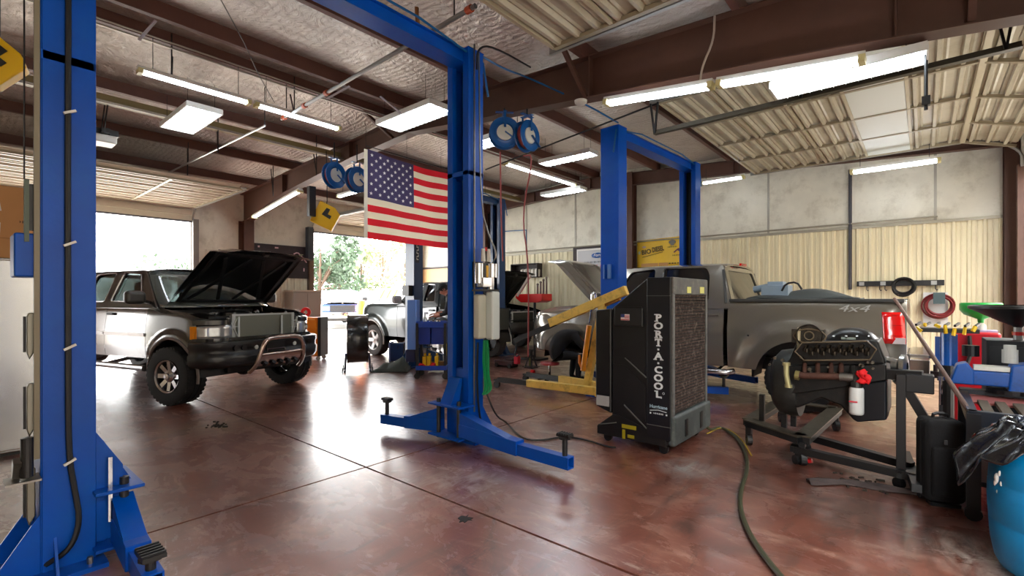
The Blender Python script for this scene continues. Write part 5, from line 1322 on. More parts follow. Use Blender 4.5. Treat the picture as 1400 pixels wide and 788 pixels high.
# water hose leaving the cooler
hp = [W(*p, z=.02) for p in ((966, 577), (985, 583), (1008, 598), (1021, 622), (1022, 645), (1013, 668), (1011, 695), (1024, 730), (1046, 762), (1066, 787), (1090, 812))]
hoseobj('water_hose', [(-1.75, 5.16, .14), (-1.70, 5.2, .06)] + hp[1:], .016, M('olive_hose', (62, 64, 44), .4), 'olive green garden hose winding over the floor from the cooler', sm=2)
hoseobj('yellow_hose', [V((-1.7, 5.1, .05)), hp[1] + V((.02, .03, .0)), hp[2] + V((.03, .02, 0)), hp[3] + V((.04, .0, 0))], .006, M('yellow_line', (190, 160, 40), .5), 'thin yellow line lying along the start of the green hose', 'cord')
hoseobj('power_cord', [(-3.40, 3.58, .5), (-3.3, 3.62, .25)] + [W(*p, z=.012) for p in ((692, 577), (712, 600), (738, 603), (770, 597), (800, 601), (830, 611), (842, 612))], .009, hoser, 'black extension cord running on the floor from the middle post to the cooler', 'cord')
# ---------- engine hoist ----------
yh = M('hoist_yellow', (240, 200, 96), .42, var=.08, dirt=(110, 76, 40), dscale=7, damt=.5)
eh = thing('engine_hoist', 'yellow folding engine hoist with black boom tip, left of the cooler', 'engine hoist', (-3.7, 6.05, 0))
def hw(mb, nm, mat, par=None, **k): return mb.build(nm, mat, par or eh, world=True, **k)
a0 = V((-3.35, 5.86, .16)); a1 = V((-4.62, 5.80, .15)); a2 = V((-5.2, 5.78, .14))
m = MB().bar(a0, a1, .09, .11); hw(m, 'leg', yh, bevel=.006)
m = MB().bar(a1, a2, .07, .075); hw(m, 'leg_extension', black)
b0 = V((-3.4, 6.22, .16)); b1 = V((-4.45, 6.42, .15)); b2 = V((-5.2, 6.52, .14))
m = MB().bar(b0, b1, .09, .11); hw(m, 'leg', yh, bevel=.006)
m = MB().bar(b1, b2, .07, .075); hw(m, 'leg_extension', black)
for c in (a2, b2, V((-3.3, 5.8, .1)), V((-3.3, 6.3, .1))):
    m = MB(); m.cyl((c.x - .04, c.y - .02, .06), (c.x - .04, c.y + .02, .06), .058, n=16); m.box((c.x - .03, c.y, .13), (.1, .07, .03)); hw(m, 'caster', black)
m = MB().cyl(b2 + V((.1, -.02, .06)), b2 + V((.16, -.02, .06)), .03, n=10); hw(m, 'lock_knob', red)
m = MB().bb((-3.42, 5.76, .10), (-3.28, 6.34, .22)); hw(m, 'cross_base', yh, bevel=.006)
mt_ = V((-3.42, 6.04, 1.50)); mb_ = W(803, 540, y=5.98); mb_.z = .2
m = MB().bar((-3.72, 6.04, .16), (-3.44, 6.04, 1.42), .09, .09); hw(m, 'mast', yh, bevel=.006)
m = MB().bar((-3.3, 6.04, .2), (-3.5, 6.04, .95), .05, .05); hw(m, 'mast_brace', yh)
t0 = W(846, 402, y=6.04); t1 = W(752, 442, y=6.02); t2 = W(704, 466, y=6.0)
m = MB().bar(t0 + V((.12, 0, .05)), t1, .085, .13); hw(m, 'boom', yh, bevel=.006)
m = MB().bar(t0 + V((.02, 0, -.06)), t0 + V((-.32, 0, -.19)), .05, .06); hw(m, 'boom_gusset', M('rusty_yellow', (188, 132, 52), .6, dirt=(96, 60, 36), dscale=20, damt=.8))
m = MB().bar(t1 + V((.1, 0, .0)), t2, .06, .075); be = hw(m, 'boom_extension', black)
m = MB().tube([t2 + V((.02, 0, -.04)), t2 + V((.03, 0, -.16)), t2 + V((-.01, 0, -.2)), t2 + V((.03, 0, -.26)), t2 + V((.08, 0, -.22))], .014, n=8, smooth=1); hw(m, 'chain_hook', dsteel, be)
r0 = W(797, 507, y=5.95); r1 = W(806, 442, y=5.97)
m = MB().cyl(r0, r0.lerp(r1, .95), .038, n=16); hw(m, 'hydraulic_ram', M('ram_orange', (226, 144, 20), .35), smooth=60)
m = MB().cyl(r1, r1 + (r1 - r0) * .28, .016, n=12); hw(m, 'ram_piston', chrome)
m = MB().cyl(r0 + V((-.06, 0, .1)), r0 + V((-.06, 0, .22)), .02, n=10).bar(r0, r0 + V((-.06, 0, .12)), .03); hw(m, 'pump_handle', M('ram_orange2', (210, 120, 20), .4))
# ---------- people ----------
def skin_body(name, parent, verts, edges, radii, mat, sub=2, root=0):
    me = bpy.data.meshes.new(name); me.from_pydata([tuple(v) for v in verts], edges, []); me.materials.append(mat)
    o = bpy.data.objects.new(name, me); COL.objects.link(o); o.parent = parent
    md = o.modifiers.new('skin', 'SKIN'); md.use_smooth_shade = True
    for i, r in enumerate(radii):
        sv = me.skin_vertices[0].data[i]; sv.radius = (r, r) if not isinstance(r, tuple) else r
    me.skin_vertices[0].data[root].use_root = True
    s = o.modifiers.new('sub', 'SUBSURF'); s.levels = sub; s.render_levels = sub
    return o
skin = M('skin_tone', (196, 128, 104), .5, var=.06, vscale=12)
def head(parent, c, yaw, pitch, hair_col, cap=None):
    """head about .23 m tall, looking along +x before rotation"""
    T = Matrix.Translation(c) @ Euler((0, pitch, yaw)).to_matrix().to_4x4()
    m = MB(T)
    def f(u, v):
        t = PI * v; a = 2 * PI * u; z = math.cos(t); s = math.sin(t)
        x = s * math.cos(a); y = s * math.sin(a)
        rx = .098; ry = .078; rz = .118
        if z < 0: k = 1 + .28 * z; y *= k; x *= (1 + .12 * z)
        px_ = x * rx + (.008 if x > 0 and z < -.2 else 0); 
        if x > .55 and abs(y) < .25: px_ += .026 * math.exp(-((z + .12) / .16) ** 2) * math.exp(-(y / .12) ** 2)
        if x > .4: px_ -= .010 * math.exp(-((z - .08) / .09) ** 2) * math.exp(-((abs(y) - .35) / .18) ** 2); px_ += .006 * math.exp(-((z + .48) / .08) ** 2) * math.exp(-(y / .3) ** 2)
        return (px_, y * ry, z * rz)
    m.grid(f, 32, 24); h = m.build('head', skin, parent, smooth=60, fix=True)
    e = MB(T)
    for s in (-1, 1): e.sph((.082, s * .030, .012), .012, 8, 6)
    e.build('eyes', whitep, h)
    e = MB(T)
    for s in (-1, 1): e.sph((.092, s * .030, .012), .0055, 6, 5)
    e.build('pupils', black, h)
    e = MB(T)
    for s in (-1, 1): e.lathe([(.004, 0), (.022, .004), (.026, .012), (.014, .016)], (-.005, s * .072, -.005), (0, s, .1), 12)
    e.build('ears', skin, h)
    e = MB(T).box((.094, 0, -.056), (.01, .045, .008)); e.build('mouth', M('lip_tone', (150, 84, 76), .5), h, bevel=.003)
    g = MB(T)
    def hf(u, v):
        a = 2 * PI * u; t = PI * .62 * v; z = math.cos(t); s = math.sin(t); x = s * math.cos(a); y = s * math.sin(a)
        return (x * .104 - .008, y * .086, z * .124 + .006 + (.05 * max(0, x) * v))
    g.grid(hf, 24, 10); g.build('hair', hair_col, h, smooth=60)
    if cap:
        g = MB(T)
        def cf(u, v):
            a = 2 * PI * u; t = PI * .5 * v; z = math.cos(t); s = math.sin(t)
            return (s * math.cos(a) * .11 - .004, s * math.sin(a) * .094, z * .085 + .05)
        g.grid(cf, 24, 8)
        def bf(u, v): a = -1.1 + 2.2 * u; return (.09 + .085 * v * math.cos(a * .8), .082 * math.sin(a) * (1 - .15 * v), .055 - .012 * v)
        g.grid(bf, 10, 4); g.build('cap', cap, h, smooth=60, solid=.004)
    return h
def hand(parent, wrist, direction, up, side=1, curl=.5):
    """palm, four unequal bent fingers and a thumb leaving the side of the palm"""
    d = V(direction).normalized(); u = V(up).normalized(); s = d.cross(u).normalized() * side; u = s.cross(d).normalized() * side
    w_ = V(wrist); vs = [w_, w_ + d * .045, w_ + d * .085]; es = [(0, 1), (1, 2)]; rr = [(.024, .018), (.038, .016), (.040, .014)]
    o = skin_body('hand', parent, vs, es, rr, skin, 2)
    m = MB(); 
    for k, (off, ln) in enumerate(((-.030, .066), (-.010, .076), (.011, .070), (.031, .054))):
        p = w_ + d * .082 + s * off; dirv = d.copy(); pts = [p - d * .02, p]
        for j, f in enumerate((.42, .32, .26)):
            dirv = (dirv - u * curl * (.5 + .2 * j)).normalized(); p = p + dirv * ln * f; pts.append(p)
        m.tube(pts, [.0095, .0095, .0088, .008, .0068], n=8)
    p = w_ + d * .03 - s * .030; dv = (d * .6 - s * .8).normalized(); pts = [p, p + dv * .03]; dv = (d * .9 - s * .35 - u * curl * .6).normalized(); pts.append(pts[-1] + dv * .028); pts.append(pts[-1] + (dv - u * curl * .3).normalized() * .022)
    m.tube(pts, [.012, .0115, .0098, .008], n=8); m.build('fingers', skin, o, smooth=60)
    return o
blk = M('black_workwear', (20, 21, 24), .85, var=.15, vscale=12, bump=.2, bscale=25)
# standing mechanic bending over the cart
def mechanic_standing():
    p = thing('person', 'person in black cap and black workwear bending over the blue cart behind the middle post', 'person', (-7.20, 6.74, 0), 0)
    # local frame: facing +x of local; figure turned towards the cart (-X, slightly toward camera)
    p.rotation_euler = (0, 0, PI + .70)
    J = {'pel': (0, 0, .96), 'sp1': (.02, 0, 1.10), 'sp2': (.07, 0, 1.28), 'ch': (.13, 0, 1.42), 'nk': (.18, 0, 1.50), 'nk2': (.21, 0, 1.555),
         'hl': (0, .10, .93), 'kl': (.05, .12, .50), 'al': (-.02, .13, .10), 'tl': (.14, .15, .04), 'hr': (0, -.10, .93), 'kr': (.02, -.12, .50), 'ar': (-.08, -.13, .10), 'tr': (.08, -.15, .04),
         'shl': (.12, .19, 1.42), 'el': (.20, .25, 1.14), 'wl': (.42, .17, 1.10), 'shr': (.12, -.19, 1.42), 'er': (.22, -.25, 1.14), 'wr': (.45, -.16, 1.13)}
    K = list(J); ix = {k: i for i, k in enumerate(K)}
    E_ = [('pel', 'sp1'), ('sp1', 'sp2'), ('sp2', 'ch'), ('ch', 'nk'), ('nk', 'nk2'), ('pel', 'hl'), ('hl', 'kl'), ('kl', 'al'), ('al', 'tl'), ('pel', 'hr'), ('hr', 'kr'), ('kr', 'ar'), ('ar', 'tr'), ('ch', 'shl'), ('shl', 'el'), ('el', 'wl'), ('ch', 'shr'), ('shr', 'er'), ('er', 'wr')]
    R_ = dict(pel=.15, sp1=.14, sp2=.15, ch=.15, nk=.065, nk2=.055, hl=.095, kl=.065, al=.045, tl=.045, hr=.095, kr=.065, ar=.045, tr=.045, shl=.07, el=.05, wl=.032, shr=.07, er=.05, wr=.032)
    b = skin_body('body', p, [J[k] for k in K], [(ix[a], ix[c]) for a, c in E_], [R_[k] for k in K], blk)
    head(p, (.265, 0, 1.625), 0, .55, M('dark_hair', (30, 24, 22), .8), M('black_cap', (18, 18, 20), .8))
    n_ = MB().cyl((.20, 0, 1.52), (.245, 0, 1.58), .052, .05, n=14); n_.build('neck', skin, p, smooth=60)
    for s, e_, w_ in ((1, J['el'], J['wl']), (-1, J['er'], J['wr'])):
        d = (V(w_) - V(e_)).normalized()
        MB().cyl(V(w_) - d * .12, V(w_) + d * .01, .047, .036, n=12).build('forearm', skin, p, smooth=60)
        hand(p, V(w_), d, (0, 0, 1), s, .5)
    m = MB()
    for s in (1, -1): m.box((.07 if s > 0 else .01, s * .14, .045), (.29, .10, .09))
    m.build('shoes', blackp, p, bevel=.03, seg=3)
    g = MB(Matrix.Translation((.265, 0, 1.625)) @ Euler((0, .55, 0)).to_matrix().to_4x4())
    for s in (-1, 1): g.lathe([(.014, 0), (.019, .0), (.019, .004), (.014, .004)], (.098, s * .032, .012), (1, 0, 0), 14)
    g.bar((.1, -.013, .014), (.1, .013, .014), .004).bar((.1, .05, .014), (.0, .078, .012), .004).bar((.1, -.05, .014), (.0, -.078, .012), .004); g.build('glasses', black, p)
mechanic_standing()
def mechanic_seated():
    p = thing('person', 'person in black seated on a red stool, bent into the open front wheel well', 'person', (-4.78, 6.66, 0), .75)
    J = {'pel': (0, 0, .50), 'sp1': (.08, 0, .66), 'sp2': (.20, 0, .80), 'ch': (.33, 0, .86), 'nk': (.42, 0, .85), 'nk2': (.47, 0, .83),
         'hl': (.03, .11, .50), 'kl': (.42, .22, .48), 'al': (.36, .20, .10), 'tl': (.50, .22, .04), 'hr': (.03, -.11, .50), 'kr': (.42, -.24, .50), 'ar': (.40, -.22, .10), 'tr': (.54, -.24, .04),
         'shl': (.34, .19, .84), 'el': (.55, .26, .70), 'wl': (.76, .16, .74), 'shr': (.34, -.19, .84), 'er': (.50, -.27, .62), 'wr': (.72, -.15, .66)}
    K = list(J); ix = {k: i for i, k in enumerate(K)}
    E_ = [('pel', 'sp1'), ('sp1', 'sp2'), ('sp2', 'ch'), ('ch', 'nk'), ('nk', 'nk2'), ('pel', 'hl'), ('hl', 'kl'), ('kl', 'al'), ('al', 'tl'), ('pel', 'hr'), ('hr', 'kr'), ('kr', 'ar'), ('ar', 'tr'), ('ch', 'shl'), ('shl', 'el'), ('el', 'wl'), ('ch', 'shr'), ('shr', 'er'), ('er', 'wr')]
    R_ = dict(pel=.155, sp1=.16, sp2=.165, ch=.15, nk=.06, nk2=.055, hl=.10, kl=.07, al=.045, tl=.045, hr=.10, kr=.07, ar=.045, tr=.045, shl=.075, el=.05, wl=.032, shr=.075, er=.05, wr=.032)
    skin_body('body', p, [J[k] for k in K], [(ix[a], ix[c]) for a, c in E_], [R_[k] for k in K], blk)
    head(p, (.57, 0, .83), 0, .7, M('dark_hair', (30, 24, 22), .8))
    for s, e_, w_ in ((1, J['el'], J['wl']), (-1, J['er'], J['wr'])):
        d = (V(w_) - V(e_)).normalized(); hand(p, V(w_), d, (0, 0, 1), s, .6)
    m = MB()
    for s in (1, -1): m.box((.46 if s > 0 else .50, s * .22, .045), (.28, .10, .09))
    m.build('shoes', blackp, p, bevel=.03, seg=3)
mechanic_seated()
st_ = thing('rolling_stool', 'low rolling stool with red seat under the seated person', 'stool', (-4.80, 6.62, 0))
MB().lathe([(0, .375), (.15, .375), (.165, .36), (.16, .33), (0, .32)], n=24).build('seat', M('red_vinyl', (150, 24, 34), .35, coat=.4), st_, smooth=60)
MB().cyl((0, 0, .10), (0, 0, .32), .022, n=12).build('post', chrome, st_)
for k in range(5):
    a = 2 * PI * k / 5; MB().bar((0, 0, .11), (.2 * math.cos(a), .2 * math.sin(a), .08), .035, .03).build('leg', dsteel, st_)
    MB().cyl((.2 * math.cos(a) - .012, .2 * math.sin(a), .03), (.2 * math.cos(a) + .012, .2 * math.sin(a), .03), .03, n=12).build('caster', black, st_)
# jack stand, drain pan and floor bits under the hoist
js = thing('jack_stand', 'dark bottle jack on its cage stand where the long red air hose ends', 'jack', tuple(W(726, 503, z=0)))
for a in (45, 135, 225, 315):
    r_ = math.radians(a); MB().bar((.13 * math.cos(r_), .13 * math.sin(r_), .0), (.04 * math.cos(r_), .04 * math.sin(r_), .26), .03).build('leg', dsteel, js)
MB().cyl((0, 0, .2), (0, 0, .36), .035, n=12).box((0, 0, .37), (.1, .05, .02)).build('post', black, js); MB().cyl((.0, -.02, .04), (0, -.02, .2), .03, n=12).build('olive_sleeve', M('olive_paint', (96, 104, 50), .5), js)
MB().box((0, 0, .02), (.26, .26, .012)).build('base', dsteel, js)
bk = thing('floor_jack', 'low dark jack with a red end on the floor left of the cage stand', 'jack', tuple(W(692, 502, z=0)))
MB().box((0, 0, .09), (.5, .2, .1)).box((.1, 0, .17), (.2, .12, .08)).build('frame', M('jack_dark', (70, 44, 44), .5), bk, bevel=.02)
MB().cyl((.3, 0, .24), (.3, .0, .29), .05, n=14).box((.3, 0, .17), (.1, .1, .16)).build('saddle', M('jack_red', (206, 40, 60), .4), bk, bevel=.01)
for x in (-.18, .18):
    MB().cyl((x, -.12, .045), (x, .12, .045), .045, n=12).build('wheel', black, bk)
# ---------- middle distance: cart, toolbox, fan ----------
cart_b = M('cart_blue', (14, 66, 168), .38, coat=.2, var=.08)
cc0 = W(592, 516, z=0)
ct = thing('tool_cart', 'blue two-shelf tool cart with a raised pale blue side panel', 'tool cart', (cc0.x, cc0.y, 0), TH)
MB().bb((-.26, -.2, .92), (.26, .2, .94)).bb((-.26, -.21, .92), (.26, -.19, 1.03)).bb((-.26, .19, .92), (.26, .21, 1.03)).bb((-.27, -.2, .92), (-.25, .2, 1.03)).bb((.25, -.2, .92), (.27, .2, 1.03)).build('top_tray', cart_b, ct, bevel=.006)
MB().bb((-.24, -.19, .62), (-.02, .19, .92)).bb((0, -.19, .62), (.24, .19, .92)).build('drawer_box', M('cart_blue_dark', (12, 48, 140), .4), ct, bevel=.006)
MB().bb((-.27, -.22, .16), (.27, .22, .18)).bb((-.27, -.23, .16), (.27, -.21, .24)).bb((-.28, -.22, .16), (-.26, .22, .24)).bb((.26, -.22, .16), (.28, .22, .24)).build('bottom_tray', cart_b, ct, bevel=.005)
for x, y in ((-.25, -.2), (.25, -.2), (-.25, .2), (.25, .2)):
    MB().bb((x - .022, y - .022, .1), (x + .022, y + .022, 1.0)).build('leg', black, ct)
    MB().cyl((x, y - .02, .055), (x, y + .02, .055), .055, n=14).build('caster', black, ct)
MB().bb((-.44, -.17, .52), (-.275, .17, 1.42)).build('side_panel', M('pale_blue_steel', (104, 146, 222), .35, coat=.3), ct, bevel=.012)
MB().bb((-.47, -.15, .30), (-.30, .15, .52)).build('side_bracket', M('navy_steel', (20, 26, 70), .5), ct, bevel=.01)
def small(nm, mb, mat, par_loc, label, cat, group=None, **k):
    o = mb.build(nm, mat, None, **k); o.location = par_loc; o.rotation_euler = (0, 0, TH); tag(o, label, cat, group); return o
def onCart(x, y, z): return V((cc0.x, cc0.y, 0)) + V((math.cos(TH) * x - math.sin(TH) * y, math.sin(TH) * x + math.cos(TH) * y, z))
random.seed(6)
for k, (x, lb) in enumerate(((-.14, 'yellow oil bottle left on the lower shelf of the blue cart'), (-.06, 'second yellow oil bottle from the left on the lower shelf of the blue cart'), (.08, 'yellow jug right of centre on the lower shelf of the blue cart'))):
    small('oil_bottle', MB().box((0, 0, .11), (.07, .12, .22)).cyl((0, .02, .22), (0, .02, .27), .022, n=10), M('oil_yellow', (226, 186, 14), .35), onCart(x, -.06, .18), lb, 'bottle', 'oil bottles on the cart', bevel=.015)
small('shop_rag', MB().grid(lambda u, v: (.3 * u - .15, .2 * v - .1, .05 + .03 * math.sin(7 * u + 3 * v) + .02 * math.sin(15 * v)), 14, 10), M('rag_red', (206, 26, 30), .85), onCart(-.08, -.12, .18), 'crumpled red rags on the lower shelf of the blue cart', 'rag', solid=.01, smooth=80)
small('parts_box', MB().box((0, 0, .06), (.18, .14, .12)), M('brown_card', (122, 88, 50), .8), onCart(.16, -.04, .18), 'brown carton at the right of the lower cart shelf', 'box', bevel=.004)
small('paper_towels', MB().grid(lambda u, v: (.34 * u - .17, .2 * v - .1, .03 + .02 * math.sin(9 * u + 5 * v)), 12, 8), M('paper_white', (224, 230, 232), .8), onCart(.02, -.05, .94), 'white paper towels lying on the top tray of the blue cart', 'paper', solid=.01, smooth=80)
small('spray_bottle', MB().lathe([(.0, 0), (.035, 0), (.036, .13), (.012, .18), (.012, .22), (0, .22)], n=14).box((.02, 0, .235), (.07, .025, .03)), whitep, onCart(-.15, .02, .94), 'white spray bottle standing on the top tray of the blue cart', 'bottle')
small('parts_dish', MB().lathe([(.0, .06), (.1, .05), (.11, .0), (.09, .0), (0, .005)], n=18), chrome, onCart(.02, .1, .99), 'round chrome dish at the back of the cart top', 'dish')
tb = thing('toolbox', 'blue steel toolbox on the floor beside the pale wheel', 'toolbox', tuple(W(545, 494, z=0)), TH)
MB().bb((-.17, -.15, .02), (.14, .15, .42)).build('body', M('navy_blue_steel', (10, 52, 104), .4), tb, bevel=.01)
MB().bb((-.19, -.155, .0), (-.15, .155, .44)).build('end_panel', M('grey_blue_panel', (120, 136, 180), .4), tb, bevel=.006)
MB().box((.02, -.16, .33), (.012, .01, .06)).build('latch', chrome, tb)
fm = MB(); random.seed(9)
def fmf(u, v):
    x = -.36 + .72 * u; y = -.25 + .5 * v; e_ = min(1, 5 * min(u, 1 - u, v, 1 - v))
    h = .10 + .34 * max(0, (u - .40)) * 1.4 * math.exp(-((v - .6) / .35) ** 2) + .05 * math.sin(5 * u + 3) * math.sin(4 * v + 1)
    return (x, y, max(.012, h * e_))
fm.grid(fmf, 24, 18)
o = small('floor_mat', fm, M('grey_green_cloth', (66, 70, 64), .9, var=.12, vscale=5), W(536, 507, z=0), 'crumpled grey cover heaped on the floor before the blue toolbox', 'cover', solid=.012, smooth=80)
small('white_rag', MB().grid(lambda u, v: (.5 * u - .25, .18 * v - .09, .02 + .02 * math.sin(8 * u + 3 * v) ** 2), 14, 6), M('off_white_cloth', (212, 208, 190), .9), W(604, 511, z=0), 'off-white rag on the floor in front of the blue cart', 'rag', solid=.012, smooth=80)
yb2 = thing('yellow_carton', 'yellow and black carton standing beside the middle blue post', 'carton', tuple(W(612, 486, z=.28)))
MB().box((0, 0, .12), (.11, .11, .24)).build('body', M('carton_yellow', (232, 196, 30), .5), yb2); MB().box((0, 0, -.06), (.14, .14, .12)).build('lower_box', black, yb2); MB().box((0, 0, -.2), (.2, .2, .16)).build('stand', black, yb2)
fn_ = thing('drum_fan', 'black drum fan seen side-on in front of the bright doorway', 'fan', tuple(W(489, 507, z=0)), TH + .31)
m = MB(); m.lathe([(.47, -.2), (.485, -.2), (.49, -.17), (.48, -.16), (.48, .16), (.49, .17), (.485, .2), (.47, .2), (.47, -.2)], (0, 0, .64), (1, 0, 0), 40); m.build('drum', M('drum_black', (26, 30, 30), .25, coat=.6), fn_, smooth=60)
for s in (-1, 1):
    m = MB()
    for r in (.08, .16, .24, .32, .40, .46): m.tube([(s * .19, r * math.cos(a), .64 + r * math.sin(a)) for a in [k * PI / 14 for k in range(28)]], .003, n=4, closed=True)
    for k in range(8): a = k * PI / 4; m.cyl((s * .19, 0, .64), (s * .19, .47 * math.cos(a), .64 + .47 * math.sin(a)), .004, n=4)
    m.build('grille', dsteel, fn_)
m = MB().cyl((-.06, 0, .64), (.08, 0, .64), .09, n=16)
m.build('motor', black, fn_)
m = MB()
for k in range(4):
    a = k * PI / 2; m.box((0, .25 * math.cos(a), .64 + .25 * math.sin(a)), (.02, .34, .14), Euler((a, .0, 0)))
m.build('blades', dsteel, fn_)
for s in (-1, 1):
    m = MB().bar((s * .24, -.3, .03), (s * .24, .3, .03), .04, .04).bar((s * .24, 0, .03), (s * .22, 0, .35), .04, .04); m.build('foot', M('foot_navy', (24, 26, 60), .4), fn_)
    for q in (-.28, .28): MB().cyl((s * .27, q - .0, .05), (s * .29, q, .05), .05, n=12).build('wheel', black, fn_)
tc0 = W(420, 492, z=0)
oc = thing('tool_chest', 'orange drawer tool chest behind the chrome bull bar', 'tool chest', (tc0.x, tc0.y, 0), TH)
MB().bb((-.42, -.2, .1), (.33, .25, 1.0)).build('cabinet', orange, oc, bevel=.008)
MB().bb((.33, -.21, .1), (.40, .25, 1.01)).build('side_panel', black, oc, bevel=.006)
for k, (z0, z1) in enumerate(((.72, .98), (.62, .70), (.52, .60), (.40, .50), (.28, .38), (.13, .26))):
    d = MB().bb((-.40, -.225, z0), (.31, -.2, z1)).build('drawer', orange, oc, bevel=.004)
    MB().bb((-.36, -.24, z0 - .012 if k else z1 - .03), (.27, -.225, z0 + .004 if k else z1 - .018)).build('drawer_pull', M('pale_orange_pull', (250, 190, 120), .35), d)
for x in (-.36, .32):
    for y in (-.15, .2): MB().cyl((x, y - .02, .05), (x, y + .02, .05), .05, n=12).bar((x, y, .06), (x, y, .11), .03).build('caster', whitep, oc)
def onC(x, y, z): return V((tc0.x, tc0.y, 0)) + V((math.cos(TH) * x - math.sin(TH) * y, math.sin(TH) * x + math.cos(TH) * y, z))
small('red_hose_coil', MB().lathe([(.05, -.03), (.11, -.03), (.12, 0), (.11, .03), (.05, .03)], (0, 0, .12), (0, 1, 0), 20), M('bright_red_plastic', (220, 30, 36), .35), onC(-.03, .0, 1.0), 'small red reel standing on the orange tool chest', 'reel', smooth=60)
random.seed(5)
for k in range(4):
    small('spray_can', MB().cyl((0, 0, 0), (0, 0, .15), .03, n=12).cyl((0, 0, .15), (0, 0, .19), .018, n=10), whitep if k % 2 else M('can_grey', (150, 150, 150), .3, metal=.4), onC(-.38 + k * .09, .05 * (k % 2), 1.0), 'spray can in the short row on top of the orange tool chest', 'can', 'spray cans on the orange tool chest')
# things against the left wall between the doorways
gc = thing('wall_cabinet', 'grey steel cabinet against the wall right of the raised charcoal hood', 'cabinet', (XL + .35, 6.95, 0))
MB().bb((-.28, -.42, 0), (.28, .42, 1.65)).build('body', M('cabinet_grey', (150, 148, 142), .45), gc, bevel=.008)
MB().bb((.28, -.40, .05), (.295, -.01, 1.6)).build('door', M('cabinet_grey2', (158, 156, 150), .45), gc); MB().bb((.28, .01, .05), (.295, .40, 1.6)).build('door', MATS['cabinet_grey2'], gc)
MB().bb((-.30, -.44, 1.65), (.30, .44, 1.69)).build('top', M('cabinet_pale', (196, 190, 176), .5), gc)
bd_ = thing('wall_banner', 'dark banner with pale marks on the wall behind the raised charcoal hood', 'banner', (XL + .06, 6.3, 2.6))
MB().bb((-.01, -.75, -.55), (.01, .95, .42)).build('panel', M('banner_dark', (38, 32, 38), .7, var=.2, vscale=5, dirt=(70, 60, 66), dscale=6, damt=.5), bd_)
m = MB(); m.tube([(.02, .5, .18), (.02, .62, .24), (.02, .72, .15), (.02, .84, .02), (.02, .9, -.06)], .02, n=5, smooth=1); m.tube([(.02, .74 + .06 * math.cos(a), .06 + .05 * math.sin(a)) for a in [k * PI / 5 for k in range(10)]], .016, n=5, closed=True)
m.box((.015, -.5, .33), (.01, .05, .05)).box((.015, .0, .33), (.01, .1, .04)); m.box((.015, .82, -.28), (.01, .03, .1)); m.build('drawn_marks', M('mark_pale', (214, 186, 196), .6), bd_)
so = thing('wall_socket', 'small dark box on the strip of wall left of the second doorway', 'socket', (XL + .14, 7.33, 1.0)); MB().box((0, 0, 0), (.05, .09, .16)).build('cover_plate', black, so, bevel=.006)
# ---------- signs on the back wall ----------
yb_ = YB - .05
fb = thing('sign_board', 'framed white sign with a blue oval emblem and red marks on the back wall', 'sign', (-7.0, yb_, 2.55))
MB().bb((-.62, -.01, -.52), (.62, .02, .36)).build('backing', M('sign_dark', (40, 30, 32), .6), fb)
MB().bb((-.48, -.03, -.5), (.6, -.01, .28)).build('frame', white, fb); MB().bb((-.44, -.036, -.46), (.57, -.03, .23)).build('face', M('sign_silver', (178, 178, 180), .4, metal=.2), fb)
m = MB(); m.lathe([(0, .012), (.2, .010), (.215, 0)], n=32); ov = m.build('oval_emblem', M('emblem_blue', (20, 84, 160), .3), fb, smooth=60); ov.rotation_euler = (PI / 2, 0, 0); ov.scale = (1, .42, 1); ov.location = (.2, -.036, .08)
m = MB(); m.tube([(.2 + .20 * math.cos(a), -.048, .08 + .082 * math.sin(a)) for a in [k * PI / 14 for k in range(28)]], .005, n=4, closed=True); m.build('emblem_border', white, fb)
text('emblem_lettering', 'Ford', .13, white, fb, (.2, -.052, .085), R_NY, extr=.002, shear=.25)
strokes('sign_lettering', 12, .7, .05, M('letter_dark', (50, 50, 56), .5), fb, (.13, -.04, -.10), seed=2)
m = MB()
for x in (.14, .34): m.bb((x - .055, -.042, -.31), (x + .055, -.036, -.18))
m.build('red_marks', M('mark_red', (206, 40, 36), .4), fb)
yn = thing('banner', 'yellow vinyl banner with brown lettering between the two rear blue posts', 'banner', (-4.98, yb_, 2.6))
m = MB(); m.grid(lambda u, v: (-.67 + 1.36 * u, .012 * math.sin(u * 14) * (1 - v), -.38 + .72 * v + .03 * u), 24, 8); m.build('vinyl', M('banner_yellow', (240, 196, 44), .45, var=.06, vscale=2), yn, smooth=60, solid=.004)
bt = M('banner_brown', (100, 82, 30), .6)
text('banner_lettering', 'BIO', .16, bt, yn, (-.41, -.02, .03), Euler((PI / 2, -.12, 0)), extr=.001, off=.006, sx=1.0)
text('banner_lettering', 'DIESEL', .17, bt, yn, (-.10, -.02, .085), Euler((PI / 2, -.12, 0)), extr=.001, off=.006, sx=.62)
m = MB().bar((-.52, -.02, -.10), (.03, -.02, .01), .004, .012); m.build('banner_underline', bt, yn)
m = MB().sph((-.47, -.02, .16), .045, 12, 8, (1.2, .1, .6)); m.build('pale_badge', M('badge_mauve', (196, 166, 150), .6), yn)
m = MB(); m.sph((-.60, -.02, .02), .035, 10, 8, (.8, .1, 1.2)); m.build('blue_badge', M('badge_pale_blue', (190, 206, 190), .6), yn)
m = MB(); m.sph((.27, -.02, .24), .07, 14, 8, (1.3, .1, .8)); m.box((.27, -.02, .19), (.08, .01, .06)); m.build('vehicle_emblem', M('emblem_grey', (120, 116, 104), .5), yn)
m = MB(); m.sph((.55, -.02, .26), .075, 14, 8, (1, .1, 1)); m.build('round_emblem', M('emblem_grey2', (150, 110, 104), .5), yn)
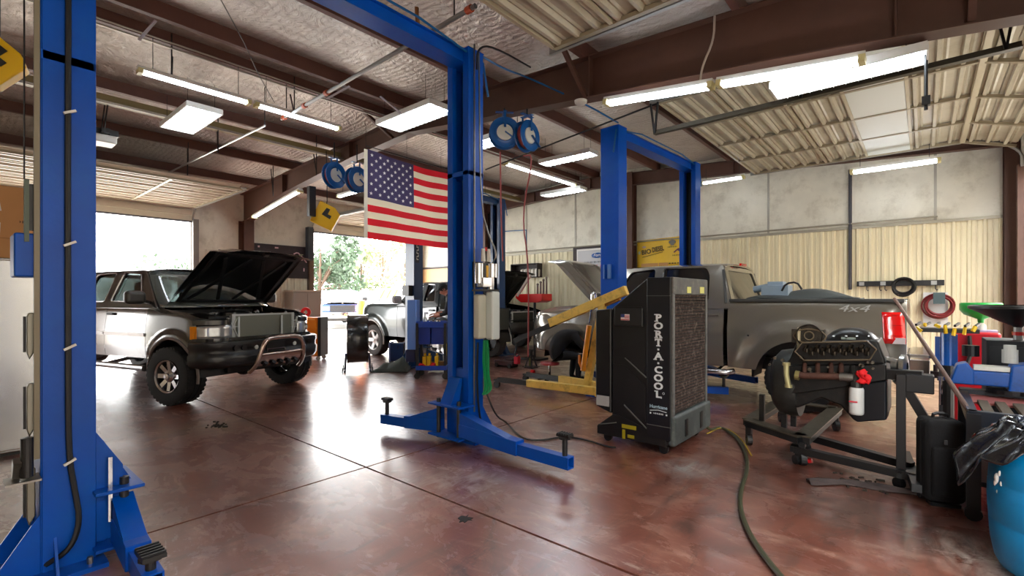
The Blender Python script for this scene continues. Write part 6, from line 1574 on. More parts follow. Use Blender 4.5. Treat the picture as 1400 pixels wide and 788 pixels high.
m = MB(); m.bar((.31, -.02, -.02), (.40, -.02, .05), .01, .03).bar((.40, -.02, .05), (.48, -.02, .0), .01, .04); m.sph((.43, -.02, .05), .035, 10, 6, (1.2, .2, .8)).sph((.47, -.02, .01), .03, 10, 6, (1, .2, 1)); m.build('machine_emblem', M('emblem_plum', (112, 62, 70), .5), yn)
for n_, x, z, w_ in ((9, .27, .12, .25), (5, .56, .15, .14), (10, .42, -.09, .30)): strokes('banner_small_lettering', n_, w_, .035, bt, yn, (x, -.02, z), seed=n_)
m = MB().bb((-.55, -.016, -.36), (-.1, -.012, -.26)).bb((-.08, -.016, -.35), (.16, -.012, -.26)); m.build('orange_patch', M('patch_orange', (206, 150, 84), .5), yn)
m = MB()
for k in range(7): m.bb((.18 + k * .07, -.018, -.30), (.225 + k * .07, -.012, -.27))
m.build('dotted_line', bt, yn)
# rack above the far dark hood
wr_ = thing('parts_rack', 'dark wall rack with jars above the red tray, behind the dark pickup hood', 'rack', (-9.25, YB - .2, 2.1))
MB().bb((-.5, -.1, -.02), (.5, .16, 0)).bb((-.5, -.1, .38), (.5, .16, .40)).bb((-.5, .13, 0), (.5, .16, .4)).bb((-.52, -.1, -.02), (-.5, .16, .4)).bb((.5, -.1, -.02), (.52, .16, .4)).build('frame', M('rack_dark', (40, 30, 28), .6), wr_)
for k in range(5): 
    o = MB().lathe([(0, 0), (.07, 0), (.075, .2), (.05, .24), (.0, .25)], n=12).build('jar', M('jar_white', (206, 200, 188), .4)); o.location = (-9.35 + k * .14, YB - .2, 2.1); tag(o, 'white jar in the row on the dark wall rack', 'jar', 'jars on the wall rack')
rt_ = thing('tool_tray', 'bright red tool tray standing between the dark hood and the grey hood', 'tool tray', tuple(W(731, 408, y=9.02)))
MB().prism([(-.42, .1), (.36, .1), (.36, -.06), (.22, -.10), (-.26, -.10), (-.42, .0)], -.2, .2).build('tray', M('tray_red', (226, 16, 20), .35, coat=.3), rt_, bevel=.01)
MB().cyl((0, 0, -.1), (0, 0, -1.42), .03, n=10).box((0, 0, -1.425), (.5, .4, .05)).build('stand', dsteel, rt_)
MB().bar((-.36, -.2, .05), (-.05, -.1, .55), .08, .05).build('pale_strut', M('strut_pale', (200, 190, 180), .5), rt_)
for k in range(4): 
    o = MB().cyl((0, 0, 0), (0, 0, .2 + .05 * k), .022, n=10).sph((0, 0, .22 + .05 * k), .03, 8, 6).build('screwdriver', M('tool_bits', (120, 100, 90), .4)); o.location = tuple(W(735 + 4 * k, 408, y=9.02) + V((0, 0, .1))); tag(o, 'upright tool among those in the red tray', 'tool', 'tools in the red tray')
# hanging rail with coiled hose on the back wall
hr_ = thing('hanging_rail', 'long black wall rail with clips above the silver pickup bed', 'rail', (-.33, YB - .1, 1.73))
MB().bb((-.66, -.03, -.05), (.62, .03, .05)).build('rail', black, hr_, bevel=.005)
for x in (-.58, -.25, .48): MB().box((x, -.035, 0), (.08, .02, .07)).build('clip', M('clip_pale', (170, 172, 170), .4), hr_)
for x in (-.5, -.3, -.22, .5): MB().tube([(x, -.03, -.05), (x, -.05, -.11), (x + .02, -.06, -.14), (x + .03, -.04, -.12)], .008, n=5).build('hook', dsteel, hr_)
def coil(nm, c, r, n, tr, mat, label, cat, ax=(0, 1, 0), seed=1):
    random.seed(seed); m = MB()
    for k in range(n):
        rr = r * random.uniform(.72, 1); dx = random.uniform(-.02, .02); dz = random.uniform(-.03, .02); dy = random.uniform(-.05, .05)
        m.tube([(dx + rr * math.cos(a), dy, dz + rr * math.sin(a)) for a in [q * PI / 12 for q in range(24)]], tr, n=6, closed=True)
    o = m.build(nm, mat, smooth=60); o.location = c; tag(o, label, cat); return o
coil('hose_coil', tuple(W(1284, 418, y=YB - .2)), .235, 9, .016, M('dark_red_hose', (122, 40, 42), .5), 'coil of dark red hose hanging on the wall right of the tail light', 'hose')
coil('cable_coil', tuple(W(1236, 392, y=YB - .25)), .17, 7, .014, black, 'tangled black cable coil hanging over the middle of the wall rail', 'cable', seed=3)
o = MB().bb((-.14, 0, -.45), (.2, .03, .2)).build('notice_sheet', M('sheet_white', (214, 216, 214), .5)); o.location = tuple(W(1276, 415, y=YB - .08)); tag(o, 'white panel on the wall behind the dark red hose coil', 'panel')
o = MB().box((0, 0, 0), (.16, .03, .2)).build('hose_tag', M('tag_blue_green', (60, 80, 84), .4)); o.location = tuple(W(1284, 408, y=YB - .3)); tag(o, 'blue-grey packet hanging in the middle of the red hose coil', 'packet')
# odds and ends lying in the silver pickup's bed
m = MB(); m.grid(lambda u, v: (-.65 + 1.3 * u, -.35 + .7 * v, .12 * math.sin(PI * u) * math.sin(PI * v) + .02 * math.sin(9 * u + 4 * v)), 20, 12)
o = m.build('bed_tarp', M('tarp_grey', (70, 76, 76), .7), solid=.03, smooth=80); o.location = (-1.25, 7.7, 1.42); tag(o, 'grey tarp humped over the load in the silver pickup bed', 'tarp')
m = MB().box((0, 0, 0), (1.2, 1.0, .66)); o = m.build('bed_crate', M('crate_dark', (50, 50, 52), .7)); o.location = (-1.25, 7.8, 1.075); tag(o, 'dark crate filling the rear of the silver pickup bed under the tarp', 'crate')
o = MB().box((0, 0, 0), (.34, .3, .16)).box((0, 0, .1), (.2, .2, .06)).cyl((-.3, 0, .02), (-.1, 0, .06), .05, n=10).build('parts_bundle', M('bundle_blue_white', (150, 170, 186), .4), bevel=.01); o.location = tuple(W(1062, 398, y=7.6)); tag(o, 'blue and white bundle showing above the pickup bed rail near the cab', 'bundle')
o = MB().box((0, 0, -.4), (.3, .3, .66)).build('bed_box', M('crate_dark2', (44, 46, 50), .7)); o.location = tuple(W(1062, 398, y=7.6)); tag(o, 'dark box in the truck bed under the blue and white bundle', 'box')
o = MB().tube([(-.1, 0, 0), (-.05, 0, .1), (.08, 0, .12), (.14, 0, .02)], .014, n=6, smooth=1).build('bed_hose', hoser); o.location = tuple(W(1080, 398, y=7.4)); tag(o, 'short black hose looping up from the pickup bed', 'hose')
# ---------- engine on its stand ----------
EYW = 4.80
def EP(px, py, dy=0): return W(px, py, y=EYW + dy)
en = thing('engine', 'bare black diesel engine with exposed rockers, mounted on a floor stand', 'engine', (-.65, 5.05, 0))
def ew(mb, nm, mat, par=None, **k): return mb.build(nm, mat, par or en, world=True, **k)
eb = M('engine_black', (17, 18, 19), .45, metal=.3, var=.35, vscale=18, dirt=(52, 46, 38), dscale=14, damt=.5)
eg = M('engine_grey', (58, 58, 56), .45, metal=.5, var=.3, vscale=14)
gs = M('gasket_tan', (112, 100, 80), .6, metal=.2)
def pp(lst, dy=0): return [(EP(a, b_, dy).x, EP(a, b_, dy).z) for a, b_ in lst]
m = MB(); m.prism(pp([(1078, 492), (1088, 468), (1200, 466), (1210, 492), (1214, 530), (1214, 574), (1168, 578), (1148, 556), (1122, 546), (1088, 560), (1066, 545), (1066, 505)]), EYW + .03, 5.35); ew(m, 'block', eb, bevel=.02)
m = MB(); m.prism(pp([(1075, 540), (1075, 500), (1212, 498), (1212, 520), (1150, 530)]), EYW - .02, EYW + .05); ew(m, 'side_cover', eb, bevel=.012)
m = MB(); m.prism(pp([(1175, 525), (1213, 520), (1213, 574), (1172, 577), (1160, 566)]), EYW - .03, EYW + .3); ew(m, 'oil_pan', M('pan_black_blue', (14, 20, 28), .3, metal=.3), bevel=.015)
# second bank cover behind
def arc(u, v):
    x0 = EP(1122, 470, .25).x; x1 = EP(1210, 470, .25).x; x = x0 + (x1 - x0) * u; zt = EP(1150, 450).z
    h = (zt - .98) * (1 - abs(2 * u - 1.0) ** 2.6) ** .6 if True else 0
    a = PI * v; return (x, 5.08 - .14 * math.cos(a), .98 + h * math.sin(a) ** .6)
m = MB(); m.grid(arc, 20, 10); ew(m, 'rear_valve_cover', M('cover_black', (14, 14, 15), .35), smooth=60)
m = MB()
for px in (1110, 1125, 1140, 1157, 1172, 1188): c = EP(px, 462, .1); m.cyl(c, c + V((0, -.01, .015)), .009, n=8)
ew(m, 'cover_bolts', steel)
m = MB().box(EP(1160, 463, .1), (.10, .01, .018)); ew(m, 'part_tag', M('tag_pale', (150, 164, 156), .5))
# cylinder head, gasket rim and rockers
hx = pp([(1089, 480), (1099, 468), (1186, 466), (1199, 477), (1190, 491), (1101, 492)])
m = MB(); m.prism(hx, EYW - .06, EYW + .05); ew(m, 'cylinder_head', M('head_dark', (22, 20, 18), .5, metal=.5, var=.4, vscale=25), bevel=.006)
m = MB(); hxc = [V((p[0], EYW - .065, p[1])) for p in hx]; m.tube(hxc, .007, n=5, closed=True); ew(m, 'gasket_rim', gs)
random.seed(12)
for k in range(12):
    px = 1102 + k * 7.6; c = EP(px, 476 + (k % 2) * 4, -.075); m = MB()
    m.bar(c + V((-.012, 0, -.03)), c + V((.012, -.015, .03)), .018, .02); m.cyl(c + V((0, -.02, .015)), c + V((0, .01, .015)), .011, n=8); m.cyl(c + V((.006, -.005, -.035)), c + V((.006, -.005, -.005)), .013, n=10)
    ew(m, 'rocker_arm', M('rocker_steel', (58, 52, 44), .4, metal=.9, var=.4, vscale=30))
# front accessory casting, top left
m = MB(); c = EP(1107, 459); m.lathe([(.0, -.03), (.05, -.03), (.055, .0), (.09, .0), (.1, .04)], c, (0, -1, 0), 20); m.box(c + V((-.02, .06, -.01)), (.24, .1, .12)); ew(m, 'gear_cover', M('cover_grey', (66, 62, 56), .45, metal=.7, var=.4, vscale=22), smooth=50)
m = MB(); m.tube([c + V((.12 * math.cos(a), -.01, .06 * math.sin(a) - .005)) for a in [k * PI / 9 for k in range(18)]], .007, n=5, closed=True); m.tube([c + V((.035 * math.cos(a), -.035, .035 * math.sin(a))) for a in [k * PI / 7 for k in range(14)]], .006, n=5, closed=True); ew(m, 'cover_flange', gs)
m = MB().cyl(EP(1092, 478), EP(1092, 452), .016, n=10).sph(EP(1092, 450), .014, 8, 6); ew(m, 'sensor_post', M('sensor_pale', (170, 160, 130), .4, metal=.4))
# bell housing / flywheel
m = MB(); cb_ = EP(1083, 522, .3); m.lathe([(.02, -.14), (.23, -.13), (.29, -.08), (.31, .02), (.30, .08), (.02, .10)], (cb_.x, 5.08, cb_.z), (1, 0, 0), 36); ew(m, 'bell_housing', M('bell_grey', (56, 58, 56), .5, metal=.5, var=.3, vscale=9), smooth=40)
# exhaust manifold
m = MB(); m.tube([EP(1088, 512, -.1), EP(1100, 514, -.1), EP(1150, 515, -.1)], .028, n=12)
for px in (1100, 1118, 1136, 1150): m.tube([EP(px, 514, -.1), EP(px, 506, -.06), EP(px, 498, 0)], .018, n=8, smooth=1)
ew(m, 'exhaust_manifold', M('rusty_brown', (86, 56, 46), .65, metal=.3, var=.35, vscale=20), smooth=60)
m = MB().cyl(EP(1148, 515, -.1), EP(1167, 517, -.1), .036, n=14); ew(m, 'exhaust_collar', steel, smooth=50)
m = MB().cyl(EP(1087, 513, -.1), EP(1093, 514, -.1), .04, n=14); ew(m, 'manifold_flange', M('brass_dull', (150, 140, 90), .45, metal=.6))
m = MB().tube([EP(1075, 498, -.08), EP(1075, 512, -.1), EP(1078, 528, -.1)], .022, n=10).cyl(EP(1075, 500, -.08), EP(1075, 496, -.08), .032, n=12).cyl(EP(1078, 526, -.1), EP(1078, 530, -.1), .03, n=12); ew(m, 'coolant_elbow', M('elbow_pale', (176, 170, 124), .45, metal=.4), smooth=60)
m = MB(); random.seed(2)
for k in range(16):
    c = V((random.uniform(-1.06, -.3), EYW - .03, random.uniform(.78, .95))); m.cyl(c, c + V((0, -.03, 0)), random.uniform(.008, .016), n=8)
o = ew(m, 'bolts', M('bolt_steel', (110, 104, 92), .4, metal=.8)); o['kind'] = 'stuff'
# oil filter
m = MB(); f0 = EP(1171, 567, -.12); f1 = EP(1171, 531, -.12); m.lathe([(0, 0), (.04, 0), (.048, .008), (.05, .02), (.05, .20), (.044, .215), (0, .215)], f0, (0, 0, 1), 24); fl_ = ew(m, 'oil_filter', M('filter_white', (216, 220, 218), .35), smooth=50)
m = MB().bb((f0.x - .045, f0.y - .05, f0.z + .1), (f0.x + .01, f0.y - .047, f0.z + .112)); ew(m, 'red_line', M('filter_red', (200, 40, 60), .5), fl_)
m = MB().cyl(f0 + V((0, 0, .21)), f0 + V((0, 0, .26)), .04, n=14).tube([f0 + V((0, 0, .24)), f0 + V((-.02, .04, .3)), f0 + V((-.03, .1, .36))], .026, n=8); ew(m, 'filter_mount', eg)
m = MB(); m.grid(lambda u, v: tuple(EP(1180, 514, -.14) + V((-.035 + .07 * u + .014 * math.sin(6 * v), -.02 * math.sin(7 * u) * math.cos(5 * v), -.05 + .10 * v - .03 * abs(u - .5)))), 10, 12)
o = m.build('red_rag', M('rag_bright_red', (226, 20, 28), .75), None, solid=.02, smooth=80); tag(o, 'bright red rag stuffed into the engine opening above the white filter', 'rag')
# water pump end
m = MB(); c = EP(1228, 500, .15); m.lathe([(.02, -.04), (.05, -.04), (.05, .0), (.09, .02), (.09, .05), (.03, .06)], c, (1, -.2, 0), 20)
m.tube([c + V((-.1, 0, .05)), c + V((.02, -.02, .02)), c + V((.04, -.03, -.08)), c + V((-.02, -.03, -.14))], .025, n=10, smooth=1); m.cyl(c + V((.01, -.04, -.1)), c + V((.01, -.04, -.17)), .022, n=10)
ew(m, 'water_pump', M('pump_bright', (170, 172, 170), .3, metal=.9, var=.3, vscale=20), smooth=50)
# stand
es = thing('engine_stand', 'black wheeled engine stand whose upright rises right of the engine', 'engine stand', (-.3, 4.9, 0))
def sw(mb, nm, mat=black, par=None, **k): return mb.build(nm, mat, par or es, world=True, **k)
u0 = W(1247, 640, z=.10); u0 = V((-.13, 4.80, .10))
top = V((-.13, 4.80, .86))
m = MB().bar(u0, top, .055, .06); sw(m, 'upright', bevel=.004)
m = MB().bar(top + V((.02, 0, -.08)), V((.22, 4.78, .12)), .05, .06); sw(m, 'diagonal_brace')
m = MB().bar(V((-.4, 4.88, .84)), V((.0, 4.82, .86)), .075, .075); sw(m, 'mounting_arm', bevel=.004)
m = MB().cyl((-.30, 4.9, .84), (-.24, 4.9, .84), .12, n=20); sw(m, 'mounting_plate')
m = MB().box((-.02, 4.84, .80), (.17, .14, .14)); sw(m, 'gear_box', bevel=.01)
m = MB().cyl((.10, 4.78, .84), (.10, 4.78, .66), .010, n=8).cyl((.10, 4.78, .84), (.10, 4.78, .87), .02, n=8); sw(m, 'crank_handle', chrome)
l0 = W(1086, 614, z=.13); l1 = W(1252, 649, z=.10)
m = MB().bar(l0, V((.0, 4.74, .10)), .07, .06); sw(m, 'base_rail', bevel=.003)
l2 = W(1100, 596, z=.16)
m = MB().bar(l2, V((-.06, 4.92, .13)), .07, .06); sw(m, 'base_rail', bevel=.003)
m = MB().bar((-.03, 4.5, .09), (-.12, 5.35, .11), .07, .06); sw(m, 'cross_rail', bevel=.003)
m = MB().bar(l0 + V((0, -.02, .0)), l2 + V((0, .1, -.01)), .06, .05); sw(m, 'front_cross_rail')
for c in (l0 + V((.02, 0, 0)), V((-.14, 4.72, .1)), l2 + V((0, .08, 0)), V((-.12, 5.3, .1))):
    m = MB().cyl((c.x - .015, c.y - .015, .04), (c.x + .015, c.y + .015, .04), .04, n=14).bar((c.x, c.y, .05), (c.x, c.y, .12), .03); sw(m, 'caster')
m = MB().cyl(l0 + V((.1, .02, -.09)), l0 + V((.13, .02, -.08)), .02, n=8); sw(m, 'red_pedal', red)
# low steel dolly on the left
dl = thing('steel_dolly', 'low grey-topped steel dolly with two uprights under the left end of the engine', 'dolly', (-1.15, 5.0, 0))
def dw(mb, nm, mat=black, par=None, **k): return mb.build(nm, mat, par or dl, world=True, **k)
A_, B_, C_, D_ = W(1024, 574, z=.25), W(1097, 597, z=.25), W(1143, 558, z=.25), W(1068, 548, z=.25)
dt = M('dolly_top', (112, 106, 92), .35, metal=.8, var=.25, vscale=10)
for p, q in ((A_, B_), (B_, C_), (C_, D_), (D_, A_)):
    m = MB().bar(p, q, .13, .012); dw(m, 'top_flange', dt)
    m = MB().bar(p + V((0, 0, -.035)), q + V((0, 0, -.035)), .11, .055); dw(m, 'frame_rail', bevel=.003)
for p, h in ((W(1042, 576, z=.25), .26), (W(1072, 583, z=.25), .32), (W(1085, 580, z=.25), .34)):
    m = MB().bar(p + V((0, 0, -.02)), p + V((0, .0, h)), .045, .045); dw(m, 'upright', dsteel if h > .3 else black)
m = MB(); c = W(1072, 545, z=.5)
for k in range(6): q = W(1070, 520 + k * 9, y=4.98); m.cyl(q + V((-.03, 0, 0)), q + V((.03, 0, 0)), .012, n=8); 
m.tube([W(1066, 500, y=4.95), W(1062, 520, y=4.95), W(1066, 560, y=4.95)], .018, n=8); dw(m, 'bracket', eg)
for p in (A_, B_, C_, D_):
    m = MB().cyl((p.x - .02, p.y - .01, .06), (p.x + .02, p.y + .01, .06), .06, n=16).bar((p.x, p.y, .07), (p.x, p.y, .2), .06, .05); dw(m, 'caster')
# ---------- right corner ----------
sc0 = W(1278, 690, z=0)
su = thing('suitcase', 'black upright soft suitcase standing against the engine stand', 'suitcase', (sc0.x + .03, sc0.y + .06, 0), TH - .35)
su.scale = (.86, .9, 1)
MB().bb((-.135, -.11, .03), (.135, .11, .60)).build('body', M('black_fabric', (13, 13, 15), .85, bump=.2, bscale=80), su, bevel=.045, seg=4)
MB().bb((-.105, -.135, .08), (.11, -.10, .42)).build('front_pocket', MATS['black_fabric'], su, bevel=.02, seg=3)
MB().tube([(-.137, -.02, .06), (-.140, -.02, .3), (-.137, -.02, .58), (0, -.02, .615), (.137, -.02, .58), (.14, -.02, .3), (.137, -.02, .06)], .006, n=5).build('zip_piping', hoser, su)
MB().tube([(-.05, 0, .60), (-.045, 0, .635), (.045, 0, .635), (.05, 0, .60)], .012, n=6, smooth=1).build('carry_handle', blackp, su)
MB().box((-.02, -.137, .46), (.02, .01, .03)).build('zip_pull', M('zip_grey', (90, 90, 92), .4, metal=.5), su)
for x in (-.1, .1): MB().cyl((x - .02, .06, .03), (x + .02, .06, .03), .03, n=12).build('wheel', black, su)
MB().box((0, -.05, .012), (.2, .08, .024)).build('foot', blackp, su)
# blue barrel
bx = thing('barrel', 'bright blue plastic barrel at the right edge with a black bag over its rim', 'barrel', (.56, 3.72, 0))
bm2 = M('barrel_blue', (0, 128, 186), .38, var=.06, vscale=3, dirt=(10, 96, 150), dscale=6, damt=.6)
m = MB(); m.lathe([(0, .0), (.20, .0), (.245, .02), (.265, .06), (.282, .16), (.288, .26), (.285, .268), (.289, .276), (.294, .38), (.292, .462), (.288, .47), (.290, .478), (.284, .58), (.266, .66), (.235, .72), (.205, .745), (.20, .76), (.19, .76), (.19, .70), (0, .69)], n=48); m.build('drum', bm2, bx, smooth=50)
m = MB()
for (a, z, s_) in ((-2.72, .50, .024), (-2.62, .48, .013), (-2.70, .43, .015), (-2.66, .53, .013), (-2.76, .47, .018)):
    m.sph((.285 * math.cos(a), .285 * math.sin(a), z), s_, 8, 6, (.6, .6, 1.2))
m.build('paint_blot', M('paint_white', (226, 230, 226), .6), bx)
m = MB().sph((.60, 4.0, .69), .18, 16, 8, (1, 1, .3)); 
# black bag draped over the rim
random.seed(31)
def bag(u, v):
    a = 2 * PI * u; n1 = math.sin(5 * a + 1) * .5 + math.sin(11 * a + 2.3) * .3 + math.sin(17 * a) * .2
    prof = [(.10, .70), (.17, .755), (.20, .785), (.232, .79), (.262, .75), (.292, .69), (.305, .64), (.31, .60)]
    i = v * (len(prof) - 1); k = min(int(i), len(prof) - 2); f = i - k
    r = prof[k][0] * (1 - f) + prof[k + 1][0] * f; z = prof[k][1] * (1 - f) + prof[k + 1][1] * f
    ov = max(0, v - .45)
    side = max(0, math.cos(a - PI * .93)) ** 2
    front = max(0, math.cos(a + PI * .45)) ** 3
    side = max(0, math.cos(a - PI * 1.05)) ** 4; z = min(z, .80) if v < .5 else .765
    r += .018 * n1 * ov * 2 + .010 * math.sin(23 * a + 9 * v) + side * ov * .24; z += .014 * math.sin(9 * a + 5 * v) - ov * (.03 + .05 * n1 + .48 * side * (1 + .25 * math.sin(13 * a)))
    return (r * math.cos(a), r * math.sin(a), z)
m = MB(); m.grid(bag, 110, 26)
o = m.build('trash_bag', M('bag_black', (12, 14, 19), .16, coat=.6, bump=.25, bscale=18), None, smooth=70, solid=.004); o.location = (.56, 3.72, 0); tag(o, 'shiny black trash bag draped over the blue barrel rim', 'trash bag')
m = MB(); random.seed(8)
m.grid(lambda u, v: (-.17 + .34 * u, -.15 + .3 * v, .76 + .05 * math.sin(PI * u) * math.sin(PI * v) + .012 * math.sin(19 * u + 7 * v) + .01 * math.sin(27 * v)), 24, 20)
o = m.build('bag_filling', M('bag_blue_black', (18, 34, 58), .2, coat=.5), None, smooth=70, solid=.004); o.location = (.56, 3.72, .02); tag(o, 'blue-black crumpled plastic bulging from the barrel mouth', 'plastic bag')
# work table with slats
wt = thing('work_table', 'black steel work table with wooden slats and a pink board, behind the barrel', 'work table', (.68, 4.85, 0))
def tw_(mb, nm, mat, par=None, **k): return mb.build(nm, mat, par or wt, world=True, **k)
tx0, tx1, ty0, ty1, tz = .22, 1.14, 4.32, 5.36, .70
for x in (tx0 + .03, tx1 - .03):
    for y in (ty0 + .03, ty1 - .03):
        m = MB().bb((x - .035, y - .035, .08), (x + .035, y + .035, tz)); tw_(m, 'leg', black)
        m = MB().cyl((x, y - .02, .045), (x, y + .02, .045), .045, n=14); tw_(m, 'caster', black)
for xa in (tx0, tx1 - .05): m = MB().bb((xa, ty0, tz - .08), (xa + .05, ty1, tz + .02)); tw_(m, 'side_rail', M('dark_blue_steel', (26, 32, 42), .4), bevel=.004)
m = MB().bb((tx0, ty1 - .12, tz - .06), (tx1, ty1, tz + .03)); tw_(m, 'back_rail', MATS['dark_blue_steel'], bevel=.004)
m = MB().bb((tx0, ty0, tz - .08), (tx1, ty0 + .05, tz + .02)); tw_(m, 'front_rail', MATS['dark_blue_steel'], bevel=.004)
m = MB().bb((tx0 + .05, ty1 - .5, tz - .02), (tx1 - .05, ty1 - .12, tz - .005)); tw_(m, 'pink_board', M('pink_board', (196, 116, 110), .6, var=.06))
for k in range(9):
    m = MB().bb((tx0 + .08 + k * .09, ty0 + .05, tz - .015), (tx0 + .135 + k * .09, ty1 - .48, tz + .012)); tw_(m, 'slat', M('old_wood', (96, 84, 66), .75, var=.2, vscale=14, stretch=(4, .5, 1)), bevel=.004)
m = MB().bb((tx0 + .03, ty0 + .06, .22), (tx1 - .03, ty1 - .06, .25)); tw_(m, 'lower_shelf', black)
o = MB().prism([(-.04, 0), (.06, 0), (.05, .34), (-.03, .34)], -.03, .03).build('yellow_board', M('plank_yellow', (196, 146, 40), .6)); o.location = (.40, 4.22, .0); o.rotation_euler = (0, 0, TH); tag(o, 'yellow plank standing on the floor beside the blue barrel', 'plank')
# wooden pole leaning
pa, pb = W(1223, 409, y=6.55), W(1334, 576, y=4.34)
o = MB().cyl(pa, pb, .016, n=10).build('wooden_pole', M('pole_brown', (112, 84, 72), .6, var=.2, vscale=9)); tag(o, 'long brown pole leaning from the pickup tailgate down to the table', 'pole')
# bench vise
vb = M('vise_blue', (14, 92, 186), .35, coat=.4, var=.08, dirt=(30, 50, 80), dscale=12, damt=.5)
vs = thing('bench_vise', 'large bright blue bench vise on the far edge of the work table', 'vise', (.50, 5.22, tz + .03))
MB().bb((-.30, -.07, .05), (.0, .07, .16)).prism([(-.34, .05), (-.30, .20), (-.24, .22), (-.2, .16), (-.2, .05)], -.09, .09).build('front_jaw', vb, vs, bevel=.012)
MB().prism([(-.02, 0), (.24, 0), (.20, .18), (.10, .24), (.0, .22)], -.09, .09).bb((.1, -.08, .0), (.42, .08, .13)).build('rear_body', vb, vs, bevel=.015)
MB().bb((-.20, -.055, .165), (.0, .055, .20)).build('slide_plate', M('vise_pale', (206, 208, 200), .4, metal=.3), vs)
MB().cyl((.0, 0, 0), (.0, 0, .03), .13, n=20).build('swivel_base', dsteel, vs)
MB().cyl((.12, -.12, .1), (.36, -.13, .06), .013, n=8).cyl((.13, -.10, .12), (.13, -.10, .05), .02, n=8).build('screw_handle', chrome, vs)
def topo(nm, mb, mat, loc, label, cat, rz=0, **k):
    o = mb.build(nm, mat, None, **k); o.location = loc; o.rotation_euler = (0, 0, rz); tag(o, label, cat); return o
topo('oil_can', MB().cyl((0, 0, 0), (0, 0, .10), .045, n=16).cyl((0, 0, .10), (0, 0, .135), .035, n=14), whitep, (.50, 5.22, tz + .26), 'white canister with black lid standing on the blue vise', 'canister')
topo('black_lid_jar', MB().cyl((0, 0, 0), (0, 0, .09), .055, n=16), black, tuple(W(1327, 487, y=5.6)), 'black tin seen behind the blue vise', 'tin')
topo('shop_paper', MB().grid(lambda u, v: (.5 * u - .25, .3 * v - .15, .05 + .04 * math.sin(6 * u + 4 * v) + .03 * math.sin(13 * v + 3 * u)), 20, 12), M('crumpled_white', (206, 206, 192), .8), (1.0, 5.05, tz + .05), 'crumpled white paper on the right of the work table', 'paper', solid=.01, smooth=60)
topo('scrap_metal', MB().cyl((-.12, 0, .03), (.12, .03, .03), .02, n=10).box((.0, .06, .03), (.16, .05, .04)).cyl((.05, -.06, .02), (.16, -.08, .02), .014, n=8), steel, (.85, 4.98, tz + .0), 'loose bright steel parts on the table below the vise', 'metal parts')
# stand with clamps
js2 = W(1294, 500, y=6.7)
cs = thing('clamp_stand', 'blue stand carrying black and yellow clamps beside the tail light', 'stand', (js2.x, js2.y, 0))
MB().cyl((0, 0, .75), (0, 0, 1.1), .05, n=14).bar((.06, 0, .75), (.06, 0, 1.08), .06, .05).bar((-.07, 0, .75), (-.07, 0, 1.05), .05, .04).build('post', vb, cs); MB().cyl((0, 0, .05), (0, 0, .76), .06, n=12).build('lower_post', black, cs)
MB().bb((-.2, -.2, 0), (.2, .2, .06)).build('base', black, cs); MB().bb((-.24, -.12, 1.10), (.24, .12, 1.14)).build('tray', black, cs)
random.seed(14)
for k in range(7):
    x = -.24 + k * .075
    m = MB().bar((x, -.12, 1.16 + random.uniform(-.02, .03)), (x + random.uniform(-.04, .08), -.14, 1.16 - random.uniform(-.04, .1)), .02, .03); m.build('clamp_grip', M('clamp_yellow', (226, 186, 20), .4), cs)
    m = MB().bar((x, -.1, 1.17), (x + .04, .1, 1.19), .02); m.build('clamp_bar', black, cs)
# red drain tank with green funnel
rdp = W(1334, 470, y=7.4)
rd = thing('oil_drain_tank', 'red upright oil drain tank with black strap behind the vise', 'tank', (rdp.x, rdp.y, 0))
MB().bb((-.19, -.16, .06), (.19, .16, 1.08)).build('tank', M('tank_red', (176, 20, 34), .35, coat=.3), rd, bevel=.03, seg=3)
MB().tube([(-.06, -.17, 1.04), (-.05, -.185, .85), (-.08, -.18, .72)], .02, n=6).build('strap', black, rd); MB().bb((-.15, -.14, 0), (.15, .14, .06)).build('foot', black, rd)
MB().bb((-.04, -.06, 1.08), (.17, .1, 1.10)).build('pale_lid', M('lid_lilac', (180, 176, 210), .4), rd)
gf_ = thing('funnel', 'bright green funnel on a white bottle above the red tank', 'funnel', (rdp.x + .04, rdp.y, 1.10))
MB().lathe([(.16, .30), (.175, .29), (.175, .22), (.14, .17), (.03, .12), (.025, .08), (.02, .08), (.02, .12), (.13, .18), (.16, .22), (.16, .30)], n=28).build('cone', M('funnel_green', (20, 166, 60), .35), gf_, smooth=60)
MB().lathe([(0, 0), (.045, 0), (.045, .05), (.022, .08), (.022, .12), (0, .12)], n=16).build('bottle', whitep, gf_, smooth=60)
bc = W(1392, 476, y=6.0)
kc = thing('black_cabinet', 'matt black cabinet at the right edge above the work table', 'cabinet', (bc.x, bc.y, 0))
MB().bb((-.21, -.2, 0), (.3, .25, 1.09)).build('body', M('cabinet_matt', (30, 33, 36), .7), kc, bevel=.008)
MB().bb((-.19, -.21, .05), (.28, -.2, 1.04)).build('door', M('cabinet_matt2', (34, 37, 40), .65), kc); MB().sph((.0, -.215, .88), .016, 8, 6).build('door_knob', whitep, kc)
dp = thing('drain_funnel', 'wide black drain funnel on a short pole over the matt black cabinet', 'funnel', (bc.x + .0, bc.y, 1.09))
MB().lathe([(.30, .30), (.32, .29), (.32, .27), (.26, .24), (.12, .16), (.04, .12), (.02, .10), (.02, .14), (.1, .18), (.24, .26), (.30, .285)], n=32).build('bowl', M('funnel_black', (20, 22, 26), .35), dp, smooth=60)
MB().cyl((0, 0, 0), (0, 0, .12), .03, n=12).build('stem', M('stem_grey', (150, 150, 150), .4, metal=.5), dp); MB().cyl((.0, 0, .04), (0, 0, .07), .04, n=12).build('red_collar', red, dp)
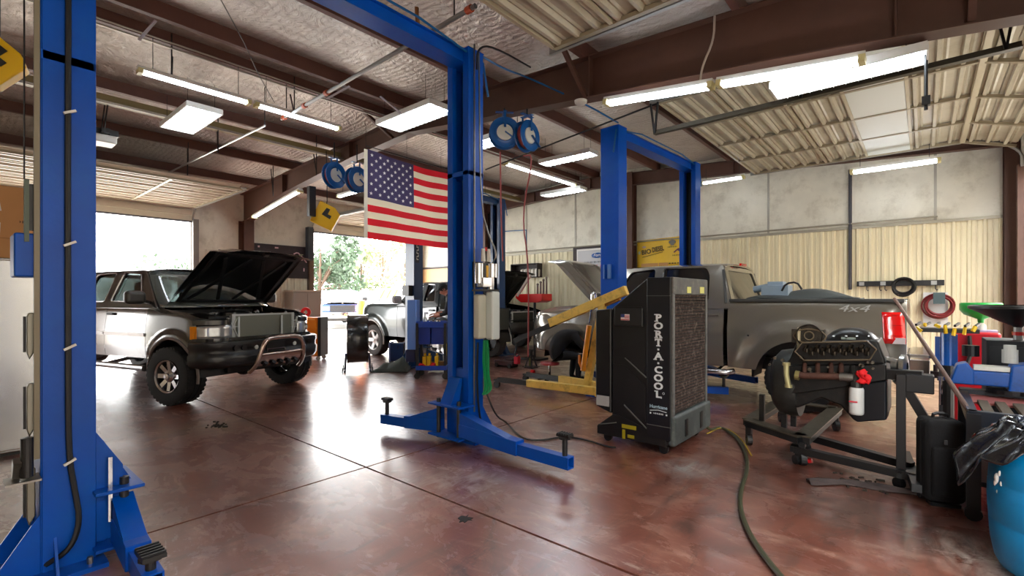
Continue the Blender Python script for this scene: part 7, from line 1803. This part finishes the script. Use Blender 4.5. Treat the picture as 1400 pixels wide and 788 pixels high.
# ---------- left edge ----------
rp = W(30, 607, z=0)
rf_ = thing('refrigerator', 'tall white and grey appliance at the left edge beneath the cardboard box', 'appliance', (-6.75, .34, 0))
ap = M('appliance_steel', (206, 209, 208), .25, metal=.85)
MB().bb((-.42, -.55, .03), (.38, .25, 1.82)).build('cabinet', ap, rf_, bevel=.015)
MB().bb((.38, -.53, .06), (.42, .24, 1.80)).build('door', ap, rf_, bevel=.012)
MB().bb((-.38, -.5, 0), (.34, .2, .05)).build('kick_base', black, rf_); MB().bb((.42, -.5, .6), (.45, -.46, 1.5)).build('door_handle', chrome, rf_)
kb_ = thing('cardboard_box', 'large brown cardboard box with white labels on top of the white appliance', 'box', (-6.75, .30, 1.82))
MB().bb((-.40, -.55, 0), (.36, .28, .66)).build('carton', M('cardboard', (198, 146, 92), .75, var=.05, vscale=2), kb_, bevel=.006)
m = MB(); 
lbm = M('label_white', (236, 230, 232), .6)
for y, z, t_a in ((-.02, .48, .15), (-.02, .26, -.05)): 
    MB().box((.365, y, z), (.004, .09, .12), (t_a, 0, 0)).build('paper_label', lbm, kb_)
MB().box((.362, -.1, .18), (.003, .7, .004)).build('flap_seam', M('card_dark', (150, 104, 62), .8), kb_)
MB().tube([(.365, .215 + .03 * math.cos(a), .43 + .03 * math.sin(a)) for a in [k * PI / 7 for k in range(3, 13)]], .004, n=4).build('printed_logo', M('print_black', (50, 36, 30), .8), kb_)
strokes('printed_lettering', 7, .12, .028, MATS['print_black'], kb_, (.366, .205, .34), ax=(0, 1, 0), seed=3)
# marks on the floor
o = MB(); random.seed(3); pts = []
for k in range(22): a = 2 * PI * k / 22; r = .055 * random.uniform(.55, 1.25) * (1 if k % 2 else .75); pts.append((r * math.cos(a), r * math.sin(a)))
o.prism(pts, .0005, .004, 'xy'); o = o.build('oil_blot', M('tar_black', (14, 12, 12), .6)); o.location = tuple(W(636, 710, z=0)); tag(o, 'small black tar blot on the floor below the middle post', 'blot')
for (px, py, n_, sp_, lb) in ((298, 582, 26, .2, 'patch of dark grit on the floor in front of the charcoal pickup'), (1185, 662, 30, .35, 'dark litter swept together under the engine stand')):
    m = MB(); random.seed(px)
    for k in range(n_):
        c = (random.gauss(0, sp_ * .5), random.gauss(0, sp_ * .25), .006); m.box(c, (random.uniform(.01, .04), random.uniform(.01, .03), .012), (0, 0, random.random() * 3))
    o = m.build('grit', M('grit_dark', (52, 44, 36), .9)); o.location = tuple(W(px, py, z=0)); tag(o, lb, 'grit'); o['kind'] = 'stuff'
m = MB(); m.grid(lambda u, v: (-.42 + .84 * u, (-.07 + .14 * v) * (.6 + .4 * math.sin(7 * u + 1) ** 2) + .05 * math.sin(5 * u), .008 + .03 * abs(math.sin(PI * v)) * (.5 + .5 * abs(math.sin(13 * u + 5 * v)))), 40, 10)
o = m.build('dirty_cloth', M('cloth_dirty', (72, 62, 60), .9, var=.3, vscale=10), None, solid=.006, smooth=80); o.location = tuple(W(1190, 668, z=0)); o.rotation_euler = (0, 0, .45); tag(o, 'dirty dark cloth trailing on the floor under the engine stand rails', 'cloth')
# ---------- outside the doorways ----------
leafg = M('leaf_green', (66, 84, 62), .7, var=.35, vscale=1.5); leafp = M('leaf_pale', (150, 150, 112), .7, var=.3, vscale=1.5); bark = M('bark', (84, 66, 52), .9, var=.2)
def tree(label, c, h, r, mat, seed, n=900, leaf=.16, group='trees beyond the yard', dens=1):
    random.seed(seed); e = thing('tree', label, 'tree', c, 0, group)
    t = MB(); t.tube([(0, 0, 0), (.05, 0, h * .3), (.1, .05, h * .55), (.0, .1, h * .8)], [.16, .13, .09, .04], n=8)
    cl = []
    for k in range(9):
        a = random.random() * 6.28; z = h * random.uniform(.42, .92); rr = r * random.uniform(.3, .75) * (1 - abs(z / h - .6)); p = V((rr * math.cos(a) * 1.3, rr * math.sin(a) * 1.3, z)); cl.append((p, r * random.uniform(.3, .5)))
        t.tube([(0.05, 0, h * .35), p * .6 + V((0, 0, z * .3)), p], [.06, .04, .02], n=5)
    t.build('trunk', bark, e)
    m = MB()
    for k in range(n):
        p, q = random.choice(cl); d = V((random.gauss(0, 1), random.gauss(0, 1), random.gauss(0, .8))).normalized() * q * random.uniform(.55, 1.05)
        c_ = p + d; s = leaf * random.uniform(.6, 1.3); a = V((random.gauss(0, 1), random.gauss(0, 1), random.gauss(0, 1))).normalized(); b_ = a.cross(V((random.random(), random.random(), .3))).normalized()
        m.poly([c_ - a * s, c_ + b_ * s * .6, c_ + a * s, c_ - b_ * s * .6])
    f = m.build('foliage', mat, e, fix=False); return e
tree('dense green tree at the left edge of the second doorway', tuple(W(436, 440, d=30)[:2]) + (0,), 5.6, 2.6, leafg, 1, 1500, .2)
tree('smaller green tree peeping right of the dense green one', tuple(W(462, 440, d=34)[:2]) + (0,), 4.2, 2.0, leafg, 2, 900, .2)
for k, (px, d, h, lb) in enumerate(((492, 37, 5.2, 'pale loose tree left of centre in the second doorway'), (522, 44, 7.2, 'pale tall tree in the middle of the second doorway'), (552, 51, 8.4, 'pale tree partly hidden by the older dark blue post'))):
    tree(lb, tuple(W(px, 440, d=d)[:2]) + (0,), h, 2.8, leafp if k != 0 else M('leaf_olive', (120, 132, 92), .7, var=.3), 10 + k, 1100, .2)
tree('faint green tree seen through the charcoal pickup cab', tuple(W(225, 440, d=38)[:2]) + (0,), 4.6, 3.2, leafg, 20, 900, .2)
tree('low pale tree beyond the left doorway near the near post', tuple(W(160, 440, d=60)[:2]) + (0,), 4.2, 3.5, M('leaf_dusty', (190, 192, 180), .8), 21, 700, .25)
fc = thing('yard_fence', 'long white panel fence across the yard outside', 'fence', tuple(W(520, 440, d=33)[:2]) + (0,), TH)
for k in range(9):
    MB().bb((-9 + k * 2.0, -.03, .2), (-7.06 + k * 2.0, .03, 1.95)).build('panel', M('fence_white', (226, 226, 220), .6), fc); MB().bb((-9.05 + k * 2, -.06, 0), (-8.95 + k * 2, .06, 2.1)).build('post', M('fence_post', (200, 200, 196), .6), fc)
br = thing('barricade', 'white road barricade with yellow slanted stripes outside the doorway', 'barricade', tuple(W(532, 430, d=27)[:2]) + (0,), TH)
MB().bb((-.6, -.03, 1.4), (.6, .03, 1.98)).build('panel', white, br)
for k in range(3):
    MB().prism([(-.55 + k * .36, 1.44), (-.43 + k * .36, 1.44), (-.17 + k * .36, 1.94), (-.29 + k * .36, 1.94)], -.045, -.03).build('stripe', M('stripe_yellow', (240, 206, 50), .5), br)
for x in (-.55, .55): MB().bb((x - .04, -.3, 0), (x + .04, .3, .06)).bb((x - .03, -.03, 0), (x + .03, .03, 1.4)).build('foot', dsteel, br)
cn = thing('traffic_barrel', 'orange marker seen outside between the parked pickup and the pale wheel', 'marker', tuple(W(495, 425, d=19.5)[:2]) + (0,))
MB().lathe([(0, 0), (.3, 0), (.24, .2), (.2, 1.1), (.14, 1.35), (0, 1.38)], n=18).build('body', M('marker_orange', (255, 130, 30), .5), cn, smooth=60)
# pickup parked outside, facing the shop
OP = dict(W=1.95, wb=3.6, fo=.95, ro=1.1, R=.40, tw=.27, zs=.52, Ra=.50, paint=M('pale_blue_paint', (44, 70, 116), .3, coat=.6), flare=.05, fw=.16, rise=.1, xd=-.70, xcb=-2.2, belt=1.34, roof=1.9,
    top=[(-5, 1.34), (-.7, 1.34), (.3, 1.22), (.95, 1.12)], doors=[-.70, -2.1], bed=True, bedtop=1.34, cab=(-.5, -1.05, -2.1, -2.25), windows=[[(-.86, 1.38), (-1.14, 1.80), (-1.9, 1.82), (-2.05, 1.38)]],
    glass=M('aqua_glass', (90, 160, 190), .1, coat=.6), rim=.23, rimmat=chrome, hood=(-.45, 1.30, 1.38, .03), hoodmat=M('pale_hood', (190, 204, 226), .3, coat=.6), pillar=M('pale_roof', (216, 222, 232), .35))
wc = W(468, 444, d=23.5)
out, _, _ = vehicle('pickup_truck', 'pale blue pickup parked outside the second doorway facing the shop', 'pickup truck', (wc.x, wc.y, -.02), TH - PI / 2 + .35, OP)
m = MB(); sweep(m, [(.5, 1.0), (.8, .95), (.98, .8), (1.02, 0), (.98, -.8), (.8, -.95), (.5, -1.0)][::-1], [(-.03, .8), (.03, .8), (.05, .7), (.03, .55), (-.05, .52)]); m.build('front_bumper', chrome, out, smooth=50)
m = MB().bb((.90, -.9, .8), (.94, .9, 1.18)); m.build('front_panel', MATS['pale_blue_paint'], out)
for k in range(5):
    MB().bb((.94, -.55, .83 + k * .065), (.965, .55, .885 + k * .065)).build('grille_bar', M('grille_dark', (10, 12, 16), .5), out)
for s in (1, -1): MB().bb((.94, s * .58, .9), (.97, s * .86, 1.08)).build('headlight', MATS['lamp_lens'], out, bevel=.01)
MB().bb((.4, -.8, .4), (.95, .8, .56)).build('lower_valance', black, out)
# ---------- light, sky, camera ----------
w = bpy.data.worlds.new('sky'); SC.world = w; w.use_nodes = True
nt = w.node_tree; bg = nt.nodes['Background']
bg.inputs['Color'].default_value = (1.0, 1.0, 1.0, 1); bg.inputs['Strength'].default_value = SKY
for nm, loc, sz, y in (('door_daylight_left', (XL - .05, 2.2, 1.75), (3.9, 3.4), 0), ('door_daylight_left', (XL - .05, 9.3, 1.75), (3.8, 3.4), 0), 
                       ('door_daylight_right', (XR + .1, 0.0, 1.75), (6.4, 3.4), 1), ('door_daylight_right', (XR + .1, 8.5, 1.75), (4.8, 3.4), 1)):
    li = bpy.data.lights.new(nm, 'AREA'); li.shape = 'RECTANGLE'; li.size = sz[1]; li.size_y = sz[0]
    li.cycles.is_portal = True
    o = bpy.data.objects.new(nm, li); COL.objects.link(o); o.location = loc
    o.rotation_euler = (0, -PI / 2 if y == 0 else PI / 2, 0)
sn = bpy.data.lights.new('sun', 'SUN'); sn.energy = SUN; sn.angle = .01; sn.color = (1.0, .97, .92)
so_ = bpy.data.objects.new('sun', sn); COL.objects.link(so_); so_.location = (-20, 0, 20)
so_.rotation_euler = V((.72, .12, -.68)).to_track_quat('-Z', 'Y').to_euler()
cam = bpy.data.cameras.new('camera'); co = bpy.data.objects.new('camera', cam); COL.objects.link(co)
co.location = (0, 0, CAMH); co.rotation_euler = (PI / 2, 0, TH)
cam.sensor_width = 36; cam.sensor_fit = 'HORIZONTAL'; cam.lens = 36 * FPX / 1400; cam.shift_y = (HY - 394) / 1400; cam.clip_start = .05; cam.clip_end = 500
SC.camera = co
SC.view_settings.view_transform = 'Standard'; SC.view_settings.look = 'None'; SC.view_settings.exposure = EXPO; SC.view_settings.gamma = 1
SC.view_settings.use_curve_mapping = False
SC.cycles.use_denoising = True; SC.cycles.max_bounces = 7; SC.cycles.diffuse_bounces = 4; SC.cycles.glossy_bounces = 3
SC.cycles.transmission_bounces = 4; SC.cycles.sample_clamp_indirect = 6; SC.cycles.caustics_reflective = False; SC.cycles.caustics_refractive = False
